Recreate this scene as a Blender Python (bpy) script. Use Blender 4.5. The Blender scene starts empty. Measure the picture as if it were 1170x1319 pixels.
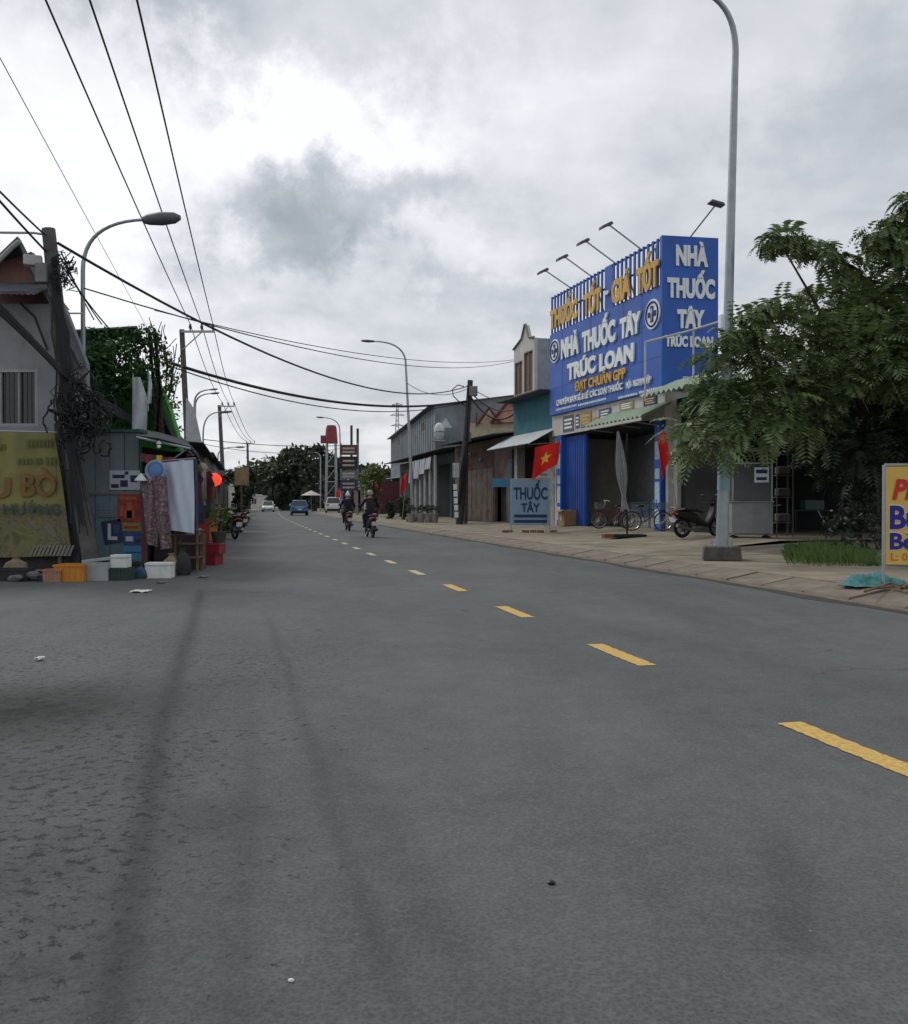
import bpy, bmesh, math, random
import numpy as np
from mathutils import Vector, Matrix
random.seed(7); rng = np.random.default_rng(7)
C = bpy.context.scene.collection
sc = bpy.context.scene
rad = math.radians
F, CX, HY, CH = 1170.0, 585.0, 648.0, 1.25     # measured focal length, principal column, horizon row, eye height

# ------------------------------------------------------------------ camera, sky, sun
cam = bpy.data.cameras.new('camera'); co = bpy.data.objects.new('camera', cam); C.objects.link(co)
cam.sensor_fit = 'HORIZONTAL'; cam.sensor_width = 36; cam.lens = 36.0
co.location = (0, 0, CH); co.rotation_euler = (rad(90) - math.atan(11.5/1170), 0, 0)
cam.clip_start = 0.05; cam.clip_end = 2000
sc.camera = co
sc.view_settings.view_transform = 'Standard'; sc.view_settings.look = 'None'
sc.view_settings.gamma = 1; sc.view_settings.exposure = 0.22; sc.view_settings.use_curve_mapping = False
SUN_AZ, SUN_EL = -48.0, 42.0                     # degrees, from +Y towards +X

def world():
    w = bpy.data.worlds.new('World'); sc.world = w; w.use_nodes = True
    N = w.node_tree.nodes; L = w.node_tree.links; N.clear()
    out = N.new('ShaderNodeOutputWorld'); bg = N.new('ShaderNodeBackground'); L.new(bg.outputs[0], out.inputs[0])
    bg.inputs[1].default_value = 0.1
    sky = N.new('ShaderNodeTexSky'); sky.sky_type = 'NISHITA'; sky.sun_disc = False
    sky.sun_elevation = rad(SUN_EL); sky.sun_rotation = rad(SUN_AZ)
    tc = N.new('ShaderNodeTexCoord'); sx = N.new('ShaderNodeSeparateXYZ'); L.new(tc.outputs['Generated'], sx.inputs[0])
    def m(op, a, b=None, c=None):
        n = N.new('ShaderNodeMath'); n.operation = op
        for i, v in enumerate((a, b, c)):
            if v is None: continue
            if isinstance(v, (int, float)): n.inputs[i].default_value = v
            else: L.new(v, n.inputs[i])
        return n.outputs[0]
    X, Y, Z = sx.outputs
    az = m('ARCTAN2', X, Y); el = m('ARCSINE', m('MINIMUM', m('MAXIMUM', Z, -0.999), 0.999))
    zz = m('ADD', m('ABSOLUTE', Z), 0.22)
    cv = N.new('ShaderNodeCombineXYZ'); L.new(m('DIVIDE', X, zz), cv.inputs[0]); L.new(m('DIVIDE', Y, zz), cv.inputs[1])
    def noise(vec, s, d, ro=0.55, dist=0.0):
        n = N.new('ShaderNodeTexNoise'); n.inputs['Scale'].default_value = s; n.inputs['Detail'].default_value = d
        n.inputs['Roughness'].default_value = ro; n.inputs['Distortion'].default_value = dist; L.new(vec, n.inputs['Vector']); return n
    big = noise(cv.outputs[0], 1.15, 6, 0.5, 0.3); fine = noise(cv.outputs[0], 4.0, 7, 0.55, 0.2)
    ang = N.new('ShaderNodeCombineXYZ'); L.new(az, ang.inputs[0]); L.new(el, ang.inputs[1])
    wa = noise(ang.outputs[0], 8.0, 8, 0.62); wb = noise(ang.outputs[0], 7.3, 6, 0.6)
    wz = N.new('ShaderNodeSeparateXYZ'); L.new(wa.outputs['Color'], wz.inputs[0])
    azw = m('ADD', az, m('MULTIPLY', m('SUBTRACT', wz.outputs[0], 0.5), 0.40))
    elw = m('ADD', el, m('MULTIPLY', m('SUBTRACT', wz.outputs[1], 0.5), 0.28))
    v = m('ADD', 0.73, m('MULTIPLY', m('SUBTRACT', big.outputs['Fac'], 0.5), 0.30))
    v = m('ADD', v, m('MULTIPLY', m('SUBTRACT', fine.outputs['Fac'], 0.5), 0.46))
    # cloud masses: azimuth, elevation (radians), half sizes, brightness change
    blobs = [(-0.42, 0.33, 0.20, 0.17, 0.27), (-0.36, 0.17, 0.13, 0.11, 0.18), (-0.17, 0.405, 0.14, 0.045, 0.34), (-0.02, 0.40, 0.10, 0.05, 0.10), (-0.02, 0.52, 0.22, 0.08, -0.05),
             (-0.140, 0.315, 0.10, 0.05, -0.36), (-0.17, 0.275, 0.07, 0.03, -0.22), (-0.24, 0.275, 0.05, 0.05, -0.12), (-0.01, 0.345, 0.08, 0.03, -0.12),
             (-0.05, 0.265, 0.11, 0.03, 0.16), (-0.32, 0.50, 0.13, 0.05, -0.34), (0.05, 0.22, 0.14, 0.035, -0.12),
             (0.42, 0.37, 0.16, 0.07, -0.20), (0.22, 0.40, 0.14, 0.08, 0.10), (0.42, 0.24, 0.20, 0.05, -0.10),
             (-0.08, 0.10, 0.30, 0.04, -0.10), (-0.1, 0.05, 0.3, 0.02, 0.06), (-0.17,0.19,0.10,0.03,-0.10)]
    for a, e, sa, se, amp in blobs:
        q = m('ADD', m('POWER', m('ABSOLUTE', m('DIVIDE', m('SUBTRACT', azw, a), sa)), 2.0), m('POWER', m('ABSOLUTE', m('DIVIDE', m('SUBTRACT', elw, e), se)), 2.0))
        g = m('MULTIPLY', m('EXPONENT', m('MULTIPLY', q, -1.0)), amp)
        v = m('ADD', v, g)
    r = N.new('ShaderNodeValToRGB'); L.new(v, r.inputs[0]); e = r.color_ramp.elements
    e[0].position = 0.0; e[0].color = (0.19, 0.225, 0.25, 1); e[1].position = 1.0; e[1].color = (0.88, 0.885, 0.92, 1)
    x = e.new(0.3); x.color = (0.30, 0.345, 0.375, 1)
    x = e.new(0.6); x.color = (0.50, 0.525, 0.56, 1)
    sc_ = N.new('ShaderNodeVectorMath'); sc_.operation = 'SCALE'; sc_.inputs['Scale'].default_value = 10.0
    L.new(r.outputs[0], sc_.inputs[0])
    mx = N.new('ShaderNodeMix'); mx.data_type = 'RGBA'; mx.inputs[0].default_value = 0.94
    L.new(sky.outputs[0], mx.inputs[6]); L.new(sc_.outputs[0], mx.inputs[7]); L.new(mx.outputs[2], bg.inputs[0])
world()
sl = bpy.data.lights.new('sun', 'SUN'); sl.energy = 1.2; sl.angle = rad(14); sl.color = (1.0, 0.97, 0.92)
so = bpy.data.objects.new('sun', sl); C.objects.link(so); so.location = (-20, 20, 30)
_sd = Vector((math.sin(rad(SUN_AZ))*math.cos(rad(SUN_EL)), math.cos(rad(SUN_AZ))*math.cos(rad(SUN_EL)), math.sin(rad(SUN_EL))))
so.rotation_euler = (-_sd).to_track_quat('-Z', 'Y').to_euler()

# ------------------------------------------------------------------ coordinates
def P(px, py, Y): return Vector(((px-CX)/F*Y, Y, CH+(HY-py)/F*Y))
def G(px, py, z=0.0):                                             # ground point seen at a picture position
    Y = (CH-z)*F/(py-HY); return Vector(((px-CX)/F*Y, Y, z))
DX, DY = -0.2248, 0.9744
def bend(s): return 0.00024*(s-40)**2 if s > 40 else 0.0
def R(s, t, z=0.0):                                               # road coordinates: s along, t to the right of the centre line
    t = t + bend(s); return Vector((1.353+s*DX+t*DY, 7.54+s*DY-t*DX, z))
ROT_R = math.atan2(-DY, -DX)                                      # fronts on the right side of the road
ROT_L = math.atan2(DY, DX)

# ------------------------------------------------------------------ materials
MATS = {}
def mat(name, col, rough=0.8, var=0.18, scale=3.0, bump=0.15, metal=0.0, dirt=0.25, spec=0.35, bscale=40.0, emit=None, trans=0.0):
    if name in MATS: return MATS[name]
    m = bpy.data.materials.new(name); MATS[name] = m; m.use_nodes = True
    N = m.node_tree.nodes; L = m.node_tree.links; b = N['Principled BSDF']
    tc = N.new('ShaderNodeTexCoord')
    n1 = N.new('ShaderNodeTexNoise'); n1.inputs['Scale'].default_value = scale; n1.inputs['Detail'].default_value = 7; n1.inputs['Roughness'].default_value = 0.62
    L.new(tc.outputs['Object'], n1.inputs['Vector'])
    r = N.new('ShaderNodeValToRGB'); L.new(n1.outputs['Fac'], r.inputs[0]); e = r.color_ramp.elements
    e[0].position = 0.32; e[1].position = 0.68
    e[0].color = (*[c*(1-var) for c in col], 1); e[1].color = (*[min(1, c*(1+var)) for c in col], 1)
    last = r.outputs[0]
    if dirt > 0:
        n2 = N.new('ShaderNodeTexNoise'); n2.inputs['Scale'].default_value = scale*0.35; n2.inputs['Detail'].default_value = 9; n2.inputs['Roughness'].default_value = 0.7
        mp = N.new('ShaderNodeMapping'); mp.inputs['Scale'].default_value = (1.6, 1.6, 0.5); L.new(tc.outputs['Object'], mp.inputs[0]); L.new(mp.outputs[0], n2.inputs['Vector'])
        r2 = N.new('ShaderNodeValToRGB'); r2.color_ramp.elements[0].position = 0.5; r2.color_ramp.elements[1].position = 0.72
        L.new(n2.outputs['Fac'], r2.inputs[0])
        mm = N.new('ShaderNodeMath'); mm.operation = 'MULTIPLY'; mm.inputs[1].default_value = dirt; L.new(r2.outputs[0], mm.inputs[0])
        mx = N.new('ShaderNodeMix'); mx.data_type = 'RGBA'; L.new(mm.outputs[0], mx.inputs[0]); L.new(last, mx.inputs[6]); mx.inputs[7].default_value = (0.06, 0.055, 0.048, 1)
        last = mx.outputs[2]
    L.new(last, b.inputs['Base Color'])
    b.inputs['Roughness'].default_value = rough; b.inputs['Metallic'].default_value = metal; b.inputs['Specular IOR Level'].default_value = spec
    if bump > 0:
        n3 = N.new('ShaderNodeTexNoise'); n3.inputs['Scale'].default_value = bscale; n3.inputs['Detail'].default_value = 4; L.new(tc.outputs['Object'], n3.inputs['Vector'])
        bp = N.new('ShaderNodeBump'); bp.inputs['Strength'].default_value = bump; bp.inputs['Distance'].default_value = 0.02
        L.new(n3.outputs['Fac'], bp.inputs['Height']); L.new(bp.outputs[0], b.inputs['Normal'])
    if emit: b.inputs['Emission Color'].default_value = (*emit[0], 1); b.inputs['Emission Strength'].default_value = emit[1]
    if trans: b.inputs['Transmission Weight'].default_value = trans
    return m
def leafmat(name, a, b_, sc_=0.8):
    m = bpy.data.materials.new(name); m.use_nodes = True; N = m.node_tree.nodes; L = m.node_tree.links; b = N['Principled BSDF']
    g = N.new('ShaderNodeNewGeometry'); tc = N.new('ShaderNodeTexCoord')
    n = N.new('ShaderNodeTexNoise'); n.inputs['Scale'].default_value = sc_; n.inputs['Detail'].default_value = 3; L.new(tc.outputs['Object'], n.inputs['Vector'])
    ad = N.new('ShaderNodeMath'); ad.operation = 'MULTIPLY_ADD'; L.new(g.outputs['Random Per Island'], ad.inputs[0]); ad.inputs[1].default_value = 0.6; L.new(n.outputs['Fac'], ad.inputs[2])
    r = N.new('ShaderNodeValToRGB'); L.new(ad.outputs[0], r.inputs[0]); r.color_ramp.elements[0].position = 0.45; r.color_ramp.elements[1].position = 1.15
    r.color_ramp.elements[0].color = (*a, 1); r.color_ramp.elements[1].color = (*b_, 1)
    L.new(r.outputs[0], b.inputs['Base Color']); b.inputs['Roughness'].default_value = 0.5; b.inputs['Specular IOR Level'].default_value = 0.4
    t = N.new('ShaderNodeBsdfTranslucent'); L.new(r.outputs[0], t.inputs[0]); mx = N.new('ShaderNodeMixShader'); mx.inputs[0].default_value = 0.25
    L.new(b.outputs[0], mx.inputs[1]); L.new(t.outputs[0], mx.inputs[2]); L.new(mx.outputs[0], N['Material Output'].inputs[0])
    return m
def asphalt():
    m = bpy.data.materials.new('asphalt'); m.use_nodes = True; N = m.node_tree.nodes; L = m.node_tree.links; b = N['Principled BSDF']
    tc = N.new('ShaderNodeTexCoord'); OBJ = tc.outputs['Object']; sx = N.new('ShaderNodeSeparateXYZ'); L.new(OBJ, sx.inputs[0]); X, Y, _ = sx.outputs
    def mth(op, a, b2=None, c=None, clamp=False):
        n = N.new('ShaderNodeMath'); n.operation = op; n.use_clamp = clamp
        for i, v in enumerate((a, b2, c)):
            if v is None: continue
            if isinstance(v, (int, float)): n.inputs[i].default_value = v
            else: L.new(v, n.inputs[i])
        return n.outputs[0]
    def noise(s, d=6, ro=0.6, vec=OBJ, dist=0.0):
        n = N.new('ShaderNodeTexNoise'); n.inputs['Scale'].default_value = s; n.inputs['Detail'].default_value = d; n.inputs['Roughness'].default_value = ro
        n.inputs['Distortion'].default_value = dist; L.new(vec, n.inputs['Vector']); return n.outputs['Fac']
    mp = N.new('ShaderNodeMapping'); mp.inputs['Rotation'].default_value = (0, 0, rad(-13)); mp.inputs['Scale'].default_value = (1, 0.22, 1); L.new(OBJ, mp.inputs[0]); LONG = mp.outputs[0]
    base = mth('ADD', 0.089, mth('MULTIPLY', mth('SUBTRACT', noise(0.28, 6), 0.5), 0.07))
    base = mth('ADD', base, mth('MULTIPLY', mth('SUBTRACT', noise(0.9, 6, 0.65, LONG), 0.5), 0.075))
    base = mth('ADD', base, mth('MULTIPLY', mth('SUBTRACT', noise(3.2, 10, 0.85), 0.5), 0.095))
    base = mth('ADD', base, mth('MULTIPLY', mth('SUBTRACT', noise(110, 2, 0.6), 0.5), 0.07))
    vo = N.new('ShaderNodeTexVoronoi'); vo.inputs['Scale'].default_value = 70; L.new(OBJ, vo.inputs['Vector'])
    base = mth('ADD', base, mth('MULTIPLY', mth('SUBTRACT', vo.outputs['Distance'], 0.4), 0.05))
    vc = N.new('ShaderNodeTexVoronoi'); vc.feature = 'DISTANCE_TO_EDGE'; vc.inputs['Scale'].default_value = 0.35
    wv = N.new('ShaderNodeTexNoise'); wv.inputs['Scale'].default_value = 2.2; wv.inputs['Detail'].default_value = 6; L.new(OBJ, wv.inputs['Vector'])
    av = N.new('ShaderNodeVectorMath'); av.operation = 'MULTIPLY_ADD'; av.inputs[1].default_value = (0.9, 0.9, 0); L.new(wv.outputs['Color'], av.inputs[0]); L.new(OBJ, av.inputs[2]); L.new(av.outputs[0], vc.inputs['Vector'])
    ck = N.new('ShaderNodeMapRange'); L.new(vc.outputs['Distance'], ck.inputs[0]); ck.inputs[1].default_value = 0.0; ck.inputs[2].default_value = 0.006; ck.inputs[3].default_value = 1.0; ck.inputs[4].default_value = 0.0
    cg = N.new('ShaderNodeMapRange'); L.new(noise(0.45, 3), cg.inputs[0]); cg.inputs[1].default_value = 0.5; cg.inputs[2].default_value = 0.62; cg.inputs[4].default_value = 0.45
    base = mth('MULTIPLY', base, mth('SUBTRACT', 1.0, mth('MULTIPLY', ck.outputs[0], cg.outputs[0])))
    # worn pits, more of them towards the left wheel path
    rp = N.new('ShaderNodeMapRange'); rp.inputs[1].default_value = 0.2; rp.inputs[2].default_value = -1.3; rp.inputs[3].default_value = -0.02; rp.inputs[4].default_value = 0.10; L.new(X, rp.inputs[0])
    pn = noise(17, 8, 0.78, OBJ, 0.4)
    pit = N.new('ShaderNodeMapRange'); L.new(mth('ADD', pn, rp.outputs[0]), pit.inputs[0]); pit.inputs[1].default_value = 0.640; pit.inputs[2].default_value = 0.668
    gate = N.new('ShaderNodeMapRange'); L.new(noise(0.8, 4, 0.6), gate.inputs[0]); gate.inputs[1].default_value = 0.36; gate.inputs[2].default_value = 0.52
    pitf = mth('MULTIPLY', pit.outputs[0], gate.outputs[0])
    fd = N.new('ShaderNodeMapRange'); L.new(Y, fd.inputs[0]); fd.inputs[1].default_value = 6.0; fd.inputs[2].default_value = 10.0; fd.inputs[3].default_value = 1.0; fd.inputs[4].default_value = 0.25; pitf = mth('MULTIPLY', pitf, fd.outputs[0])
    base = mth('MULTIPLY', base, mth('SUBTRACT', 1.0, mth('MULTIPLY', pitf, 0.72)))
    # long dark streaks in the colour: (x0,y0)-(x1,y1), half width, strength
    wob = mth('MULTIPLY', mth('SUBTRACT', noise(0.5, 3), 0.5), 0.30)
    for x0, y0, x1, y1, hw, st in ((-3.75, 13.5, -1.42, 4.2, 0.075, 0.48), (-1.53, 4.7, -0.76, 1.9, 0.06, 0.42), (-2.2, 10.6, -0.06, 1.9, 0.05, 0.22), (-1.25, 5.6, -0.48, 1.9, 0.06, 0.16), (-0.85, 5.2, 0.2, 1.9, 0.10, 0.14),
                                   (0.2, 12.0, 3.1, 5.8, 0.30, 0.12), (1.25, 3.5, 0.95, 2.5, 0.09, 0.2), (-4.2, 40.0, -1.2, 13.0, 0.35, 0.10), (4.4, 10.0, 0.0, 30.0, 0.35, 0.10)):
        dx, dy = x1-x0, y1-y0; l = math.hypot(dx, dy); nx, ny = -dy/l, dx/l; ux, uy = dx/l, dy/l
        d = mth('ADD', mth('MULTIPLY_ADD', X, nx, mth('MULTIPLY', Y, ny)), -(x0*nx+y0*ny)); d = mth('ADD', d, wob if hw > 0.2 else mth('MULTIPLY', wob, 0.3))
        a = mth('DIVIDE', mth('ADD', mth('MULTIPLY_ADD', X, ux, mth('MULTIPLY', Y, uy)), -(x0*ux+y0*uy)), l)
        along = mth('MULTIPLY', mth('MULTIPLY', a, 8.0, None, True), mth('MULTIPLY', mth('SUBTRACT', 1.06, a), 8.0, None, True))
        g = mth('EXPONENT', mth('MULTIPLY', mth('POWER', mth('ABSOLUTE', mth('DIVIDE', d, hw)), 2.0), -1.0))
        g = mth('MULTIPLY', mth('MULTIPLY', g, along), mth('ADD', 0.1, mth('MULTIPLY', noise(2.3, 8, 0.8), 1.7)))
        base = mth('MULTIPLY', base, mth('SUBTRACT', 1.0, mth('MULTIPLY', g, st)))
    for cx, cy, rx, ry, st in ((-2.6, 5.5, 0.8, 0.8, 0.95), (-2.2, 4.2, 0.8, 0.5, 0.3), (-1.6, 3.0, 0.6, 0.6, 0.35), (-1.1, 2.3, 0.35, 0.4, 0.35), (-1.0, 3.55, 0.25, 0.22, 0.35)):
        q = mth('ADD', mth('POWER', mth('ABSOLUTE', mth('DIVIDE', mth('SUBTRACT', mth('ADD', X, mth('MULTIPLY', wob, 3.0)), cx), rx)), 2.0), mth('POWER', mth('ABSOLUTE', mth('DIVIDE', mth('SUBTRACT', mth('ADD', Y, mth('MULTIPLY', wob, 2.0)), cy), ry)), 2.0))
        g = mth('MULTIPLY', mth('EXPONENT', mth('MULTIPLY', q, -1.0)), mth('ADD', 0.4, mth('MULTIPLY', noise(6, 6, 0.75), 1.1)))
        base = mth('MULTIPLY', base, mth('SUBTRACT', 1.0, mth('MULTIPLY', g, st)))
    spk = N.new('ShaderNodeMapRange'); L.new(noise(38, 2, 0.5), spk.inputs[0]); spk.inputs[1].default_value = 0.76; spk.inputs[2].default_value = 0.80
    base = mth('ADD', base, mth('MULTIPLY', spk.outputs[0], 0.14))
    cc = N.new('ShaderNodeCombineColor')
    tint = mth('MULTIPLY', mth('SUBTRACT', noise(0.5, 3), 0.5), 0.04)
    L.new(mth('MULTIPLY', base, mth('ADD', 0.955, tint)), cc.inputs[0]); L.new(mth('MULTIPLY', base, 1.03), cc.inputs[1]); L.new(mth('MULTIPLY', base, mth('SUBTRACT', 1.01, tint)), cc.inputs[2])
    L.new(cc.outputs[0], b.inputs['Base Color']); b.inputs['Roughness'].default_value = 0.82; b.inputs['Specular IOR Level'].default_value = 0.3
    h = mth('ADD', mth('MULTIPLY', noise(95, 3, 0.6), 0.6), mth('ADD', mth('MULTIPLY', pitf, -1.3), mth('MULTIPLY', vo.outputs['Distance'], 0.5)))
    bp = N.new('ShaderNodeBump'); bp.inputs['Strength'].default_value = 0.35; bp.inputs['Distance'].default_value = 0.006; L.new(h, bp.inputs['Height']); L.new(bp.outputs[0], b.inputs['Normal'])
    return m

# ------------------------------------------------------------------ mesh helpers
class MB:
    def __init__(s): s.v = []; s.f = []; s.mi = []; s.cur = 0
    def add(s, vs, fs):
        o = len(s.v); s.v += [tuple(v) for v in vs]; s.f += [tuple(i+o for i in f) for f in fs]; s.mi += [s.cur]*len(fs); return s
    def box(s, c, d, rot=None, taper=1.0):
        x, y, z = d[0]/2, d[1]/2, d[2]/2
        vs = [Vector((i*x*(taper if k > 0 else 1), j*y*(taper if k > 0 else 1), k*z)) for k in (-1, 1) for j in (-1, 1) for i in (-1, 1)]
        if rot is not None:
            if isinstance(rot, (int, float)): rot = Matrix.Rotation(rot, 3, 'Z')
            vs = [rot @ v for v in vs]
        c = Vector(c); return s.add([v+c for v in vs], [(0, 2, 3, 1), (4, 5, 7, 6), (0, 1, 5, 4), (2, 6, 7, 3), (0, 4, 6, 2), (1, 3, 7, 5)])
    def span(s, a, b): return s.box([(a[i]+b[i])/2 for i in range(3)], [abs(b[i]-a[i]) for i in range(3)])
    def tube(s, pts, r, n=8, cap=True):
        pts = [Vector(p) for p in pts]; k = len(pts); rs = r if isinstance(r, (list, tuple)) else [r]*k
        vs = []; up = None
        for i, p in enumerate(pts):
            t = (pts[min(i+1, k-1)]-pts[max(i-1, 0)]).normalized()
            if up is None: up = Vector((0, 0, 1)) if abs(t.z) < 0.9 else Vector((1, 0, 0))
            a = t.cross(up)
            if a.length < 1e-4: a = t.orthogonal()
            a.normalize(); b = a.cross(t).normalized(); up = b
            for j in range(n):
                th = 2*math.pi*j/n; vs.append(p+(a*math.cos(th)+b*math.sin(th))*rs[i])
        fs = [(i*n+j, i*n+(j+1) % n, (i+1)*n+(j+1) % n, (i+1)*n+j) for i in range(k-1) for j in range(n)]
        if cap: fs += [tuple(range(n))[::-1], tuple((k-1)*n+j for j in range(n))]
        return s.add(vs, fs)
    def ring(s, c, R_, r, axis='Y', n=24, m=8):
        c = Vector(c); vs = []
        for i in range(n):
            a = 2*math.pi*i/n
            for j in range(m):
                b = 2*math.pi*j/m; q = R_+r*math.cos(b); w = r*math.sin(b)
                p = {'Y': (q*math.cos(a), w, q*math.sin(a)), 'Z': (q*math.cos(a), q*math.sin(a), w), 'X': (w, q*math.cos(a), q*math.sin(a))}[axis]
                vs.append(c+Vector(p))
        return s.add(vs, [(i*m+j, i*m+(j+1) % m, ((i+1) % n)*m+(j+1) % m, ((i+1) % n)*m+j) for i in range(n) for j in range(m)])
    def ball(s, c, r, n=12, m=8, rot=None):
        r = r if isinstance(r, (tuple, list)) else (r, r, r); c = Vector(c); vs = [Vector((0, 0, r[2]))]
        for i in range(1, m):
            p = math.pi*i/m
            for j in range(n): a = 2*math.pi*j/n; vs.append(Vector((r[0]*math.sin(p)*math.cos(a), r[1]*math.sin(p)*math.sin(a), r[2]*math.cos(p))))
        vs.append(Vector((0, 0, -r[2]))); e = len(vs)-1
        if rot is not None: vs = [rot @ v for v in vs]
        fs = [(0, 1+j, 1+(j+1) % n) for j in range(n)] + [(1+(i-1)*n+j, 1+i*n+j, 1+i*n+(j+1) % n, 1+(i-1)*n+(j+1) % n) for i in range(1, m-1) for j in range(n)] + [(e, 1+(m-2)*n+(j+1) % n, 1+(m-2)*n+j) for j in range(n)]
        return s.add([v+c for v in vs], fs)
    def prism(s, poly, depth, mtx):                               # poly in local xz, extruded along local y 0..depth
        n = len(poly); vs = [mtx @ Vector((p[0], 0, p[1])) for p in poly] + [mtx @ Vector((p[0], depth, p[1])) for p in poly]
        return s.add(vs, [tuple(range(n)), tuple(range(2*n-1, n-1, -1))] + [(i, i+n, (i+1) % n+n, (i+1) % n) for i in range(n)])
    def sheet(s, grid, th=0.0):                                   # grid[i][j] of points
        a, b = len(grid), len(grid[0]); vs = [Vector(p) for row in grid for p in row]
        fs = [(i*b+j, i*b+j+1, (i+1)*b+j+1, (i+1)*b+j) for i in range(a-1) for j in range(b-1)]
        if th:
            n = (vs[1]-vs[0]).cross(vs[b]-vs[0]).normalized()*th; o = len(vs); vs2 = vs+[v+n for v in vs]
            f2 = [tuple(x+o for x in f[::-1]) for f in fs]
            rim = [i for i in range(b)] + [i*b+b-1 for i in range(1, a)] + [(a-1)*b+j for j in range(b-2, -1, -1)] + [i*b for i in range(a-2, 0, -1)]
            fs = fs+f2+[(rim[k], rim[k]+o, rim[(k+1) % len(rim)]+o, rim[(k+1) % len(rim)]) for k in range(len(rim))]; vs = vs2
        return s.add(vs, fs)
    def build(s, name, m, parent=None, world=False, smooth=False, bevel=0.0, loc=None):
        vs = s.v
        if world and parent is not None:
            inv = RM[parent.name].inverted(); vs = [tuple(inv @ Vector(v)) for v in vs]
        me = bpy.data.meshes.new(name); me.from_pydata(vs, [], s.f); ms = m if isinstance(m, (list, tuple)) else [m]
        for x in ms: me.materials.append(x)
        if len(ms) > 1: me.polygons.foreach_set('material_index', s.mi)
        bm = bmesh.new(); bm.from_mesh(me); bmesh.ops.recalc_face_normals(bm, faces=bm.faces)
        if bevel:
            ed = [e for e in bm.edges if len(e.link_faces) == 2 and e.calc_face_angle(0) > 0.6]
            bmesh.ops.bevel(bm, geom=ed, offset=bevel, segments=2, affect='EDGES', profile=0.6, clamp_overlap=True)
        bm.to_mesh(me); bm.free()
        if smooth: me.polygons.foreach_set('use_smooth', [True]*len(me.polygons)); me.set_sharp_from_angle(angle=rad(40))
        me.update()
        return link(name, me, parent, loc)
RM = {}
def link(name, me, parent=None, loc=None):
    o = bpy.data.objects.new(name, me); C.objects.link(o)
    if loc is not None: o.location = loc
    if parent is not None: o.parent = parent; RM[o.name] = RM[parent.name]
    else: RM[o.name] = Matrix.Translation(loc) if loc is not None else Matrix.Identity(4)
    return o
def thing(name, label, cat, loc=(0, 0, 0), rz=0.0, group=None):
    o = bpy.data.objects.new(name, None); C.objects.link(o); o.empty_display_size = 0.2
    o.location = loc; o.rotation_euler = (0, 0, rz); o['label'] = label; o['category'] = cat
    if group: o['group'] = group
    RM[o.name] = Matrix.Translation(Vector(loc)) @ Matrix.Rotation(rz, 4, 'Z'); return o
def tag(o, label, cat, group=None, kind=None):
    o['label'] = label; o['category'] = cat
    if group: o['group'] = group
    if kind: o['kind'] = kind
    return o
def struct(o): o['kind'] = 'structure'; return o
def dup(root, loc, rz, label, group=None):
    def rec(o, par):
        c = o.copy(); C.objects.link(c)
        if par is not None: c.parent = par
        for ch in [x for x in KIDS.get(o.name, ())]: rec(ch, c)
        return c
    KIDS = {}
    for o in bpy.data.objects:
        if o.parent: KIDS.setdefault(o.parent.name, []).append(o)
    r = rec(root, None); r.location = loc; r.rotation_euler = (0, 0, rz); r['label'] = label
    if group: r['group'] = group
    RM[r.name] = Matrix.Translation(Vector(loc)) @ Matrix.Rotation(rz, 4, 'Z'); return r
def _cap():
    cu = bpy.data.curves.new('t', 'FONT'); cu.body = 'H'; o = bpy.data.objects.new('t', cu); C.objects.link(o)
    me = bpy.data.meshes.new_from_object(o.evaluated_get(bpy.context.evaluated_depsgraph_get())); h = max(v.co.y for v in me.vertices); bpy.data.objects.remove(o); bpy.data.curves.remove(cu); bpy.data.meshes.remove(me); return h
CAPH = _cap()
def text(s, box, m, parent, y=-0.02, th=0.03, name='lettering', bold=0.02, shear=0.0, mtx=None, cap=False):
    """lettering filling box (x0,x1,z0,z1) on a board whose front looks along -y"""
    cu = bpy.data.curves.new('t', 'FONT'); cu.body = s; cu.extrude = 0.05; cu.offset = bold; cu.resolution_u = 3; cu.shear = shear
    o = bpy.data.objects.new('t', cu); C.objects.link(o); dg = bpy.context.evaluated_depsgraph_get()
    me = bpy.data.meshes.new_from_object(o.evaluated_get(dg)); bpy.data.objects.remove(o); bpy.data.curves.remove(cu)
    n = len(me.vertices); a = np.zeros(n*3); me.vertices.foreach_get('co', a); a = a.reshape(-1, 3)
    lo, hi = a.min(0), a.max(0)
    if cap: lo[1] = -bold; hi[1] = CAPH+bold; k_ = a[:, 1] > hi[1]; a[k_, 1] = hi[1]+(a[k_, 1]-hi[1])*.8; k_ = a[:, 1] < lo[1]; a[k_, 1] = lo[1]+(a[k_, 1]-lo[1])*.6
    x0, x1, z0, z1 = box; b = np.zeros_like(a)
    b[:, 0] = x0+(a[:, 0]-lo[0])/(hi[0]-lo[0])*(x1-x0); b[:, 2] = z0+(a[:, 1]-lo[1])/(hi[1]-lo[1])*(z1-z0); b[:, 1] = y-(a[:, 2]-lo[2])/(hi[2]-lo[2])*th
    me.vertices.foreach_set('co', b.ravel()); me.materials.clear(); me.materials.append(m); me.update(); me.name = name
    if mtx is not None: me.transform(mtx)
    return link(name, me, parent)
def sag(a, b, d, n=18):
    a, b = Vector(a), Vector(b); return [a.lerp(b, i/n)-Vector((0, 0, d*4*(i/n)*(1-i/n))) for i in range(n+1)]

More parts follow.
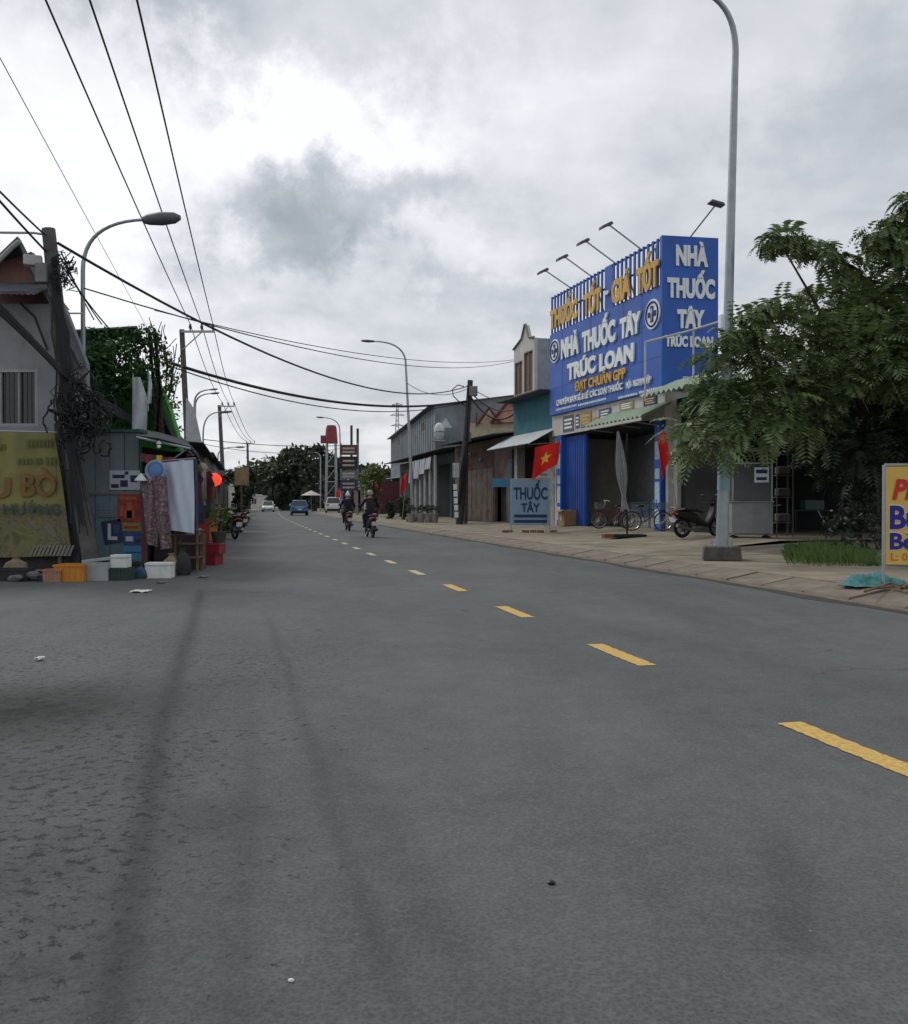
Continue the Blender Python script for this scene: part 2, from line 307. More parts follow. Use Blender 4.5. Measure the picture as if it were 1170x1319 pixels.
# ------------------------------------------------------------------ palette
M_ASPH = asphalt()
concrete = mat('concrete', (0.235, 0.205, 0.15), 0.9, 0.28, 1.1, 0.3, dirt=0.6)
kerbm = mat('kerb concrete', (0.18, 0.155, 0.12), 0.9, 0.25, 2.5, 0.35, dirt=0.55)
dirtm = mat('dirt', (0.12, 0.11, 0.09), 1.0, 0.3, 1.2, 0.5, dirt=0.5, bscale=12)
yellowp = mat('yellow road paint', (0.56, 0.37, 0.10), 0.8, 0.22, 34, 0.3, dirt=0.55)
whitep = mat('white road paint', (0.5, 0.48, 0.42), 0.8, 0.15, 10, 0.2, dirt=0.4)
galv = mat('galvanised steel', (0.33, 0.36, 0.38), 0.5, 0.12, 5, 0.05, metal=0.5, dirt=0.15)
tealp = mat('teal pole paint', (0.22, 0.36, 0.38), 0.6, 0.15, 6, 0.05)
conc_pole = mat('pole concrete', (0.11, 0.105, 0.10), 0.95, 0.25, 4, 0.3, dirt=0.4)
darkconc = mat('dark block concrete', (0.085, 0.08, 0.072), 0.95, 0.3, 6, 0.4)
cablem = mat('black cable', (0.018, 0.019, 0.022), 0.6, 0.1, 5, 0, dirt=0)
blackp = mat('black plastic', (0.012, 0.012, 0.014), 0.4, 0.1, 8, 0.03, dirt=0.05)
rubber = mat('rubber', (0.015, 0.015, 0.015), 0.85, 0.2, 20, 0.2, dirt=0.1)
chrome = mat('bright metal', (0.55, 0.55, 0.56), 0.25, 0.05, 8, 0, metal=0.9, dirt=0.05)
blue = mat('sign blue', (0.012, 0.095, 0.42), 0.5, 0.16, 0.8, 0.03, dirt=0.28, spec=0.5)
blued = mat('blue wall paint', (0.018, 0.075, 0.34), 0.6, 0.15, 1.5, 0.05, dirt=0.25)
bluel = mat('blue slat paint', (0.025, 0.09, 0.35), 0.5, 0.1, 3, 0.02)
ltr_w = mat('silver white letters', (0.72, 0.76, 0.76), 0.4, 0.08, 6, 0, dirt=0.1, spec=0.6)
ltr_g = mat('gold letters', (0.60, 0.36, 0.07), 0.45, 0.15, 5, 0, dirt=0.12)
red = mat('flag red', (0.72, 0.025, 0.018), 0.8, 0.12, 5, 0.1, dirt=0.03)
staryel = mat('star yellow', (0.85, 0.55, 0.05), 0.8, 0.05, 5, 0, dirt=0)
greyw = mat('grey render wall', (0.24, 0.25, 0.265), 0.95, 0.2, 1.2, 0.3, dirt=0.5)
whitew = mat('off white wall', (0.50, 0.48, 0.44), 0.9, 0.12, 1.5, 0.15, dirt=0.35)
teal = mat('teal wall', (0.035, 0.13, 0.16), 0.85, 0.15, 1.5, 0.1, dirt=0.3)
pinkw = mat('faded pink wall', (0.27, 0.145, 0.125), 0.95, 0.2, 1.5, 0.2, dirt=0.4)
brownw = mat('rusty brown sheet', (0.10, 0.075, 0.062), 0.9, 0.45, 1.6, 0.3, dirt=0.6)
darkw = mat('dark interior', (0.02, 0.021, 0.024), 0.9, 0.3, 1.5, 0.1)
greysheet = mat('grey metal sheet', (0.20, 0.225, 0.24), 0.55, 0.15, 1.5, 0.05, metal=0.3, dirt=0.4)
bluegrey = mat('blue grey sheet', (0.15, 0.20, 0.24), 0.6, 0.15, 1.5, 0.05, dirt=0.4)
roofdark = mat('dark roof', (0.06, 0.065, 0.075), 0.9, 0.3, 2, 0.2, dirt=0.4)
tilem = mat('grey roof tile', (0.13, 0.14, 0.155), 0.85, 0.25, 5, 0.2, dirt=0.4)
greenaw = mat('pale green awning', (0.34, 0.42, 0.32), 0.6, 0.12, 3, 0.05, dirt=0.3)
whiteaw = mat('pale awning sheet', (0.48, 0.52, 0.53), 0.55, 0.1, 3, 0.05, dirt=0.25)
glass = mat('dark window glass', (0.02, 0.027, 0.032), 0.1, 0.1, 2, 0.0, dirt=0.0, spec=0.6)
wood = mat('worn wood', (0.15, 0.10, 0.06), 0.85, 0.3, 6, 0.2)
bark = mat('bark', (0.05, 0.042, 0.033), 0.95, 0.35, 8, 0.6)
brick_m = mat('brick red', (0.22, 0.09, 0.055), 0.95, 0.3, 6, 0.4)
orange = mat('orange plastic', (0.55, 0.21, 0.02), 0.5, 0.15, 5, 0.05, dirt=0.3)
redpl = mat('red plastic', (0.27, 0.02, 0.025), 0.45, 0.15, 5, 0.05, dirt=0.2)
foam = mat('white foam', (0.62, 0.64, 0.62), 0.85, 0.06, 8, 0.15, dirt=0.25)
cardb = mat('cardboard', (0.33, 0.20, 0.10), 0.9, 0.12, 6, 0.1)
cloth_w = mat('white sheet cloth', (0.50, 0.56, 0.66), 0.9, 0.06, 3, 0.1, dirt=0.15)
cloth_g = mat('grey parasol cloth', (0.27, 0.27, 0.28), 0.9, 0.15, 6, 0.15)
navy = mat('navy print', (0.01, 0.03, 0.14), 0.7, 0.1, 5, 0)
skin = mat('skin', (0.36, 0.20, 0.13), 0.6, 0.08, 8, 0.02, dirt=0)
steel = mat('dull stainless', (0.32, 0.33, 0.34), 0.4, 0.12, 4, 0.04, metal=0.6, dirt=0.2)
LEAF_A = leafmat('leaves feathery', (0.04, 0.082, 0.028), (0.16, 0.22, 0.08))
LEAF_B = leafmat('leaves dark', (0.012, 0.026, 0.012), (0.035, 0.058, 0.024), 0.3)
LEAF_C = leafmat('leaves yellow green', (0.045, 0.075, 0.015), (0.13, 0.17, 0.04))
GRASSM = leafmat('grass', (0.03, 0.06, 0.012), (0.10, 0.17, 0.03), 2.0)

# ------------------------------------------------------------------ the ground, road, kerb, pavement
g = MB().add([(-900, -300, -0.03), (900, -300, -0.03), (900, 1500, -0.03), (-900, 1500, -0.03)], [(0, 1, 2, 3)]).build('ground', dirtm); struct(g)
ss = [-40, 0, 20, 40]+list(range(50, 330, 10))
edge_r = [R(s, 4.4) for s in ss]; edge_l = [R(13, -4.1)]+[R(s, -4.0) for s in ss if s >= 20]+[R(9.5, -4.6)]
poly = edge_r+edge_l[:-1][::-1]+[edge_l[-1], Vector((-5.1, 15.25, 0)), Vector((-70, 15.6, 0)), Vector((-70, -40, 0))]
me = bpy.data.meshes.new('road'); bm = bmesh.new(); bm.faces.new([bm.verts.new(p) for p in poly]); bmesh.ops.triangulate(bm, faces=bm.faces[:]); bmesh.ops.recalc_face_normals(bm, faces=bm.faces)
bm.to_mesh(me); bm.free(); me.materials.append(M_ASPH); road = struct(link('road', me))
if me.polygons[0].normal.z < 0: me.flip_normals()
def dash_mesh(ln, w, sl=0.0):
    n = 36; vs = []
    for i in range(n+1):
        x = -ln/2+ln*i/n
        for j in (-1, 1): vs.append((x+sl*j+random.uniform(-.004, .004), j*w/2+random.uniform(-.007, .007), 0))
    me = bpy.data.meshes.new('lane_dash'); me.from_pydata(vs, [], [(2*i, 2*i+2, 2*i+3, 2*i+1) for i in range(n)]); me.materials.append(yellowp); return me
dm = dash_mesh(1.08, 0.15); dm2 = dash_mesh(1.08, 0.14); dm2.materials[0] = mat('far pale yellow paint', (0.52, 0.44, 0.27), 0.8, 0.2, 9, 0.2, dirt=0.5)  # second, paler paint for the dashes farther along the road
for k in range(-3, 45):
    s = k*3.02-0.05+(0.08 if k < 0 else 0)
    if s < -5: continue
    p = R(s, 0, 0.004); q = R(s+1, 0)-R(s, 0)
    me_ = dm if k < 3 else dm2
    o = link('lane_dash', me_, road, p); o.rotation_euler = (0, 0, math.atan2(q.y, q.x))
# faint pale stop line scrapes across the junction mouth
# kerb: sloping slabs
kerb = struct(MB().sheet([[R(s, 4.40, -0.03), R(s, 4.42, 0.02), R(s, 5.02, 0.125)] for s in [-40, 0, 40]+list(range(50, 330, 10))]).build('kerb', kerbm))
km = None
for i in range(-8, 62):
    if km is None:
        m_ = MB(); w0, w1 = 0.025, 0.975
        vs = [(w0, 0.02, 0.0), (w1, 0.02, 0.0), (w1, 0.045, 0.05), (w0, 0.045, 0.05), (w0, 0.60, 0.15), (w1, 0.60, 0.15), (w0, 0.62, 0.0), (w1, 0.62, 0.0)]
        m_.add(vs, [(0, 1, 2, 3), (3, 2, 5, 4), (4, 5, 7, 6), (0, 3, 4, 6), (1, 7, 5, 2)])
        first = m_.build('kerb_slab', kerbm, kerb, bevel=0.006); km = first.data; o = first
    else: o = link('kerb_slab', km, kerb)
    p = R(i, 4.40); d = R(i+1, 4.4)-p; o.location = p+Vector((0, 0, random.uniform(-.006, .006))); o.rotation_euler = (random.uniform(-.01, .01), random.uniform(-.006, .006), math.atan2(d.y, d.x)); o.scale = (1, -1, 1)
struct(MB().sheet([[R(s, 4.20+.06*math.sin(s*1.3)+.04*math.sin(s*3.1), 0.004), R(s, 4.43, 0.004)] for s in np.arange(-10, 70, .5)]).build('gutter_dirt', mat('gutter dirt', (.055, .05, .04), 1, .3, 3, .3)))
far_p = [R(s, 5.02, 0.11) for s in [-40, 0, 40]+list(range(50, 330, 10))]
pav = struct(MB().sheet([[R(s, 5.03, 0.10), R(s, 8.0, 0.125)] for s in [-40, 0, 40]+list(range(50, 330, 10))]).build('pavement', concrete))
for i in range(-4, 24):
    for j in range(1):
        s0, s1 = i*2.6+0.012, (i+1)*2.6-0.012; t0, t1 = 5.04, 7.98; z = 0.15+random.uniform(-.006, .006)
        a, b_, c, d = R(s0, t0, z-.004), R(s1, t0, z), R(s1, t1, z+.006), R(s0, t1, z+.002); dn = Vector((0, 0, -.06))
        MB().add([a, b_, c, d, a+dn, b_+dn, c+dn, d+dn], [(0, 1, 2, 3), (4, 5, 1, 0), (5, 6, 2, 1), (6, 7, 3, 2), (7, 4, 0, 3)]).build('pavement_panel', concrete, pav)
fore = struct(MB().sheet([[R(s, 8.0, 0.15), R(s, 9.9, 0.32), R(s, 16, 0.33)] for s in (13, 20, 30, 40, 52, 70, 90)]).build('forecourt', concrete))
yard = struct(MB().sheet([[R(s, 8.0, 0.10), R(s, 8.3, 0.16), R(s, 10.5, 0.28), R(s, 60, 0.32)] for s in (-40, 0, 12.95)]).build('yard', dirtm))
struct(MB().sheet([[R(s, -4.0, 0.0), R(s, -4.1, 0.06), R(s, -14, 0.07)] for s in [10, 25, 40]+list(range(50, 330, 10))]).build('verge', concrete))

# ------------------------------------------------------------------ building helper
def wall_with_holes(mb, x0, x1, z0, z1, y0, y1, holes):
    xs = sorted({x0, x1, *[h[0] for h in holes], *[h[1] for h in holes]}); zs = sorted({z0, z1, *[h[2] for h in holes], *[h[3] for h in holes]})
    for i in range(len(xs)-1):
        run = None
        for k in range(len(zs)-1):
            cx, cz = (xs[i]+xs[i+1])/2, (zs[k]+zs[k+1])/2
            solid = not any(h[0] < cx < h[1] and h[2] < cz < h[3] for h in holes)
            if solid: run = (run[0], zs[k+1]) if run else (zs[k], zs[k+1])
            if (not solid or k == len(zs)-2) and run: mb.span((xs[i], y0, run[0]), (xs[i+1], y1, run[1])); run = None
def corrug(mb, x0, x1, p0, p1, pitch=0.12, amp=0.02, th=0.006):   # corrugated sheet, ridges running from (y,z)=p0 to p1
    n = int((x1-x0)/pitch*4); g0, g1 = [], []
    for i in range(n+1):
        x = x0+(x1-x0)*i/n; w = amp*math.sin(math.pi*0.5*i); g0.append((x, p0[0], p0[1]+w)); g1.append((x, p1[0], p1[1]+w))
    mb.sheet([g0, g1], th)
def window(par, x0, x1, z0, z1, y=0.0, fm=whitew, nx=2, gm=glass, name='window'):
    w = MB(); t = 0.05
    w.span((x0, y-0.02, z0), (x0+t, y+0.1, z1)); w.span((x1-t, y-0.02, z0), (x1, y+0.1, z1)); w.span((x0+t, y-0.02, z0), (x1-t, y+0.1, z0+t)); w.span((x0+t, y-0.02, z1-t), (x1-t, y+0.1, z1))
    for i in range(1, nx): xm = x0+(x1-x0)*i/nx; w.span((xm-t/2, y, z0+t), (xm+t/2, y+0.08, z1-t))
    f = w.build(name, fm, par)
    for i in range(nx):
        a = x0+(x1-x0)*i/nx+t/2+0.003; b = x0+(x1-x0)*(i+1)/nx-t/2-0.003
        MB().span((a, y+0.045, z0+t+0.002), (b, y+0.055, z1-t-0.002)).build('pane', gm, f)
    return f
def house(label, loc, rz, w, d, h, wallm, roofm, roof='shed', holes=(), shutters=(), wins=(), awn=None, cat='house', name='house', group=None, front=None, sign=None, rise=0.7, over=0.4):
    t = thing(name, label, cat, loc, rz, group); th = 0.15
    mb = MB(); wall_with_holes(mb, 0, w, 0, h, 0, th, list(holes)+[(a, b, c, e) for a, b, c, e in wins]+[(a, b, 0, e) for a, b, e, *_ in shutters]); mb.build('front_wall', front or wallm, t)
    mb = MB(); mb.span((0, th, 0), (th, d, h)); mb.span((w-th, th, 0), (w, d, h)); mb.span((th, d-th, 0), (w-th, d, h))
    if roof == 'gable':                                           # ridge along y
        for y in (0.003, d-th-.003): mb.prism([(0, h), (w, h), (w/2, h+rise)], th, Matrix.Translation((0, y, 0)))
    mb.build('side_wall', wallm, t)
    r = MB()
    if roof == 'shed':
        corrug(r, -0.15, w+0.15, (-over, h+0.04), (d+0.2, h+0.04+rise), 0.25, 0.025, 0.02)
    elif roof == 'flat': r.span((-0.1, -0.1, h), (w+0.1, d+0.1, h+0.15)); r.span((-.1, -.1, h+.15), (w+.1, .05, h+.15+rise*0.5))
    elif roof == 'gable':
        for sgn in (0, 1):
            a = (-0.25 if sgn == 0 else w+0.25); n = int(d*3); z0 = h-0.25*rise/(w/2)+0.05
            r.sheet([[(a, -over+(d+2*over)*i/n, z0+0.02*(i % 2)), (w/2, -over+(d+2*over)*i/n, h+rise+0.05+0.02*(i % 2))] for i in range(n+1)], 0.04)
    elif roof == 'ridge':                                         # ridge along x
        for y0, y1 in ((-over, d/2), (d+over, d/2)): corrug(r, -0.2, w+0.2, (y0, h-0.1), (y1, h+rise), 0.25, 0.025, 0.03)
        mb2 = MB()
        for x in (0.002, w-th-.002): mb2.prism([(0, h), (d, h), (d/2, h+rise-.06)], th, Matrix.Translation((x, 0, 0)) @ Matrix.Rotation(rad(90), 4, 'Z') @ Matrix.Scale(-1, 4, (0, 1, 0)))
        mb2.build('gable_wall', wallm, t)
    r.build('roof', roofm, t)
    for a, b, c, e in wins: window(t, a, b, c, e, 0.03)
    for a, b, e, *mm in shutters:
        q = MB(); n = max(3, int(e/0.12))
        for i in range(n): z = e*i/n; q.add([(a, 0.09, z), (b, 0.09, z), (b, 0.06, z+e/n), (a, 0.06, z+e/n), (a, 0.09, z+e/n), (b, 0.09, z+e/n)], [(0, 1, 2, 3), (3, 2, 5, 4)])
        q.build('shutter', mm[0] if mm else greysheet, t)
    if awn:
        x0, x1, z, pr, dr, am = awn; q = MB(); corrug(q, x0, x1, (-pr, z-dr), (0.0, z), 0.16, 0.018, 0.01); q.build('awning', am, t)
        q = MB()
        for x in (x0+.1, (x0+x1)/2, x1-.1): q.tube([(x, -pr+.05, z-dr-.03), (x, -.01, z-dr-.35)], .015, 6)
        q.build('awning_bracket', galv, t)
    if sign:
        (x0, x1, z0, z1), sm, txt, lm = sign
        MB().span((x0, -0.08, z0), (x1, -0.003, z1)).build('sign_panel', sm, t, bevel=0.01)
        if txt: text(txt, (x0+(x1-x0)*.1, x1-(x1-x0)*.1, z0+(z1-z0)*.25, z1-(z1-z0)*.25), lm, t, y=-0.083, th=0.01)
    return t

# ------------------------------------------------------------------ the pharmacy
FC = Vector((4.31, 39.0)); NC = Vector((7.05, 30.0)); pu = (NC-FC); PL = pu.length; pu /= PL; RZP = math.atan2(pu.y, pu.x)
def fz(px, py):                                                   # picture position -> (x,z) on the pharmacy front plane
    k = (px-CX)/F; x = (k*FC.y-FC.x)/(pu.x-k*pu.y); Y = FC.y+pu.y*x; return x, CH+(HY-py)/F*Y
def zz5(x, y): return fz(640+x/3.9, 260+y/3.9)
PG = 0.32
ph = thing('pharmacy_building', 'blue fronted open pharmacy shop below the big blue corner billboard', 'shop', (FC.x, FC.y, 0), RZP)
mb = MB(); mb.span((0.0, 0.02, 0), (0.15, 8, 5.0)); mb.span((PL-0.15, 0.02, 0), (PL, 8, 5.0)); mb.span((.15, 7.85, 0), (PL-.15, 8, 5.0)); mb.build('side_wall', whitew, ph)
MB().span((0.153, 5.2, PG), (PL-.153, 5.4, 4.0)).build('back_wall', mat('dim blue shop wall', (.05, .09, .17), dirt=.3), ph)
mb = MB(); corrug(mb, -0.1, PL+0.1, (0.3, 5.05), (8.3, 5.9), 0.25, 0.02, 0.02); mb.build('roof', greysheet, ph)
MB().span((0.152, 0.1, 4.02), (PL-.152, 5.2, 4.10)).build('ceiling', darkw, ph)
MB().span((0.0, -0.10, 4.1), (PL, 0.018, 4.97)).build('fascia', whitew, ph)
MB().span((PL+.003, .35, 0), (PL+3.3, .5, 4.7)).build('bay_shade_panel', darkw, ph); MB().span((PL+.02, .2, .3), (PL+.28, .34, 4.2)).build('bay_strip', whitew, ph)  # near-black sheet stands in for the shaded inside of the bay
posters = [(345, 1080, 400, 1160, mat('poster grey', (0.10, 0.11, 0.12), 0.7)), (435, 1062, 490, 1135, mat('poster ochre', (0.30, 0.24, 0.12), 0.7)), (530, 1045, 588, 1100, mat('poster slate', (0.07, 0.10, 0.15), 0.7)),
           (497, 1085, 575, 1135, mat('poster ochre', (0, 0, 0))), (630, 1012, 702, 1055, mat('poster tan', (0.32, 0.25, 0.13), 0.7)), (755, 985, 820, 1030, navy), (408, 1070, 428, 1140, mat('poster slate', (0, 0, 0)))]
for i, (xa, ya, xb, yb, pm) in enumerate(posters):
    a, z1 = zz5(xa, ya); b, _ = zz5(xb, ya); _, z0 = zz5(xa, yb)
    z0 = max(z0, 4.14); z1 = min(z1, 4.94); dd = -0.104-0.012*(i % 3)
    o = MB().span((a, dd-0.012, z0), (b, dd, z1)).build('poster', pm, ph)
    w = (b-a); hh = z1-z0
    for r in range(3): MB().span((a+w*.15, dd-0.016, z0+hh*(.2+.24*r)), (b-w*(.15+.1*(r % 2)), dd-0.013, z0+hh*(.32+.24*r))).build('print_line', ltr_w if i % 2 == 0 else ltr_g, o)
# pillars with stickers
white_st = mat('sticker pale blue', (0.42, 0.55, 0.66), 0.6, 0.2, 9)
for (x, w, zt) in ((0.75, 0.42, 4.08), (PL-0.45, 0.42, 4.08)):
    p = MB().span((x-w/2, -0.12, PG-0.02), (x+w/2, 0.28, zt)).build('pillar', blue, ph, bevel=0.01)
    z = 0.55
    for k, hh in enumerate((.55, .7, .35, .6, .55)):
        if z+hh > 3.9: break
        MB().span((x-.15, -.128, z), (x+.15, -.122, z+hh)).build('sticker', white_st, p); z += hh+(.16, .1, .3, .12, .1)[k]
MB().span((0.97, 0.10, PG), (2.9, 0.22, 4.0)).build('folding_door', blued, ph)
for k in range(9): MB().tube([(1.05+.22*k, .09, PG+.05), (1.05+.22*k, .09, 3.95)], .02, 6).build('door_rib', blued, ph)
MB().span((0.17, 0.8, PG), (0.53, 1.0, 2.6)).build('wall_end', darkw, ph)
MB().span((0.153, 0.02, PG), (0.53, 0.2, 1.25)).build('low_tiled_wall', whitew, ph)
# shop fittings
for k in range(3):
    s_ = thing('glass_counter', ['glass medicine counter at the back of the pharmacy, end by the folding door', 'glass medicine counter at the back of the pharmacy, middle one', 'glass medicine counter in the pharmacy, end by the near pillar'][k], 'counter',
               tuple(RM[ph.name] @ Vector((4.3+1.55*k, 2.0, PG))), RZP, 'glass counters in the pharmacy')
    MB().span((-.7, -.25, 0), (.7, .25, .35)).build('base', whitew, s_, bevel=.01); MB().span((-.68, -.23, .352), (.68, .23, .92)).build('glass_case', mat('counter glass', (0.14, 0.2, 0.23), 0.1, dirt=0, spec=.7), s_)
    MB().span((-.72, -.27, .925), (.72, .27, .96)).build('top_rail', steel, s_, bevel=.008)
    for j in (-.7, .7): MB().tube([(j, -.25, .35), (j, -.25, .925)], .015, 6).build('post', steel, s_)
for k in range(4):
    s_ = thing('medicine_shelf', 'dark medicine shelf at the back wall, ' + ['first', 'second', 'third', 'last'][k] + ' from the folding door', 'shelf', tuple(RM[ph.name] @ Vector((2.9+1.5*k, 4.9, PG))), RZP, 'shelves along the pharmacy back wall')
    mb = MB()
    for z in (0.1, .6, 1.1, 1.6, 2.1, 2.6): mb.span((-.7, -.2, z), (.7, .2, z+.03))
    mb.build('shelf_board', mat('shelf grey', (0.12, 0.13, 0.14)), s_)
    for cidx, cm in enumerate((mat('box pale', (0.2, 0.24, 0.26)), mat('box green', (0.05, 0.12, 0.09)), mat('box dull red', (0.13, 0.05, 0.045)))):
        mb = MB()
        for z in (0.13, .63, 1.13, 1.63, 2.13):
            for j in range(3): x = -.6+.4*j+cidx*.13; mb.span((x, -.15, z), (x+.11, .1, z+random.uniform(.15, .38)))
        mb.build('medicine_boxes', cm, s_)
# awnings
mb = MB(); a0, _ = fz(792, 540); corrug(mb, a0, PL+0.55, (-1.25, 4.02), (-0.12, 4.52), 0.30, 0.055, 0.012)
aw = mb.build('awning', greenaw, ph); MB().span((a0, -1.27, 3.90), (PL+.55, -1.25, 3.99)).build('awning_edge', whitew, aw)
mb = MB()
for x in (a0+.1, a0+2.2, PL-.4): mb.tube([(x, -1.2, 3.95), (x, -.14, 3.85)], .02, 6)
mb.build('awning_bracket', galv, ph)
mb = MB(); corrug(mb, PL-0.1, PL+3.6, (-1.0, 4.72), (0.25, 5.25), 0.30, 0.055, 0.012); mb.build('upper_awning', greenaw, ph)

# billboard: front panel, slatted top, side panel, floodlights
bb = thing('billboard', 'large blue two sided pharmacy billboard with slatted top over the shop', 'billboard', (FC.x, FC.y, 5.0), RZP)
def Bz(z): return z-5.0
ZB, ZS, ZT = 4.99, 8.42, 10.06
MB().span((0, -0.22, Bz(ZB)), (PL, -0.02, Bz(ZS))).build('front_panel', blue, bb, bevel=0.01)
for z in (ZS+0.05, 9.3, ZT-0.05): MB().span((0.02, -0.10, Bz(z)-.03), (PL-.02, -0.05, Bz(z)+.03)).build('rail', bluel, bb)
ns = 30
sm_ = None
for i in range(ns):
    x = 0.06+(PL-0.16)*i/(ns-1)
    if sm_ is None: o = MB().span((-.055, -.05, 0), (.055, -.0, ZT-ZS-.01)).build('slat', bluel, bb); sm_ = o.data
    else: o = link('slat', sm_, bb)
    o.location = (x, -0.115, Bz(ZS)+.004)
xd, _ = zz5(583, 450); MB().span((xd-.28, -.19, Bz(ZS)+.01), (xd+.28, -.17, Bz(ZT)-.02)).build('divider_panel', blue, bb)
MB().span((PL+.002, -.22, Bz(ZB)), (PL+2.16, -.04, Bz(ZT))).build('corner_post', blue, bb) if False else None
for k in range(1, 7): MB().span((PL*k/7-.008, -.226, Bz(ZB)+.02), (PL*k/7+.008, -.2205, Bz(ZS)-.02)).build('panel_seam', blued, bb)
for z in (6.1, 7.25): MB().span((.02, -.2275, Bz(z)), (PL-.02, -.2265, Bz(z)+.012)).build('panel_seam', blued, bb)
# side panel: starts at the near corner and runs away from the road
SD = Vector((0.985, 0.17)); sx_ = Vector((SD.x*pu.x+SD.y*pu.y, -SD.x*pu.y+SD.y*pu.x))   # into local axes
ang = math.atan2(sx_.y, sx_.x); SM = Matrix.Translation((PL+0.003, -0.22, 0)) @ Matrix.Rotation(ang, 4, 'Z')
mb = MB(); w_ = 1.98; vs = [SM @ Vector((x, y, z)) for z in (Bz(ZB), Bz(ZT)) for y in (0, .2) for x in (0, w_)]
mb.add(vs, [(0, 1, 5, 4), (2, 6, 7, 3), (0, 4, 6, 2), (1, 3, 7, 5), (0, 2, 3, 1), (4, 5, 7, 6)]); mb.build('side_panel', blue, bb, bevel=0.01)
def sbox(xa, xb, ya, yb):                                         # zoom px box on side panel
    k = lambda x: (640+x/3.9-861)/(929-861)*w_; zc = lambda y: CH+(HY-(260+y/3.9))/F*30.2
    return (k(xa), k(xb), Bz(zc(yb)), Bz(zc(ya)))
for s_, bx in (('NHÀ', (925, 1075, 228, 332)), ('THUỐC', (885, 1108, 392, 492)), ('TÂY', (932, 1060, 548, 642)), ('TRÚC LOAN', (875, 1100, 680, 735))):
    text(s_, sbox(*bx), ltr_w, bb, y=-0.005, th=0.05, bold=0.055, mtx=SM, cap=True)
def fbox(xa, xb, y0, y1, y2, y3):                                 # y0,y1 top/bottom at xa ; y2,y3 at xb
    a, zt = zz5(xa, y0); _, zb = zz5(xa, y1); b, zt2 = zz5(xb, y2); _, zb2 = zz5(xb, y3)
    return (a, b, Bz((zb+zb2)/2), Bz((zt+zt2)/2))
for s_, bx, lm, bo in (('THUỐC', (298, 437, 545, 640, 495, 592), ltr_g, .05), ('TỐT', (468, 556, 468, 578, 435, 548), ltr_g, .05), ('GIÁ', (610, 708, 400, 518, 358, 482), ltr_g, .05), ('TỐT', (735, 848, 345, 470, 292, 430), ltr_g, .05),
                   ('-', (572, 592, 455, 475, 450, 468), ltr_w, .04),
                   ('NHÀ', (353, 443, 692, 792, 662, 765), ltr_w, .055), ('THUỐC', (460, 628, 652, 760, 598, 707), ltr_w, .055), ('TÂY', (652, 757, 590, 695, 553, 658), ltr_w, .055),
                   ('TRÚC', (385, 528, 812, 893, 778, 868), ltr_w, .055), ('LOAN', (548, 722, 768, 860, 710, 800), ltr_w, .055),
                   ('ĐẠT CHUẨN GPP', (424, 680, 900, 950, 842, 893), ltr_g, .03),
                   ('CHUYÊN BÁN SỈ & LẺ CÁC LOẠI THUỐC', (330, 664, 990, 1022, 920, 950), ltr_w, .02), ('NỘI - NGOẠI NHẬP', (684, 808, 905, 938, 880, 912), ltr_w, .02)):
    gold = lm is ltr_g and bo == .05
    text(s_, fbox(*bx), lm, bb, y=-0.225 if not gold else -0.235, th=0.06, bold=bo, cap=(s_ != '-'))
for xa, xb, y in ((322, 430, 1046), (436, 580, 1022), (640, 735, 985), (745, 838, 958)):   # rows of tiny illegible print
    a, z = zz5(xa, y); b, _ = zz5(xb, y); mb = MB(); x = a
    while x < b-.05: w = random.uniform(.04, .11); mb.span((x, -.232, Bz(z)-.05), (x+w, -.223, Bz(z)+.03)); x += w+.045
    mb.build('small_print', ltr_w, bb)['kind'] = 'stuff'
for cx, cy in ((318, 752), (814, 568)):                            # round badges with a cross
    x, z = zz5(cx, cy); z = Bz(z); r = 0.50
    b_ = MB(); n = 32
    b_.prism([(r*math.cos(2*math.pi*i/n), r*math.sin(2*math.pi*i/n)) for i in range(n)], 0.04, Matrix.Translation((x, -0.265, z)))
    o = b_.build('badge', ltr_w, bb)
    MB().ring((x, -0.268, z), r*.80, .035, 'Y', 32, 6).build('badge_ring', navy, o)
    q = MB(); q.span((x-.09, -.285, z-.27), (x+.09, -.272, z+.27)); q.span((x-.27, -.2845, z-.085), (x-.092, -.272, z+.085)); q.span((x+.092, -.2845, z-.085), (x+.27, -.272, z+.085)); q.build('badge_cross', navy, o)
    q = MB(); q.tube([(x, -.29, z-.22), (x, -.29, z+.2)], .02, 6); q.ring((x, -.29, z+.08), .06, .014, 'Y', 12, 5); q.build('badge_staff', ltr_w, o)
def flood(px, py, pbx, pby, xx=None):
    x, zt = fz(pbx, pby)
    return x
fl_m = mat('floodlight body', (0.06, 0.065, 0.07), 0.5)
for x, zz_, lean in ((fz(738, 370)[0], .80, -1.08), (fz(765, 355)[0], .86, -1.1), (fz(796, 338)[0], .92, -1.16), (fz(829, 322)[0], .96, -1.2)):
    if lean == 0: continue
    arm = MB().tube([(x, -.1, Bz(ZT)-.03), (x-.0, -.1+lean, Bz(ZT)+zz_*.72)], .028, 8).build('floodlight_arm', galv, bb)
    h_ = MB(); rot = Matrix.Rotation(rad(28), 3, 'X'); h_.box((x, -.1+lean-.16, Bz(ZT)+zz_*.72-.02), (.34, .46, .09), rot, .8); h_.box((x, -.1+lean+.0, Bz(ZT)+zz_*.72+.05), (.16, .16, .1), rot)
    h_.build('floodlight_head', fl_m, arm, bevel=.012)
p0 = SM @ Vector((1.0, .1, Bz(ZT)-.02)); p1 = SM @ Vector((1.35, -1.1, Bz(ZT)+.72))
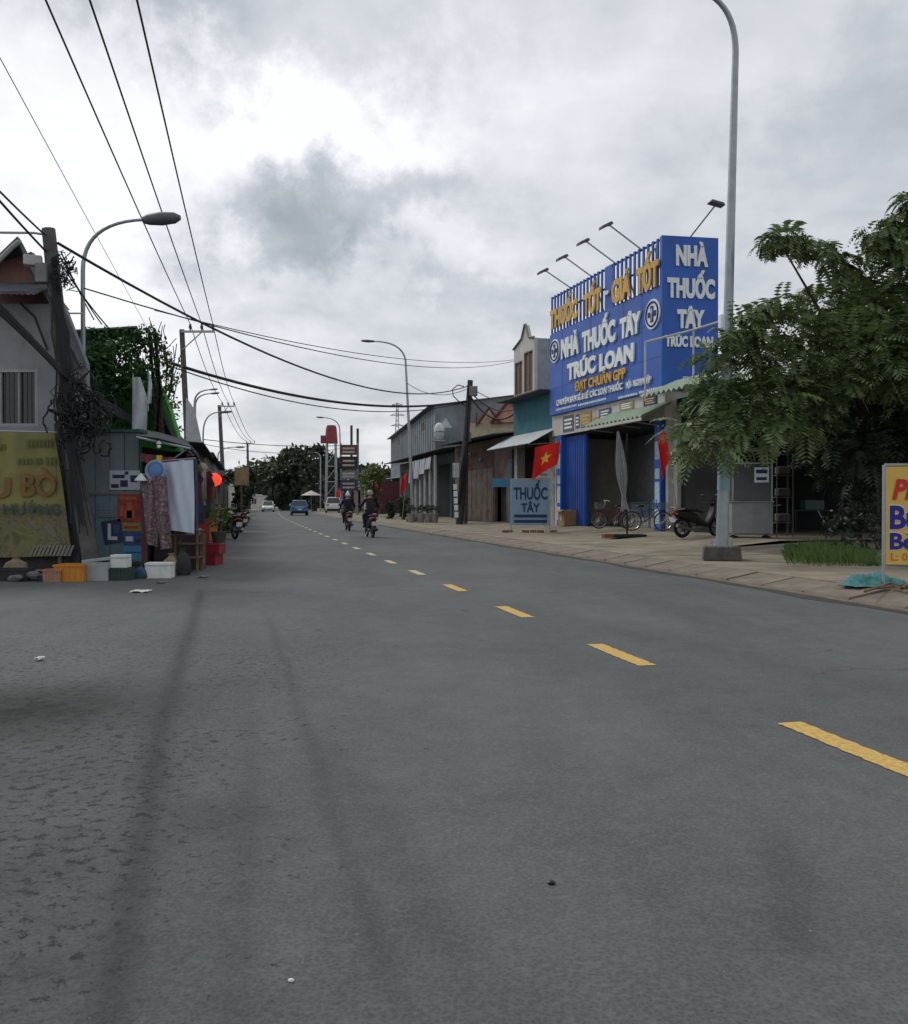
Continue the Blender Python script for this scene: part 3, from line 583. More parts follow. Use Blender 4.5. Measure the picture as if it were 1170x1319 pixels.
arm = MB().tube([p0, p1], .028, 8).build('floodlight_arm', galv, bb); h_ = MB(); h_.box(p1+Vector((.1, -.05, 0)), (.5, .34, .09), Matrix.Rotation(ang, 3, 'Z') @ Matrix.Rotation(rad(12), 3, 'Y'), .8); h_.build('floodlight_head', fl_m, arm, bevel=.012)
mb = MB()
for x in (1.5, 4.0, 6.5, 8.6): mb.tube([(x, -.03, Bz(ZT)-.2), (x, 1.5, .05)], .03, 6); mb.tube([(x, .02, Bz(ZB)+.1), (x, .02, Bz(ZT)-.1)], .03, 6)
mb.build('rear_brace', galv, bb)

# white pipe frame standing in front of the billboard
pf = thing('pipe_frame', 'thin white painted pipe frame standing before the billboard and awning', 'pipe frame', (P(831, 690, 28.5).x, 28.5, .2))
a, b_, c = P(831, 441, 28.5), P(893, 425, 28.0), P(932, 413, 27.2)
mb = MB().tube([a, b_, c], .035, 8); mb.build('top_pipe', whitew, pf, world=True)
for q in (a, b_): MB().tube([q, Vector((q.x, q.y, 4.6 if q is b_ else 4.45))], .028, 8).build('post', whitew, pf, world=True)
MB().tube([P(880, 486, 28.0), P(896, 487, 28.0)], .025, 8).build('short_pipe', whitew, pf, world=True)
MB().box(c+Vector((0, 0, -.05)), (.26, .26, .42)).build('end_box', ltr_w, pf, world=True, bevel=.02)
MB().tube([c, Vector((c.x, c.y, .2))], .04, 8).build('post', whitew, pf, world=True)

# ------------------------------------------------------------------ neighbouring narrow house
A0 = FC-pu*4.95                                                   # its far corner
nh = thing('narrow_house', 'narrow two storey house with pointed white gable, teal band and pale awning', 'house', (A0.x, A0.y, 0), RZP)
MB().span((0, 0, 4.35), (4.93, 4.0, 6.05)).build('teal_wall', teal, nh)
mb = MB(); mb.span((0, 1.2, 0), (.15, 8, 4.34)); mb.span((4.78, 1.2, 0), (4.93, 8, 4.34)); mb.span((.15, 3.5, 0), (4.78, 3.65, 4.34)); mb.build('ground_floor_wall', mat('dark brick wall', (0.13, 0.12, 0.115), dirt=.4), nh)  # one dark grey with mottling for the ground floor
for (x0, x1) in ((0.05, .42), (4.35, 4.85)):
    p = MB().span((x0, .02, PG-.02), (x1, .42, 4.34)).build('pillar', mat('pebble pillar', (0.34, 0.30, 0.28), 0.8, 0.55, 22, 0.2), nh)
q = MB(); corrug(q, -.35, 5.05, (-1.25, 3.78), (-.003, 4.45), .2, .02, .012); q.build('awning', whiteaw, nh)
q = MB(); 
for x in (0, 2.4, 4.8): q.tube([(x, -1.15, 3.75), (x, -.01, 3.85)], .02, 6)
q.build('awning_bracket', galv, nh)
q = MB(); q.span((-.35, -.75, 6.06), (4.95, 4.2, 6.12)); q.build('ledge', roofdark, nh)
# upper storey
H1, H2 = 6.125, 8.55
mb = MB(); wall_with_holes(mb, 0.05, 2.65, H1, H2, 0.0, .15, [(.15, 1.15, H1+.25, 7.95), (1.35, 2.45, H1+.25, 8.25)]); mb.prism([(.05, H2), (2.65, H2), (2.65, 8.75), (2.0, 8.85), (1.65, 9.5), (1.5, 9.5), (1.1, 8.95), (.05, 8.62)], .15, Matrix.Identity(4))
mb.build('gable_front', whitew, nh)
mb = MB(); mb.tube([(.0, -.03, 8.62), (1.1, -.03, 8.97), (1.5, -.03, 9.55), (1.65, -.03, 9.55), (2.0, -.03, 8.87), (2.68, -.03, 8.77)], .05, 6); mb.build('coping', mat('coping grey', (0.2, 0.19, 0.18)), nh)
for a, b2, z1 in ((.15, 1.15, 7.95), (1.35, 2.45, 8.25)):
    w = window(nh, a, b2, H1+.25, z1, .03, mat('brown frame', (0.22, 0.17, 0.12)), 2, mat('brown shutter', (.13, .10, .075), .8, .3, 8))
MB().span((.05, .153, H1), (2.65, 5.5, 8.74)).build('upper_wall', mat('pale grey side wall', (0.27, 0.30, 0.33), dirt=.3), nh)

bx = thing('cardboard_box', 'brown cardboard box beside the pebble pillar of the narrow house', 'box', tuple(P(731, 0, 37.2).xy)+(.33,), RZP)
MB().box((0, 0, .32), (.62, .55, .64)).build('carton', cardb, bx, bevel=.01); MB().span((-.05, -.28, .2), (.05, -.277, .62)).build('tape', ltr_w, bx)
MB().sheet([[(-.31, -.275, .645), (.31, -.275, .645)], [(-.31, -.48, .56), (.31, -.48, .56)]], .006).build('flap', cardb, bx)

# ------------------------------------------------------------------ street lamps and utility poles
lampm = mat('lamp housing', (0.10, 0.11, 0.12), 0.5)
def street_lamp(label, base, top, headp, r0=.11, r1=.055, base_box=True, col=galv, patches=False, headL=.75, grp='street lamps along the road', bulge=None):
    """base: Vector, top: straight top of the pole, headp: where the luminaire sits"""
    t = thing('street_lamp', label, 'street lamp', tuple(base), 0, grp)
    base, top, headp = Vector(base), Vector(top), Vector(headp)
    axis = (top-base)
    pts = [base+axis*i/6 for i in range(7)]; n = 12; bd = headp-top; h = Vector((bd.x, bd.y, 0))
    ctrl = top+Vector((0, 0, bd.z)) + axis.normalized()*0.02
    for i in range(1, n+1):
        u = i/n; pts.append(top*(1-u)**2+ctrl*2*u*(1-u)+headp*u*u)
    rs = [r0+(r1-r0)*min(1, i/6) for i in range(7)]+[r1*(1-.35*i/n) for i in range(1, n+1)]
    MB().tube(pts, rs, 14).build('pole', col, t, world=True, smooth=True)
    d = (pts[-1]-pts[-2]).normalized(); R_ = d.to_track_quat('X', 'Z').to_matrix()
    m_ = MB(); c = headp+d*headL*.45
    prof = [(-.5, .10, .06), (-.35, .17, .09), (0, .20, .11), (.35, .17, .09), (.5, .06, .04)]
    vs = []; k = 10; bl = bulge or 1
    for (a, w, hh) in prof:
        for j in range(k): th = 2*math.pi*j/k; vs.append(c+R_ @ Vector((a*headL, w*headL*.85*math.cos(th), hh*bl*headL*.9*math.sin(th))))
    fs = [(i*k+j, i*k+(j+1) % k, (i+1)*k+(j+1) % k, (i+1)*k+j) for i in range(4) for j in range(k)]+[tuple(range(k)), tuple(range(4*k, 5*k))]
    hd = m_.add(vs, fs).build('lamp_head', lampm, t, world=True, smooth=True)
    MB().ball(c-Vector((0, 0, .05*headL)), (.28*headL, .12*headL, .06*headL), 10, 6, R_).build('lens', mat('lamp lens', (.35, .36, .36), .2, dirt=0), hd, world=True, smooth=True)
    if base_box:
        MB().box(base+Vector((0, 0, .13)), (.72, .72, .26), -rad(13), .92).build('footing', darkconc, t, world=True, bevel=.02)
        MB().box(base+Vector((0, 0, .275)), (.4, .4, .025), -rad(13)).build('flange', galv, t, world=True)
        for i in (-1, 1):
            for j in (-1, 1): MB().tube([base+Vector((i*.15, j*.15, .28)), base+Vector((i*.15, j*.15, .36))], .018, 6).build('bolt', galv, t, world=True)
    if patches:
        for z0, z1 in ((1.35, 2.5),):
            a = base+axis*((z0)/axis.length); b = base+axis*((z1)/axis.length); MB().tube([a, b], [r0*1.01, r0*.985], 14, False).build('painted_band', tealp, t, world=True, smooth=True)
        MB().box(base+axis*(2.0/axis.length)+Vector((-.02, -.11, 0)), (.1, .03, .3)).build('hatch', galv, t, world=True)
    return t
b0 = G(930, 721, .15); street_lamp('tall grey street lamp nearest, on a dark block at the kerb beside the tree', b0, P(946, 70, b0.y), P(886, -12, b0.y-.3), .12, .062, patches=True)
b1 = Vector((P(533, 671, 53.5).x, 53.5, .15)); street_lamp('tall street lamp beside the row of flower pots, curving over the road', b1, P(523, 470, 53.5), P(482, 440, 53.2), .12, .06, headL=.8)
b2 = Vector((P(441, 660, 101).x, 101, .15)); street_lamp('distant street lamp behind the brown stacked sign board, arching over the road', b2, P(438, 555, 101), P(417, 538, 100), .13, .07, headL=.9)
street_lamp('street lamp with a big grey head beside the leaning cable pole on the left', Vector((-7.12, 17.45, .05)), P(108, 350, 17.45), P(188, 284, 17.3), .045, .042, False, headL=.74, bulge=1.7)
street_lamp('small street lamp just beyond the white roadside sheet, upper of the pair of arms', Vector((P(251, 600, 46).x, 46, .05)), P(251, 520, 46), P(271, 502, 45.6), .09, .05, False, headL=.5)
street_lamp('small street lamp just beyond the white roadside sheet, lower of the pair of arms', Vector((P(250, 600, 50).x, 50, .05)), P(252, 524, 50), P(272, 507, 49.6), .09, .05, False, headL=.6)
street_lamp('arched street lamp beside the third utility pole on the left', Vector((P(262, 600, 64).x, 64, .05)), P(262, 560, 64), P(284, 531, 64), .09, .06, False, headL=.9)
street_lamp('farthest left street lamp, low against the trees', Vector((P(281, 620, 112).x, 112, .05)), P(281, 588, 112), P(304, 576, 112), .1, .08, False, headL=1.2)
street_lamp('thin far street lamp on the right kerb beside the white parked van', Vector((P(413, 655, 125).x, 125, .15)), P(413, 590, 125), P(405, 583, 125), .1, .08, False, headL=1.0)

# left: leaning utility pole at the corner house, with its box and tangle of cables
up = thing('utility_pole', 'short leaning concrete pole wrapped in black cables at the grey corner house', 'utility pole', (-6.35, 16.1, .03), 0, 'utility poles')
pb, pt = Vector((-6.40, 16.1, .03)), P(64, 296, 16.1)
MB().tube([pb, P(97, 600, 16.1), P(78, 430, 16.1), pt], [.15, .14, .13, .115], 12).build('pole', conc_pole, up, world=True, smooth=True)
mb = MB().box(P(44, 437/1.0-100, 16.0), (.30, .2, .18), rad(20)); mb.build('lamp_box', mat('pale box', (.42, .42, .42)), up, world=True, bevel=.02)
MB().tube([P(0, 300.5, 16.0), P(46, 301, 16.1), P(58, 303, 16.1)], .022, 6).build('side_bar', galv, up, world=True)
MB().box(P(57, 353, 16.0), (.2, .22, .34)).build('meter_box', mat('grey box', (.2, .2, .21)), up, world=True, bevel=.02)
MB().tube([P(90, 404, 16.2), P(107, 404, 17.3)], .018, 6).build('bracket', galv, up, world=True)
ct = MB()
for i in range(120):                                               # loops and coils around the pole
    c = P(random.gauss(106, 16), random.gauss(535, 24), 15.8+random.uniform(-.1, .2)); r = random.uniform(.04, .17)
    a = random.uniform(0, 6.28); pts = [c+Vector((r*math.cos(a+k*.55)*random.uniform(.7, 1.1), random.uniform(-.06, .06), r*1.3*math.sin(a+k*.55)*random.uniform(.7, 1.1))) for k in range(random.randint(7, 13))]
    ct.tube(pts, random.uniform(.008, .019), 5)
for i in range(44):
    x = random.gauss(80, 5); ct.tube([P(70+random.gauss(0, 3), 330+random.uniform(0, 60), 15.95), P(x+2, 430, 15.92), P(88+random.gauss(0, 6), 520, 15.85), P(102+random.gauss(0, 7), 620+random.uniform(0, 70), 15.8)], random.uniform(.008, .018), 5)
for i in range(34):
    x = 78+random.uniform(-6, 16); y = random.uniform(325, 372); ct.tube([P(x+random.uniform(-8, 8), y+random.uniform(-6, 10), 15.9) for k in range(6)], .01, 5)
tag(ct.build('cable_tangle', cablem), 'black tangle of coiled cables hanging on the leaning pole', 'cables')
th_ = MB()
for i in range(11):
    o_ = random.uniform(-5, 5); z_ = random.uniform(-6, 6)
    th_.tube([P(-40, 352+o_+z_, 15.0), P(0, 398+o_+z_*.6, 15.2), P(40, 437+o_, 15.4), P(78, 477+z_*.8, 15.6), P(112, 507+o_, 16.4), P(150, 530+z_, 18), P(200, 560+o_, 22)], random.uniform(.02, .033), 6)
tag(th_.build('cable_bundle', cablem), 'thick drooping bundle of black cables across the grey corner house', 'cables')

ins_m = mat('insulator', (.12, .07, .06), .3)
def tpole(label, px, Y, topy, r, armx, lean=0):
    b = Vector((P(px, 0, Y).x, Y, .03)); t = thing('utility_pole', label, 'utility pole', tuple(b), 0, 'utility poles')
    top = P(px-lean, topy, Y); MB().tube([b, top], [r*1.35, r], 12).build('pole', conc_pole, t, world=True, smooth=True)
    x0, x1 = armx; zA = top.z-.12; a, c = P(x0, 0, Y), P(x1, 0, Y)
    MB().box(((a.x+c.x)/2, Y-r, zA), (abs(c.x-a.x), .1, .1)).build('crossarm', galv, t, world=True)
    MB().tube([(c.x-(c.x-a.x)*.35, Y-r-.05, zA-.02), (top.x, Y-r-.05, zA-1.0)], .03, 6).build('brace', galv, t, world=True)
    out = []
    for f in (.28, .63, .97):
        p = Vector((a.x+(c.x-a.x)*f, Y-r, zA+.05)); m_ = MB().tube([p, p+Vector((0, 0, .12)), p+Vector((0, 0, .18)), p+Vector((0, 0, .34))], [.03, .06, .09, .04], 8); m_.build('insulator', ins_m, t, world=True); out.append(p+Vector((0, 0, .33)))
    return t, out
tp2, I2 = tpole('tall dark pole with a side crossarm and three insulators, first beyond the corner stall', 247, 46, 425, .13, (235, 277), 12)
tp3, I3 = tpole('second tall crossarm pole on the left, beside the arched street lamp', 290, 82, 522, .16, (281, 303), 7)
tp4, I4 = tpole('third crossarm pole on the left, thin and far off', 321, 150, 570, .18, (314, 329), 2)

upr = thing('utility_pole', 'leaning dark concrete pole on the right pavement before the rusty shed', 'utility pole', tuple(Vector((P(592, 0, 47).x, 47, .15))), 0, 'utility poles')
rb, rt = Vector((P(592, 0, 47).x, 47, .14)), P(606, 490, 47)
MB().tube([rb, rb.lerp(rt, .5), rt], [.2, .17, .14], 12).build('pole', mat('dark pole', (.055, .055, .055), .9, .3, 5), upr, world=True, smooth=True)
MB().box(P(610, 504, 46.8), (.42, .3, .5)).build('junction_box', mat('grey box', (.2, .2, .21)), upr, world=True, bevel=.03)
MB().box(P(587.5, 606, 46.7), (.34, .2, .75)).build('meter_box', mat('pale box', (.42, .42, .42)), upr, world=True, bevel=.02)
for k in range(5): MB().box(P(586.5+.4*k, 627+9*k, 46.72), (.2, .02, .28)).build('pasted_notice', ltr_w, upr, world=True)
q = MB()
for k in range(7): a = random.uniform(-4, 4); q.tube([P(604+a*.3, 498, 46.8), P(602-a*.4, 560, 46.7), P(596+a, 610, 46.7), P(592+a*.5, 650, 46.75)], .022, 5)
q.tube([P(598, 498, 46.8), P(590, 496, 46.8), P(583, 502, 46.8), P(584, 510, 46.8), P(592, 518, 46.8), P(602, 524, 46.8)], .03, 6); q.build('pole_cable', cablem, upr, world=True)
up2 = thing('steel_post', 'thin pale post standing right of the leaning dark pole', 'post', (P(600, 0, 47.5).x, 47.5, .15)); 
MB().tube([(P(600, 0, 47.5).x, 47.5, .14), P(601, 560, 47.5)], .11, 10).build('post_shaft', conc_pole, up2, world=True, smooth=True); MB().box(P(601, 563, 47.3), (.5, .3, .5)).build('cap_box', greysheet, up2, world=True, bevel=.02)

# wires (each one a thing)
def wire(label, pts, r, grp='overhead wires'):
    tag(MB().tube(pts, r, 6).build('overhead_wire', cablem), label, 'wire', grp)
def pt_dir(a, b, k): return a+(b-a)*k
for i, (px, nm) in enumerate(((68, 'leftmost of the three high wires converging on the first crossarm pole'), (123, 'middle of the three high wires converging on the first crossarm pole'), (182, 'rightmost of the three high wires converging on the first crossarm pole'))):
    a = I2[i]; b = P(px, 0, 15.4); e = pt_dir(a, b, 1.6); wire(nm, sag(a, e, .25, 24), .020)
    wire(['left', 'middle', 'right'][i]+' wire of the three between the first and second crossarm poles', sag(a, I3[i], .5), .022)
    wire(['left', 'middle', 'right'][i]+' wire of the three between the far crossarm poles', sag(I3[i], I4[i], .8), .03)
wire('faint thin wire running down from the left edge to the leafy house', [P(-30, 20, 14), P(0, 72, 16), P(115, 285, 26), P(190, 422, 46)], .010)
wire('upper short wire from the left edge to the top of the leaning pole', sag(P(-40, 205, 12), P(60, 304, 16.1), .02), .017)
wire('lower short wire from the left edge crossing behind the leaning pole', sag(P(-40, 212, 12), P(62, 326, 16.1), .02), .02)
wire('dark cable sagging across the road from the left pole to the right pole top', sag(P(76, 314, 16.1), P(604, 497, 47), 1.3, 30), .026)
wire('thick cable across the road reaching the right leaning pole lower down', sag(P(215, 466, 30), P(600, 517, 47), .75, 30), .055)
wire('thin cable just under the thick one across the road', sag(P(215, 470, 30), P(600, 518, 47), .95, 30), .022)
wire('long pale wire crossing to the pointed gable house', sag(P(110, 372, 17), P(700, 452, 60), 1.3, 30), .014)
wire('second long pale wire crossing to the pointed gable house', sag(P(200, 400, 24), P(700, 457, 60), .9, 30), .014)
for i, (a, b) in enumerate(((86, 1), (100, 2), (112, 3))): wire(['nearest', 'middle', 'farthest'][i]+' steep cable from the leaning pole down to the leafy house', sag(P(80, 325+8*i, 16.1), P(122+10*i, 412+6*i, 19), .05), .014)
for i in range(3): wire(['top', 'middle', 'bottom'][i]+' service wire from the right pole to the blue billboard house', sag(P(607, 500+6*i, 47), P(664, 522+5*i, 44.5), .15+.25*i), .02+.012*i)
wire('low far wire across the road before the distant trees', sag(P(262, 566, 90), P(437, 574, 110), .3), .04)
wire('second low far wire across the road before the distant trees', sag(P(262, 572, 90), P(437, 578, 110), .7), .03)
wire('thin wire from the right pole towards the tall lamp', sag(P(604, 500, 47), P(525, 494, 53.5), .5), .018)

# ------------------------------------------------------------------ flags and signs on the right pavement
def star(r, n=5): return [((r if i % 2 == 0 else r*.39)*math.sin(math.pi*i/n), (r if i % 2 == 0 else r*.39)*math.cos(math.pi*i/n)) for i in range(2*n)]
def flag(label, base, h, w, hh, tilt, rz, fold=.06, star_on=True, polem=galv, slant=0.0, drop=.25):
    t = thing('flag', label, 'flag', tuple(base), rz, 'red flags with a yellow star')
    tx = h*math.sin(tilt); tz = h*math.cos(tilt)
    MB().tube([(0, 0, 0), (tx, 0, tz)], .018, 8).build('pole', polem, t)
    ax = Vector((math.sin(tilt), 0, math.cos(tilt))); side = Vector((math.cos(drop), 0, -math.sin(drop)))
    o0 = Vector((tx, 0, tz))-ax*.05; n, k = 14, 10; gr = []
    for i in range(n+1):
        row = []
        for j in range(k+1):
            u, v = i/n, j/k; p = o0+side*(w*u)-ax*(hh*v)+Vector((0, fold*math.sin(u*7+v*1.5)*(.3+u), -slant*u*v)); row.append(p)
        gr.append(row)
    cl = MB().sheet(gr, .004).build('cloth', red, t, smooth=True)
    if star_on:
        c0 = 7; base_p = gr[7][5]; r = hh*.26
        for sg in (-1, 1):
            pts = []
            for (sx2, sz2) in [(0, 0)]+star(r):
                u = .5+sx2/w; v = .5-sz2/hh; pts.append(o0+side*(w*u)-ax*(hh*v)+Vector((0, fold*math.sin(u*7+v*1.5)*(.3+u)+sg*.012, -slant*u*v)))
            MB().add(pts, [(0, 1+i, 1+(i+1) % 10) for i in range(10)]).build('star', staryel, cl)
    return t
fb = G(704, 683, .25); flag('bright red flag with yellow star flying before the narrow house', fb, P(0, 567, fb.y).z-.2, 1.05, .85, -.17, math.pi+.25, .10, slant=.35, drop=.22)
fb2 = Vector((P(874, 0, 28.5).x, 28.3, .3)); flag('red flag drooping in folds beside the near blue pillar', fb2, 3.35, .45, .95, .14, rad(178), .10, False, slant=.3, drop=1.0)
for (px, yb, Y, lab) in ((513, 665, 57, 'red flag in the shade beside the tall street lamp'), (478, 655, 78, 'small red flag before the yellow green tree'), (431, 655, 105, 'red flag by the pale wall beside the distant street lamp')):
    flag(lab, Vector((P(px+5, 0, Y).x, Y, .15)), 3.2, .6 if Y < 90 else 1.0, 1.1, -.10, math.pi, .12, False, drop=1.0)

# blue THUOC TAY board on bricks
sb = G(684, 686, .15); sg = thing('pavement_sign', 'pale blue pharmacy sign on two legs weighted with bricks on the pavement', 'sign', tuple(sb), -rad(8))
sgm = mat('faded blue board', (0.20, 0.32, 0.42), .6, .12, 3, .05, dirt=.3)
z0, z1 = .28, 1.98; W = .72
MB().span((-W, -.02, z0), (W-.04, .02, z1)).build('board', sgm, sg, bevel=.006)
for x in (-W-.02, W-.02): MB().span((x-.025, -.025, -.03), (x+.025, .025, z1+.03)).build('leg', galv, sg)
MB().span((-W+.01, -.024, z1+.002), (W-.05, .024, z1+.04)).build('top_rail', galv, sg)
navy2 = mat('sign navy', (0.012, 0.035, 0.12), .6)
text('THUỐC', (-W+.08, W-.1, 1.22, 1.95), navy2, sg, y=-.022, th=.012, bold=.03); text('TÂY', (-.36, .34, .76, 1.18), navy2, sg, y=-.022, th=.012, bold=.03)
for zz_ in (.62, .42): 
    MB().span((-W+.1, -.03, zz_-.055), (W-.12, -.022, zz_+.055)).build('print_band', navy2, sg)
for k, (dx, dy) in enumerate(((-.95, -.1), (-.75, .15), (-.2, -.05), (.1, .1), (.35, -.12), (.85, 0))):
    c = sb+Vector((dx, dy, 0)); o = MB().box((0, 0, .045), (.24, .12, .09), random.uniform(0, 3)).build('brick', brick_m if k % 2 == 0 else kerbm, loc=c, bevel=.008)
    tag(o, ['red brick lying left of the blue pavement sign, outermost', 'grey block by the left leg of the blue pavement sign', 'red brick under the middle of the blue pavement sign', 'grey block under the blue pavement sign, right of middle', 'red brick near the right leg of the blue pavement sign', 'grey block outside the right leg of the blue pavement sign'][k], 'brick', 'bricks round the blue sign')
# pale diamond banner behind it
dn = thing('diamond_sign', 'pale diamond shaped board leaning on edge behind the blue pavement sign', 'sign', tuple(G(702, 679, .28)), -.2)
zc = 1.9; MB().prism([(-.42, zc+.2), (.0, zc+1.0), (.42, zc), (.05, zc-1.0)], .03, Matrix.Identity(4)).build('board', mat('pale print', (.42, .42, .42), .7, .3, 14, 0), dn)
MB().tube([(0, .04, 0), (0, .04, zc+.6)], .02, 6).build('post', galv, dn)
q = MB()
for k in range(6): q.span((-.2, -.006, zc-.5+.17*k), (.18-.02*k, -.001, zc-.42+.17*k))
q.build('print_line', mat('grey print', (.17, .17, .18)), dn)

# yellow food sign at the right edge
yb = G(1140, 757, .15); ys = thing('food_sign', 'yellow noodle soup sign board on metal legs at the right edge', 'sign', (yb.x, yb.y, .15), rad(-4))
yel = mat('yellow board', (0.62, 0.42, 0.10), .55, .08, 2, .03, dirt=.12); k = yb.y/F
def yz(py): return CH+(HY-py)*k-.15
w_ = .86
MB().span((0.0, -.03, yz(727)), (w_, .0, yz(601))).build('board', yel, ys)
for (a, b_, c_, d_) in ((-.03, -.005, yz(755)-.03, yz(599)), (w_+.003, w_+.03, yz(755)-.03, yz(599))): MB().span((a, -.035, c_), (b_, .01, d_)).build('leg', galv, ys)
MB().span((-.003, -.036, yz(600)), (w_, .01, yz(597))).build('top_rail', galv, ys)
redl = mat('red letters', (.55, .03, .02), .6, .05, dirt=0); navl = mat('deep blue letters', (.02, .02, .22), .6, .05, dirt=0); whl = mat('white outline', (.75, .75, .7), .6, .05, dirt=0); orl = mat('orange letters', (.5, .16, .02), .6, dirt=0)
for s_, x0, x1, p1, p0, lm, sh in (('PHỞ', .08, .72, 608, 644, redl, .25), ('Bún', .05, .62, 651, 682, navl, 0), ('Bò', .05, .40, 686, 708, navl, 0)):
    if s_ != 'PHỞ': text(s_, (x0-.008, x1+.008, yz(p0+1), yz(p1-1)), whl, ys, y=-.031, th=.003, bold=.055, shear=sh)
    text(s_, (x0, x1, yz(p0), yz(p1)), lm, ys, y=-.0355, th=.006, bold=.035, shear=sh)
text('L: 0972', (.07, .5, yz(722), yz(712)), orl, ys, y=-.031, th=.004, bold=.01)
# teal net heap at its foot
netm = mat('teal net', (.06, .19, .20), .9, .35, 20, .4, dirt=.2); mb = MB(); c = Vector((yb.x-.02, yb.y+.25, .15)); gr = []
for i in range(17):
    row = []
    for j in range(13):
        u, v = i/16-.5, j/12-.5; r = max(0, 1-(2.1*u)**2-(2.1*v)**2)
        row.append(c+Vector((u*.8+.05*math.sin(9*v+3*u), v*.55+.03*math.sin(13*u), .012+.17*r**.6*(.7+.4*math.sin(17*u+9*v)))))
    gr.append(row)
tag(mb.sheet(gr).build('plastic_net', netm, smooth=True), 'crumpled teal plastic net heaped at the foot of the yellow sign', 'net')
for k in range(3):
    q = MB().tube([G(1115+12*k, 764-4*k, .15)+Vector((0, 0, .02)), G(1145+9*k, 757+3*k, .15)+Vector((0, 0, .05)), G(1175, 760-5*k, .15)+Vector((0, 0, .02))], .018, 6).build('stick', wood)
    tag(q, ['nearest to the kerb', 'middle', 'farthest from the kerb'][k]+' of the sticks lying by the yellow sign', 'stick', 'sticks by the yellow sign')

# ------------------------------------------------------------------ parasol, bicycles, motorbikes
pc = G(808, 692, .2); ps = thing('folded_parasol', 'tall folded grey parasol standing in a black base before the pharmacy', 'parasol', tuple(pc), 0)
MB().span((-.55, -.32, 0), (.55, .32, .09)).build('base', blackp, ps, bevel=.02)
MB().tube([(0, 0, .08), (0, 0, 3.2)], .028, 10).build('pole', blackp, ps, smooth=True)
mb = MB(); n = 26; prof = [(.04, 3.25, 0), (.10, 3.0, 0), (.17, 2.6, 0), (.22, 2.2, .0), (.2, 1.8, .0), (.13, 1.45, 0), (.085, 1.25, 0), (.15, 1.0, 0), (.20, .82, 0)]
sc2 = pc.y/30.0; vs = []
for (r, z, _) in prof:
    for j in range(n): a = 2*math.pi*j/n; q = r*.6*(1+.34*math.cos(8*a+z)); vs.append((q*math.cos(a)-.28*(z-.2)/3.0, q*math.sin(a), z+.06*math.sin(3*a)*(1 if z < .9 else 0)))
mb.add(vs, [(i*n+j, i*n+(j+1) % n, (i+1)*n+(j+1) % n, (i+1)*n+j) for i in range(len(prof)-1) for j in range(n)]); mb.build('canopy', cloth_g, ps, smooth=True)
tag(MB().box((0, 0, .06), (.32, .16, .12), .4).build('brick', brick_m, loc=G(783, 693, .2), bevel=.01), 'lone reddish brick on the forecourt left of the parasol base', 'brick')

def wheel(par, c, r, tr, spoke=10, w=None, rimm=chrome):
    t = MB().ring(c, r-tr, tr, 'Y', 28, 8).build('wheel', rubber, par, smooth=True)
    MB().ring(c, r-2*tr-.005, tr*.45, 'Y', 28, 6).build('rim', rimm, t, smooth=True)
    q = MB(); c = Vector(c)
    for i in range(spoke): a = 2*math.pi*i/spoke; q.tube([c+Vector((0, (.02 if i % 2 else -.02), 0)), c+Vector(((r-2*tr)*math.cos(a), 0, (r-2*tr)*math.sin(a)))], .006 if spoke > 8 else .018, 4)
    q.tube([c-Vector((0, .05, 0)), c+Vector((0, .05, 0))], .035, 8); q.build('spokes', rimm, t)
    return t
def bicycle(label, loc, rz, fm):
    t = thing('bicycle', label, 'bicycle', tuple(loc), rz, 'bicycles before the pharmacy')
    wheel(t, (-.5, 0, .32), .32, .02, 16); wheel(t, (.52, 0, .32), .32, .02, 16)
    q = MB(); q.tube([(-.08, 0, .3), (-.2, 0, .75)], .017); q.tube([(-.08, 0, .3), (.33, 0, .68)], .022); q.tube([(-.17, 0, .62), (.33, 0, .76)], .017); q.tube([(-.08, 0, .3), (-.5, .05, .32), ], .012); q.tube([(-.5, .05, .32), (-.18, 0, .66)], .012); q.tube([(.3, 0, .86), (.52, .05, .32)], .015); q.tube([(.3, 0, .86), (.52, -.05, .32)], .015)
    q.build('frame', fm, t, smooth=True)
    MB().ball((-.22, 0, .82), (.14, .08, .04)).build('saddle', blackp, t, smooth=True)
    MB().tube([(-.21, 0, .74), (-.22, 0, .8)], .014).build('seat_post', chrome, t)
    MB().tube([(.2, -.26, .98), (.3, -.12, 1.02), (.29, 0, .98), (.3, .12, 1.02), (.2, .26, .98)], .014).build('handlebar', chrome, t); MB().tube([(.29, 0, .98), (.3, 0, .84)], .014).build('stem', chrome, t)
    q = MB(); q.span((.36, -.15, .72), (.62, .15, .73)); 
    for z in (.78, .85, .93): q.tube([(.36, -.15, z), (.64, -.15, z), (.64, .15, z), (.36, .15, z), (.36, -.15, z)], .006, 4)
    for i in range(6):
        for y in (-.15, .15): q.tube([(.36+.056*i, y, .73), (.36+.056*i, y, .93)], .004, 4)
    q.build('basket', steel, t)
    q = MB(); q.ring((-.08, 0, .3), .09, .012, 'Y', 16, 5); q.tube([(-.08, .06, .3), (-.02, .06, .16)], .01); q.tube([(-.08, -.06, .3), (-.14, -.06, .44)], .01); q.span((-.06, .06, .15), (.02, .14, .17)); q.span((-.18, -.14, .43), (-.10, -.06, .45)); q.build('crank', chrome, t)
    MB().sheet([[(-.5+.36*math.cos(a), y, .32+.36*math.sin(a)) for y in (-.03, .03)] for a in [rad(20+14*i) for i in range(11)]], .004).build('mudguard', fm, t)
    q = MB(); q.tube([(-.72, .06, .7), (-.3, .06, .68), (-.3, -.06, .68), (-.72, -.06, .7), (-.72, .06, .7)], .01, 5); q.tube([(-.6, .06, .7), (-.5, .06, .33)], .008, 5); q.build('rack', steel, t)
    return t
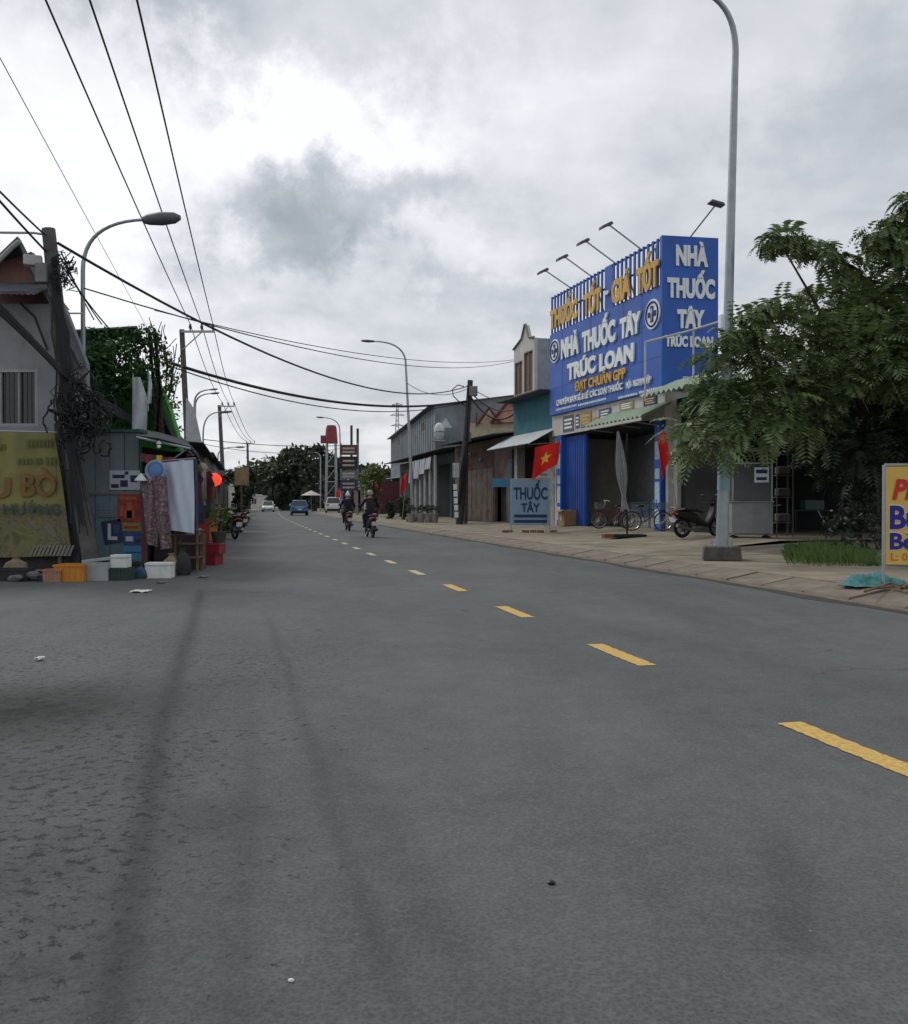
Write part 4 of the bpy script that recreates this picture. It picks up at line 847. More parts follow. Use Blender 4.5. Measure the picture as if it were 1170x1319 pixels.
bicycle('maroon bicycle with basket standing left of the parasol pole', (P(790, 0, 32.6).x, 32.6, .33), rad(188), mat('maroon paint', (.22, .02, .03), .4))
bicycle('dark bicycle parked right of the parasol against the glass counters', (P(834, 0, 29.9).x, 29.9, .33), rad(-8), mat('dark bike paint', (.03, .035, .04), .4))

def scooter(label, loc, rz, bm_, cat='motorbike', grp=None, basket=False):
    t = thing('motorbike', label, cat, tuple(loc), rz, grp)
    wheel(t, (-.6, 0, .29), .29, .045, 6, rimm=mat('dark rim', (.12, .12, .13), .4, metal=.5)); wheel(t, (.62, 0, .29), .29, .04, 6, rimm=mat('dark rim', (0, 0, 0)))
    def loft(sec, name, m, par=t, n=14):
        vs = []
        for (x, z, w, h) in sec:
            for j in range(n): a = 2*math.pi*j/n; ca, sa = math.cos(a), math.sin(a); vs.append((x, w*math.copysign(abs(ca)**.75, ca), z+h*math.copysign(abs(sa)**.75, sa)))
        k = len(sec); return MB().add(vs, [(i*n+j, i*n+(j+1) % n, (i+1)*n+(j+1) % n, (i+1)*n+j) for i in range(k-1) for j in range(n)]+[tuple(range(n)), tuple(range((k-1)*n, k*n))]).build(name, m, par, smooth=True)
    b = loft([(-.92, .72, .05, .04), (-.8, .68, .10, .09), (-.5, .62, .14, .14), (-.2, .55, .13, .15), (.0, .42, .12, .12), (.2, .36, .12, .09)], 'rear_fairing', bm_)
    loft([(.2, .34, .10, .06), (.33, .5, .13, .12), (.42, .66, .15, .15), (.46, .82, .13, .12), (.44, .96, .09, .05)], 'leg_shield', bm_)
    loft([(-.78, .80, .08, .03), (-.55, .80, .13, .045), (-.2, .78, .13, .05), (.05, .72, .10, .04)], 'seat', blackp)
    loft([(-.2, .26, .06, .05), (0, .3, .1, .09), (.2, .3, .09, .08)], 'engine', mat('engine alloy', (.16, .16, .16), .5, metal=.5))
    MB().tube([(-.05, -.13, .2), (-.5, -.14, .26), (-.9, -.15, .36)], [.02, .045, .055], 10).build('exhaust', mat('dark chrome', (.2, .2, .2), .3, metal=.8), t, smooth=True)
    MB().tube([(.62, .06, .29), (.44, .05, .86)], .02, 6).build('fork', chrome, t); MB().tube([(.62, -.06, .29), (.44, -.05, .86)], .02, 6).build('fork', chrome, t)
    MB().sheet([[(.62+.33*math.cos(a), y, .29+.33*math.sin(a)) for y in (-.06, 0, .06)] for a in [rad(30+15*i) for i in range(9)]], .01).build('front_mudguard', bm_, t, smooth=True)
    MB().sheet([[(-.6+.34*math.cos(a), y, .29+.34*math.sin(a)) for y in (-.07, 0, .07)] for a in [rad(75+13*i) for i in range(9)]], .01).build('rear_mudguard', blackp, t, smooth=True)
    MB().tube([(.26, -.34, .98), (.36, -.2, 1.0), (.40, 0, .97), (.36, .2, 1.0), (.26, .34, .98)], .018, 8).build('handlebar', blackp, t, smooth=True)
    loft([(.36, 1.0, .10, .05), (.46, .98, .12, .08), (.54, .96, .06, .05)], 'headlamp_cowl', bm_)
    MB().ball((.54, 0, .95), (.03, .07, .05), 10, 6).build('headlight', mat('lamp glass', (.5, .5, .5), .15, dirt=0), t, smooth=True)
    for s in (-1, 1):
        MB().tube([(.33, s*.22, 1.0), (.34, s*.28, 1.16)], .007, 5).build('mirror_stalk', blackp, t); MB().ball((.34, s*.3, 1.19), (.015, .065, .04), 10, 6).build('mirror', blackp, t, smooth=True)
        MB().ball((-.88, s*.11, .68), (.04, .03, .03), 8, 5).build('indicator', mat('amber', (.4, .14, .01), .3), t, smooth=True)
    MB().ball((-.91, 0, .71), (.03, .09, .035), 10, 6).build('tail_light', mat('tail red', (.35, .01, .01), .25, dirt=0), t, smooth=True)
    MB().box((-.97, 0, .52), (.008, .21, .15), Matrix.Rotation(rad(-18), 3, 'Y')).build('number_plate', mat('plate white', (.7, .7, .7), .5, dirt=.1), t)
    MB().tube([(-.85, .09, .8), (-.95, .06, .86), (-.95, -.06, .86), (-.85, -.09, .8), (-.6, -.1, .82)], .012, 6).build('grab_rail', chrome, t)
    MB().tube([(-.1, .1, .22), (-.25, .22, .02)], .01, 5).build('side_stand', chrome, t)
    if basket: MB().box((.2, 0, .55), (.2, .22, .3)).build('bag', redpl, t, bevel=.03)
    return t
scoot = scooter('black parked motorbike with white number plate beside the near blue pillar', (6.95, 25.7, .27), rad(24), blackp, grp='parked motorbikes')

# ------------------------------------------------------------------ riders
def rider(label, loc, rz, jm, tm, helm, arms=.3):
    """a seated person in scooter axes (x forward)"""
    t = thing('person', label, 'person', tuple(loc), rz, 'riders on motorbikes')
    nodes = {'pel': ((-.22, 0, .90), .16), 'bel': ((-.2, 0, 1.05), .145), 'che': ((-.13, 0, 1.25), .165), 'nec0': ((-.08, 0, 1.40), .09), 'nec': ((-.05, 0, 1.47), .055), 'hed': ((-.03, 0, 1.56), .085), 'top': ((-.03, 0, 1.66), .08)}
    ed = [('pel', 'bel'), ('bel', 'che'), ('che', 'nec0'), ('nec0', 'nec'), ('nec', 'hed'), ('hed', 'top')]
    for s, n_ in ((1, 'l'), (-1, 'r')):
        nodes.update({'sh'+n_: ((-.1, s*.19, 1.36), .065), 'el'+n_: ((.02, s*.33, 1.12), .045), 'wr'+n_: ((.20, s*.31, 1.03), .032), 'ha'+n_: ((.28, s*.31, 1.03), .036),
                      'hi'+n_: ((-.18, s*.10, .88), .10), 'kn'+n_: ((.24, s*.19, .80), .068), 'an'+n_: ((.12, s*.17, .42), .045), 'to'+n_: ((.28, s*.18, .36), .04)})
        ed += [('nec0', 'sh'+n_), ('sh'+n_, 'el'+n_), ('el'+n_, 'wr'+n_), ('wr'+n_, 'ha'+n_), ('pel', 'hi'+n_), ('hi'+n_, 'kn'+n_), ('kn'+n_, 'an'+n_), ('an'+n_, 'to'+n_)]
    ks = list(nodes); me = bpy.data.meshes.new('body'); me.from_pydata([nodes[k][0] for k in ks], [(ks.index(a), ks.index(b)) for a, b in ed], [])
    o = bpy.data.objects.new('body', me); C.objects.link(o); o.modifiers.new('s', 'SKIN'); sv = me.skin_vertices[0].data
    for i, k in enumerate(ks): sv[i].radius = (nodes[k][1], nodes[k][1]); sv[i].use_root = (k == 'pel')
    o.modifiers.new('b', 'SUBSURF').levels = 2
    dg = bpy.context.evaluated_depsgraph_get(); m2 = bpy.data.meshes.new_from_object(o.evaluated_get(dg)); bpy.data.objects.remove(o)
    m2.materials.clear()
    for x in (jm, tm, skin, blackp): m2.materials.append(x)
    for p in m2.polygons:
        c = p.center; p.use_smooth = True
        p.material_index = 2 if (c.z > 1.45 or (c.x > .22 and c.z > .95)) else (1 if c.z < .98 else 0)
        if c.z < .44: p.material_index = 3
    link('body', m2, t)
    q = MB()
    for s in (-1, 1):
        for f in range(4): q.tube([(.27, s*.31-.028+.019*f, 1.04), (.33, s*.31-.028+.019*f, 1.035), (.335, s*.31-.028+.019*f, 1.0), (.30, s*.31-.028+.019*f, .985)], .0095, 6)
        q.tube([(.25, s*.28, 1.02), (.30, s*.27, .995)], .011, 6)
    q.build('fingers', skin, t, smooth=True)
    q = MB(); q.ball((.075, 0, 1.55), (.016, .014, .022), 8, 6); q.build('nose', skin, t, smooth=True)
    h = MB(); n, m_ = 16, 8; vs = []
    for i in range(m_+1):
        p = (math.pi*.60)*i/m_
        for j in range(n): a = 2*math.pi*j/n; vs.append((-.03+.135*math.sin(p)*math.cos(a), .12*math.sin(p)*math.sin(a), 1.60+.135*math.cos(p)))
    h.add(vs, [(i*n+j, i*n+(j+1) % n, (i+1)*n+(j+1) % n, (i+1)*n+j) for i in range(m_) for j in range(n)]); hh = h.build('helmet', helm, t, smooth=True)
    MB().ball((.09, 0, 1.60), (.08, .09, .012), 12, 6).build('helmet_peak', blackp, hh, smooth=True)
    q = MB()
    for s in (-1, 1): q.ball((.02, s*.085, 1.555), (.02, .012, .03), 8, 6)
    q.build('ears', skin, t, smooth=True)
    return t
hd = math.atan2(DY, DX)
r2 = Vector((P(474.5, 0, 32.6).x, 32.6+.6, .0)); r1 = Vector((P(446, 0, 40.5).x, 40.5+.6, .0))
scooter('motorbike of the nearer rider, dark with a pale plate, riding away', r2, hd+.04, mat('dark bike grey', (.03, .03, .035), .35), grp='motorbikes on the road')
rider('nearer person on a motorbike riding away in dark jacket and pale helmet', r2+Vector((0, 0, .0)), hd+.04, mat('black jacket', (.02, .021, .025), .9), mat('dark trousers', (.03, .03, .035), .9), mat('pale helmet', (.30, .27, .26), .4))
scooter('motorbike of the farther rider, dark with a red tail, riding away', r1, hd, mat('dark maroon', (.06, .01, .012), .35), grp='motorbikes on the road')
rider('farther person on a motorbike riding away in black with a whitish helmet', r1, hd, mat('navy jacket', (.012, .013, .02), .9), mat('dark trousers', (0, 0, 0)), mat('white helmet', (.5, .5, .5), .4))

# ------------------------------------------------------------------ cars
def car(label, loc, rz, pm, suv=False, rear=True, grp='cars on the road'):
    t = thing('car', label, 'car', tuple(loc), rz, grp); L_, W_, H = (4.2, 1.74, 1.52) if not suv else (4.7, 1.85, 1.75)
    def sect(xs, name, m):                                        # xs: (x, zlow, zhigh, halfw_low, halfw_high)
        vs = []; n = 8
        for x, a, b, w0, w1 in xs: vs += [(x, -w0*.96, a), (x, -w0, a+.12), (x, -w0, a+(b-a)*.62), (x, -w1, b-.03), (x, -w1*.86, b), (x, w1*.86, b), (x, w1, b-.03), (x, w0, a+(b-a)*.62), (x, w0, a+.12), (x, w0*.96, a)]
        n = 10; k = len(xs); return MB().add(vs, [(i*n+j, i*n+(j+1) % n, (i+1)*n+(j+1) % n, (i+1)*n+j) for i in range(k-1) for j in range(n)]+[tuple(range(n)), tuple(range((k-1)*n, k*n))]).build(name, m, t, smooth=True)
    h = L_/2; w = W_/2; sh = H*.62
    sect([(-h, .42, sh*.86, w*.86, w*.80), (-h+.12, .26, sh, w*.97, w*.90), (-h*.5, .2, sh+.02, w, w*.94), (0, .2, sh, w, w*.94), (h*.45, .2, sh-.04, w, w*.92), (h-.35, .22, sh-.14, w*.97, w*.84), (h-.05, .28, sh-.28, w*.88, w*.72), (h, .38, sh-.42, w*.8, w*.66)], 'body', pm)
    cab = [(-h+.14, sh-.02, w*.88), (-h+.42, H-.06, w*.70), (-h*.3, H, w*.74), (h*.12, H-.02, w*.72), (h*.52, sh-.03, w*.86)]
    vs = []
    for x, z, ww in cab: vs += [(x, -ww, z), (x, ww, z)]
    lo = [(-h+.14, sh-.06, w*.9), (h*.52, sh-.08, w*.88)]
    q = MB(); k = len(cab)
    fs = [(2*i, 2*i+2, 2*i+3, 2*i+1) for i in range(k-1)]+[tuple(2*i for i in range(k)), tuple(2*i+1 for i in reversed(range(k)))]
    q.add(vs, fs); q.build('glasshouse', glass, t, smooth=False)
    roofs = [(-h+.40, H-.03, w*.71), (-h*.3, H+.02, w*.75), (h*.12, H, w*.73)]
    MB().sheet([[(x, -ww, z-.02), (x, -ww*.8, z+.01), (x, ww*.8, z+.01), (x, ww, z-.02)] for x, z, ww in roofs], .03).build('roof_panel', pm, t, smooth=True)
    q = MB()
    for s in (-1, 1):
        q.tube([(-h+.14, s*w*.89, sh-.02), (-h+.41, s*w*.715, H-.05)], .05, 6); q.tube([(h*.52, s*w*.87, sh-.03), (h*.12, s*w*.735, H-.02)], .035, 6); q.tube([(-.15, s*w*.93, sh-.02), (-.2, s*w*.745, H-.01)], .035, 6)
    q.build('window_pillars', pm, t)
    for x in (-h*.62, h*.62):
        for s in (-1, 1):
            wh = MB(); c = Vector((x, s*(w-.1), .33)); wh.tube([c-Vector((0, s*.1, 0)), c+Vector((0, s*.08, 0)), c+Vector((0, s*.10, 0))], [.33, .33, .29], 20); o = wh.build('wheel', rubber, t, smooth=True)
            MB().tube([c+Vector((0, s*.10, 0)), c+Vector((0, s*.112, 0))], [.2, .17], 14).build('rim', chrome, o, smooth=True)
    for s in (-1, 1):
        MB().box((-h+.04, s*w*.72, sh*.84), (.12, .34, .17)).build('tail_light', mat('tail red', (0, 0, 0)), t, bevel=.02)
        MB().box((h-.10, s*w*.62, sh-.36), (.2, .34, .13)).build('headlight', mat('lamp glass', (0, 0, 0)), t, bevel=.03)
        MB().box((h*.42, s*(w+.07), sh+.06), (.12, .16, .12)).build('mirror', pm, t, bevel=.02)
    MB().box((-h-.0, 0, .62), (.02, .42, .14)).build('number_plate', mat('plate white', (0, 0, 0)), t); MB().box((h+.01, 0, .42), (.02, .42, .12)).build('number_plate', mat('plate white', (0, 0, 0)), t)
    MB().span((-h-.03, -w*.86, .26), (-h+.1, w*.86, .46)).build('bumper', blackp, t, bevel=.03); MB().span((h-.1, -w*.7, .2), (h+.015, w*.7, .36)).build('bumper', blackp, t, bevel=.03)
    return t
car('blue car driving away in the distance', Vector((P(385.5, 0, 93).x, 93, 0)), hd-.03, mat('bright blue paint', (.03, .20, .42), .3, .05, 3, 0, dirt=.05, spec=.6))
car('small white car coming towards the camera far down the road', Vector((P(345.5, 0, 132).x, 132, 0)), hd+math.pi-.06, mat('white paint', (.68, .68, .68), .3, .04, 3, 0, dirt=.05, spec=.6))
car('white parked van like car on the right verge under the brown sign', Vector((P(426.5, 0, 104).x, 106, .13)), hd-.08, mat('white paint', (0, 0, 0)), True)

# ------------------------------------------------------------------ vegetation
def fronds(name, clumps, nper, ln, leaf, m, parent, droop=.5, pairs=8, inner=.35):
    """feathery compound leaves: nper fronds per clump, each with two rows of leaflets"""
    V = []; Fc = []; n = 0
    for (c, r) in clumps:
        c = np.array(c)
        for _ in range(int(nper*(r**1.7)+4)):
            d = rng.normal(size=3); d /= np.linalg.norm(d); d[2] = d[2]*.75+.12
            o = c+d*r*rng.uniform(inner, 1.0)**.5*np.array([1, 1, .8]); dd = d*.9+rng.normal(size=3)*.45; dd[2] += .15; dd /= np.linalg.norm(dd)
            L_ = ln*rng.uniform(.5, 1.3); lf = rng.uniform(.65, 1.25); side = np.cross(dd, [0, 0, 1.]); side /= (np.linalg.norm(side)+1e-6); upv = np.cross(side, dd)
            roll = rng.uniform(-.5, .5); sd = side*math.cos(roll)+upv*math.sin(roll); p = o.copy(); cur = dd.copy()
            for k in range(pairs):
                u = (k+.5)/pairs; cur = cur+np.array([0, 0, -droop/pairs]); cur /= np.linalg.norm(cur); p = p+cur*L_/pairs
                s = lf*leaf*(.55+.9*math.sin(math.pi*min(1, u*.85+.15)))*rng.uniform(.8, 1.15)
                for sg in (-1, 1):
                    tip = p+sd*sg*s+cur*s*.35+np.array([0, 0, -.3*s]); mid = (p+tip)/2; wv = cur*s*.20
                    V += [p, mid+wv, tip, mid-wv]; Fc.append((n, n+1, n+2, n+3)); n += 4
    me = bpy.data.meshes.new(name); V = np.array(V); 
    if parent is not None: inv = np.array(RM[parent.name].inverted()); V = V @ inv[:3, :3].T+inv[:3, 3]
    me.from_pydata(V.tolist(), [], Fc); me.materials.append(m); return link(name, me, parent)
def leaves(name, clumps, nper, size, m, parent, flat=.85):
    V = []; Fc = []; n = 0; A = []
    for (c, r) in clumps:
        k = int(nper*r**2)+6; d = rng.normal(size=(k, 3)); d /= np.linalg.norm(d, axis=1)[:, None]; rr = r*rng.uniform(.25, 1, size=(k, 1))**.45
        p = np.array(c)+d*rr*np.array([1, 1, flat])+rng.normal(size=(k, 3))*.06*r; a = rng.normal(size=(k, 3)); a /= np.linalg.norm(a, axis=1)[:, None]; b = np.cross(a, d+rng.normal(size=(k, 3))*.5); b /= np.linalg.norm(b, axis=1)[:, None]+1e-6
        s = size*rng.uniform(.5, 1.3, size=(k, 1)); A.append(np.stack([p-a*s, p+b*s*.5, p+a*s, p-b*s*.5], 1).reshape(-1, 3))
    V = np.concatenate(A); k = len(V)//4
    if parent is not None: inv = np.array(RM[parent.name].inverted()); V = V @ inv[:3, :3].T+inv[:3, 3]
    me = bpy.data.meshes.new(name); me.from_pydata(V.tolist(), [], np.arange(k*4).reshape(-1, 4).tolist()); me.materials.append(m); return link(name, me, parent)
def limbs(parent, base, clumps, r0, fork, every=1):
    q = MB(); base = Vector(base); fork = Vector(fork); q.tube([base, base.lerp(fork, .5)+Vector((.08, 0, 0)), fork], [r0, r0*.8, r0*.65], 10)
    for c, r in clumps[::every]:
        c = Vector(c); mid = fork.lerp(c, .5)+Vector((random.uniform(-.3, .3), random.uniform(-.3, .3), random.uniform(.0, .5))); q.tube([fork, mid, c], [r0*.35, r0*.2, r0*.06], 6)
    return q.build('trunk', bark, parent, world=True, smooth=True)

# big feathery tree at the right edge
tr = thing('feathery_tree', 'big feathery leaved tree overhanging the pavement behind the near street lamp', 'tree', (9.6, 20.5, .25))
cl = []
def addc(px, py, Y, r): cl.append((tuple(P(px, py, Y)), r))
for a in ((905, 572, 16.6, .3), (935, 552, 17.0, .42), (915, 522, 17.4, .36), (955, 515, 17.5, .5), (985, 545, 17.4, .45), (1005, 505, 17.6, .55), (950, 475, 17.8, .35), (920, 460, 17.6, .2), (985, 452, 18, .42),
          (1020, 420, 18.2, .42), (1020, 475, 18, .55), (1060, 440, 18.4, .6), (1062, 392, 18.6, .42), (1065, 495, 17.9, .5), (1105, 455, 18, .65), (1110, 400, 18.4, .6), (1115, 362, 18.8, .36), (1155, 355, 18.8, .4), (1160, 415, 18.4, .7), (1155, 470, 18, .6),
          (1215, 420, 18, .9), (1230, 330, 18.4, .7), (1220, 490, 18, .8), (1195, 350, 18.6, .5), (1165, 322, 19, .25), (890, 548, 16.6, .16), (925, 500, 17, .2), (1040, 540, 18, .4), (960, 440, 17.5, .2)):
    addc(*a)
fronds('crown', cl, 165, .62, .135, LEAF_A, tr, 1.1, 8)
cl2 = []
for i in range(34):
    px = random.uniform(1010, 1270); c_ = (tuple(P(px, random.uniform(440 if px > 1060 else 480, 545), random.uniform(20, 23.5))), random.uniform(.6, 1.0)); cl2.append(c_)
for i in range(26): px = random.uniform(1045, 1270); cl2.append((tuple(P(px, random.uniform(530, 612), random.uniform(20.2, 24.5))), random.uniform(.45, .8)))
for i in range(14): cl2.append((tuple(P(random.uniform(1075, 1250), random.uniform(500, 600), random.uniform(18.6, 19.6))), random.uniform(.4, .6)))
for i in range(16): px = random.uniform(1060, 1260); cl2.append((tuple(P(px, random.uniform(380, 460), random.uniform(20.5, 23.5))), random.uniform(.5, .8)))
fronds('shade_painted_crown', cl2, 90, .6, .13, LEAF_B, tr, 1.0, 7); cl = cl+cl2[:14]  # same tree, leaves coloured darker to paint in the crown's inner shade
# long bare-stemmed sprays reaching out over the sky
spray = []
def spr(pts, w0=.2):
    V = [P(*p) for p in pts]; out = []
    for i in range(len(V)-1):
        for k in range(5): out.append((tuple(V[i].lerp(V[i+1], k/5)), w0))
    return out
sp1 = spr([(1110, 352, 18.3), (1080, 335, 18.0), (1050, 318, 17.7), (1020, 305, 17.4), (1000, 307, 17.2), (984, 318, 17.1)], .17); sp2 = spr([(1180, 330, 18), (1150, 315, 17.8), (1130, 300, 17.6), (1120, 304, 17.5)], .17); sp3 = spr([(1190, 300, 18), (1165, 280, 17.8), (1150, 287, 17.7)], .16); sp4 = spr([(1200, 280, 18), (1178, 255, 17.8), (1165, 262, 17.7)], .16)
sp5 = spr([(1020, 390, 17.5), (985, 395, 17.2), (960, 410, 17)], .15)+spr([(980, 420, 17.4), (950, 425, 17.1), (925, 440, 17)], .14)
fronds('spray', sp1+sp2+sp3+sp4+sp5, 60, .36, .13, LEAF_A, tr, 2.2, 6, .1)
limbs(tr, (9.8, 20.5, .2), cl+[sp1[12], sp2[6], sp1[20]], .22, (9.4, 20.2, 2.6), 5)
q = MB()
for spn in (sp1, sp2, sp3, sp4): q.tube([s_[0] for s_ in spn], [.035-.03*i/len(spn) for i in range(len(spn))], 5)
q.build('branch', bark, tr, world=True)

# dark shed and bushes put in to make the darkness under the tree
shd = thing('shade_shed', 'added dark open fronted shed that makes the deep shade under the feathery tree', 'shed', (8.9, 25.8, .25), 0)
q = MB(); q.span((0, 5, 0), (14, 5.15, 3.8)); q.span((13.85, 0, 0), (14, 5, 3.3)); q.span((-.2, 1.2, 0), (-.05, 5, 3.3)); q.build('wall', darkw, shd)  # near-black walls put the deep shade into their colour
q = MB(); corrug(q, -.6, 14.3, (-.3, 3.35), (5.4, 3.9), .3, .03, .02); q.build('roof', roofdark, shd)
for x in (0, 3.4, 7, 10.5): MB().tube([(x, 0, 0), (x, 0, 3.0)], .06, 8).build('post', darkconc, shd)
gh = thing('shrub', 'dark bushy shrub beside the yellow sign under the tree', 'shrub', (9.4, 19.2, .25))
leaves('foliage', [((8.6+.6*i, 19.4+.4*math.sin(i), .75+.3*math.sin(i*2.1)), .55+.15*math.cos(i)) for i in range(6)], 600, .07, LEAF_B, gh)
q = MB()
for i in range(14): a = random.uniform(-1, 1.5); q.tube([(9.4+a*.6, 19.4, .2), (9.4+a*1.2, 19.5, 1.0)], .015, 5)
q.build('stem', bark, gh, world=True)
for i, (x, y, lab) in enumerate(((13.2, 22, 'added dark hedge bush deepening the shade beyond the yellow sign'), (11.2, 21.8, 'added low dark bush right of the wash stand under the tree'))):
    b_ = thing('shrub', lab, 'shrub', (x, y, .25)); leaves('foliage', [((x+random.uniform(-.9, .9)*(1.6 if i == 0 else .7), y+random.uniform(-.3, .3), random.uniform(.5, 2.0 if i == 0 else 1.0)), .6) for k in range(10 if i == 0 else 5)], 420, .08, LEAF_B, b_)
    MB().tube([(x, y, .2), (x, y, 1.2)], .04, 6).build('stem', bark, b_, world=True)
# grass tufts on the edge of the yard
V = []; Fc = []
for i in range(5200):
    px = rng.uniform(1012, 1135); cx = (px-1070)/60; py = 716+rng.normal()*5+cx*3; p = G(px, min(728, max(704, py)), .17); hgt = rng.uniform(.08, .34)*(1-.45*abs(cx)**2)
    a = rng.uniform(0, 6.28); l = rng.uniform(-.12, .12, 2); w = .008; n = len(V); x, y = p.x, p.y
    V += [(x-w*math.cos(a), y-w*math.sin(a), .14), (x+w*math.cos(a), y+w*math.sin(a), .14), (x+l[0]*.5+w*.7, y+l[1]*.5, .14+hgt*.6), (x+l[0], y+l[1], .14+hgt)]; Fc.append((n, n+1, n+2, n+3))
me = bpy.data.meshes.new('grass'); me.from_pydata([tuple(map(float, v)) for v in V], [], Fc); me.materials.append(GRASSM); o = link('grass', me); tag(o, 'patch of bright rough grass at the edge of the shaded yard', 'grass', kind='stuff')

# food cart under the tree
fcp = G(967, 699, .18); fc = thing('food_cart', 'grey metal food cart with glass upper case and paper notice, behind the street lamp', 'food cart', tuple(fcp), rad(-10)); w, d = .50, .32; kz = fcp.y/F
q = MB()
for x in (-w, w):
    for y in (-d, d): q.span((x-.02, y-.02, .22), (x+.02, y+.02, 2.5))
q.span((-w, -d-.02, 2.46), (w, -d+.02, 2.50)); q.span((-w, d-.02, 2.46), (w, d+.02, 2.50)); q.span((-w, -d-.02, 2.12), (w, -d+.02, 2.15)); q.build('frame', mat('cart steel', (.42, .43, .43), .45, .1, 4, metal=.3), fc)
MB().span((-w-.03, -d-.03, .25), (w+.03, d+.03, 1.08)).build('cabinet', mat('cart panel', (.30, .31, .32), .45, .1, 3, metal=.3), fc, bevel=.01); MB().span((-w-.06, -d-.06, 1.083), (w+.06, d+.06, 1.12)).build('counter_top', steel, fc, bevel=.006)
MB().span((-w-.05, -d-.05, 2.505), (w+.05, d+.05, 2.54)).build('roof', mat('cart roof', (.13, .13, .14)), fc)
gl = mat('cart glass', (.05, .06, .065), .12, dirt=0, spec=.6); MB().span((-w+.022, -d-.006, 1.125), (w-.022, -d+.002, 2.115)).build('glass_front', gl, fc); MB().span((-w-.006, -d+.025, 1.125), (-w+.002, d-.025, 2.45)).build('glass_side', gl, fc); MB().span((w-.002, -d+.025, 1.125), (w+.006, d-.025, 2.45)).build('glass_side', gl, fc)
no = MB().span((.05, -d-.014, 1.62), (.42, -d-.009, 2.02)).build('paper_notice', ltr_w, fc); MB().span((.09, -d-.017, 1.86), (.38, -d-.015, 1.96)).build('print_line', navy2, no); MB().span((.1, -d-.017, 1.68), (.37, -d-.015, 1.76)).build('print_line', navy2, no)
for k in range(2): MB().span((-w+.03, -d+.02, 1.4+.3*k), (w-.03, d-.02, 1.415+.3*k)).build('shelf', steel, fc)
for k, cm in enumerate((orange, foam, greenaw)): MB().tube([(-.3+.28*k, -.05, 1.13), (-.3+.28*k, -.05, 1.34)], [.1, .12], 10).build('tub', cm, fc)
for x in (-w+.08, w-.08):
    for y in (-d+.05, d-.05): MB().tube([(x, y-.03, .10), (x, y+.03, .10)], .10, 14).build('wheel', rubber, fc); MB().tube([(x, y, .1), (x, y, .25)], .015, 5).build('castor_fork', steel, fc)
MB().tube([(w+.03, -.2, 1.0), (w+.25, -.2, 1.02), (w+.25, .2, 1.02), (w+.03, .2, 1.0)], .018, 6).build('handle', steel, fc)
bg = G(1008, 697, .2); cs = thing('metal_rack', 'narrow dim metal rack with hanging bags right of the food cart', 'rack', tuple(bg), 0)
q = MB()
for x in (-.22, .22):
    for y in (-.2, .2): q.tube([(x, y, 0), (x, y, 2.4)], .018, 6)
for z in (.5, 1.2, 1.8, 2.38): q.span((-.22, -.2, z), (.22, .2, z+.02))
q.build('frame', mat('dim steel', (.14, .13, .12), .6), cs)
for z, cm in ((1.22, cardb), (1.82, foam), (.52, darkconc)): MB().box((0, 0, z+.13), (.34, .3, .22)).build('bundle', mat('bundle%g' % z if False else 'dull bundle', (.13, .12, .11)), cs, bevel=.04)
tb = G(1046, 690, .22); ta = thing('wash_stand', 'green topped wash stand with basin in the shade right of the cart', 'stand', tuple(tb), 0)
MB().span((-.65, -.3, .78), (.65, .3, .82)).build('table_top', mat('dull green', (.03, .09, .07)), ta, bevel=.008)
for x in (-.6, .6):
    for y in (-.25, .25): MB().tube([(x, y, 0), (x, y, .78)], .02, 6).build('leg', darkconc, ta)
MB().span((-.3, -.25, .823), (.3, .2, 1.12)).build('basin', mat('basin grey green', (.12, .18, .17)), ta, bevel=.03)
tag(MB().tube([tb+Vector((.05, -.35, .8)), tb+Vector((.2, -.4, .5)), tb+Vector((.35, -.5, .2)), tb+Vector((.6, -.7, .05)), tb+Vector((.7, -.75, .02))], .018, 6).build('hose', foam, smooth=True), 'white hose trailing down from the wash stand', 'hose')
pk = thing('red_cooler', 'maroon cooler box under the flag beside the near blue pillar', 'cooler', tuple(RM[ph.name] @ Vector((PL-.95, .5, PG))), RZP); MB().span((-.3, -.25, 0), (.3, .25, .55)).build('body', mat('maroon plastic', (.12, .02, .04), .5), pk, bevel=.04); MB().span((-.32, -.27, .555), (.32, .27, .62)).build('lid', mat('pale lid', (.35, .33, .35)), pk, bevel=.02)

# house behind the tree with the pale roof
house('low grey house with a pale metal roof glimpsed behind the feathery tree', (8.6, 31.5, 0), rad(8), 9, 8, 5.1, mat('grey green wall', (.22, .25, .24)), whiteaw, 'shed', wins=((1, 2.4, 2.6, 3.8), (5, 6.4, 2.6, 3.8)), rise=2.4)

# ------------------------------------------------------------------ right side, beyond the narrow house
Lf = A0-pu*0.15; 
def along(x, y=0): p = A0-pu*x+Vector((-pu.y, pu.x))*y; return (p.x, p.y, 0)
# rusty shed: from the narrow house to px ~ 603
sx0 = along(9.6); t = house('rusty brown sheet metal shed with a dark roof beside the narrow house', sx0, RZP, 9.4, 9, 4.55, brownw, roofdark, 'shed', holes=((6.9, 8.6, .3, 2.2),), rise=.9, over=.9, cat='shed')
q = MB(); corrug(q, .2, 6.7, (-.05, 4.2), (-.02, 3.1), .2, .03, .01); q.build('upper_sheet', mat('dark rust sheet', (.075, .04, .035), .9, .4, 3), t)
sd = t
for i in range(7): x = .5+.9*i; MB().span((x, -.03, .3), (x+.84, -.005, 3.05)).build('sheet_panel', brownw, t)
for k, (x, z) in enumerate(((2.0, 3.7), (3.6, 3.9), (5.4, 3.5), (3.0, 3.4))): MB().ball((x, -.25, z), (.16, .1, .12), 10, 6).build('hanging_bag', mat('dull bundle', (0, 0, 0)), t, smooth=True)
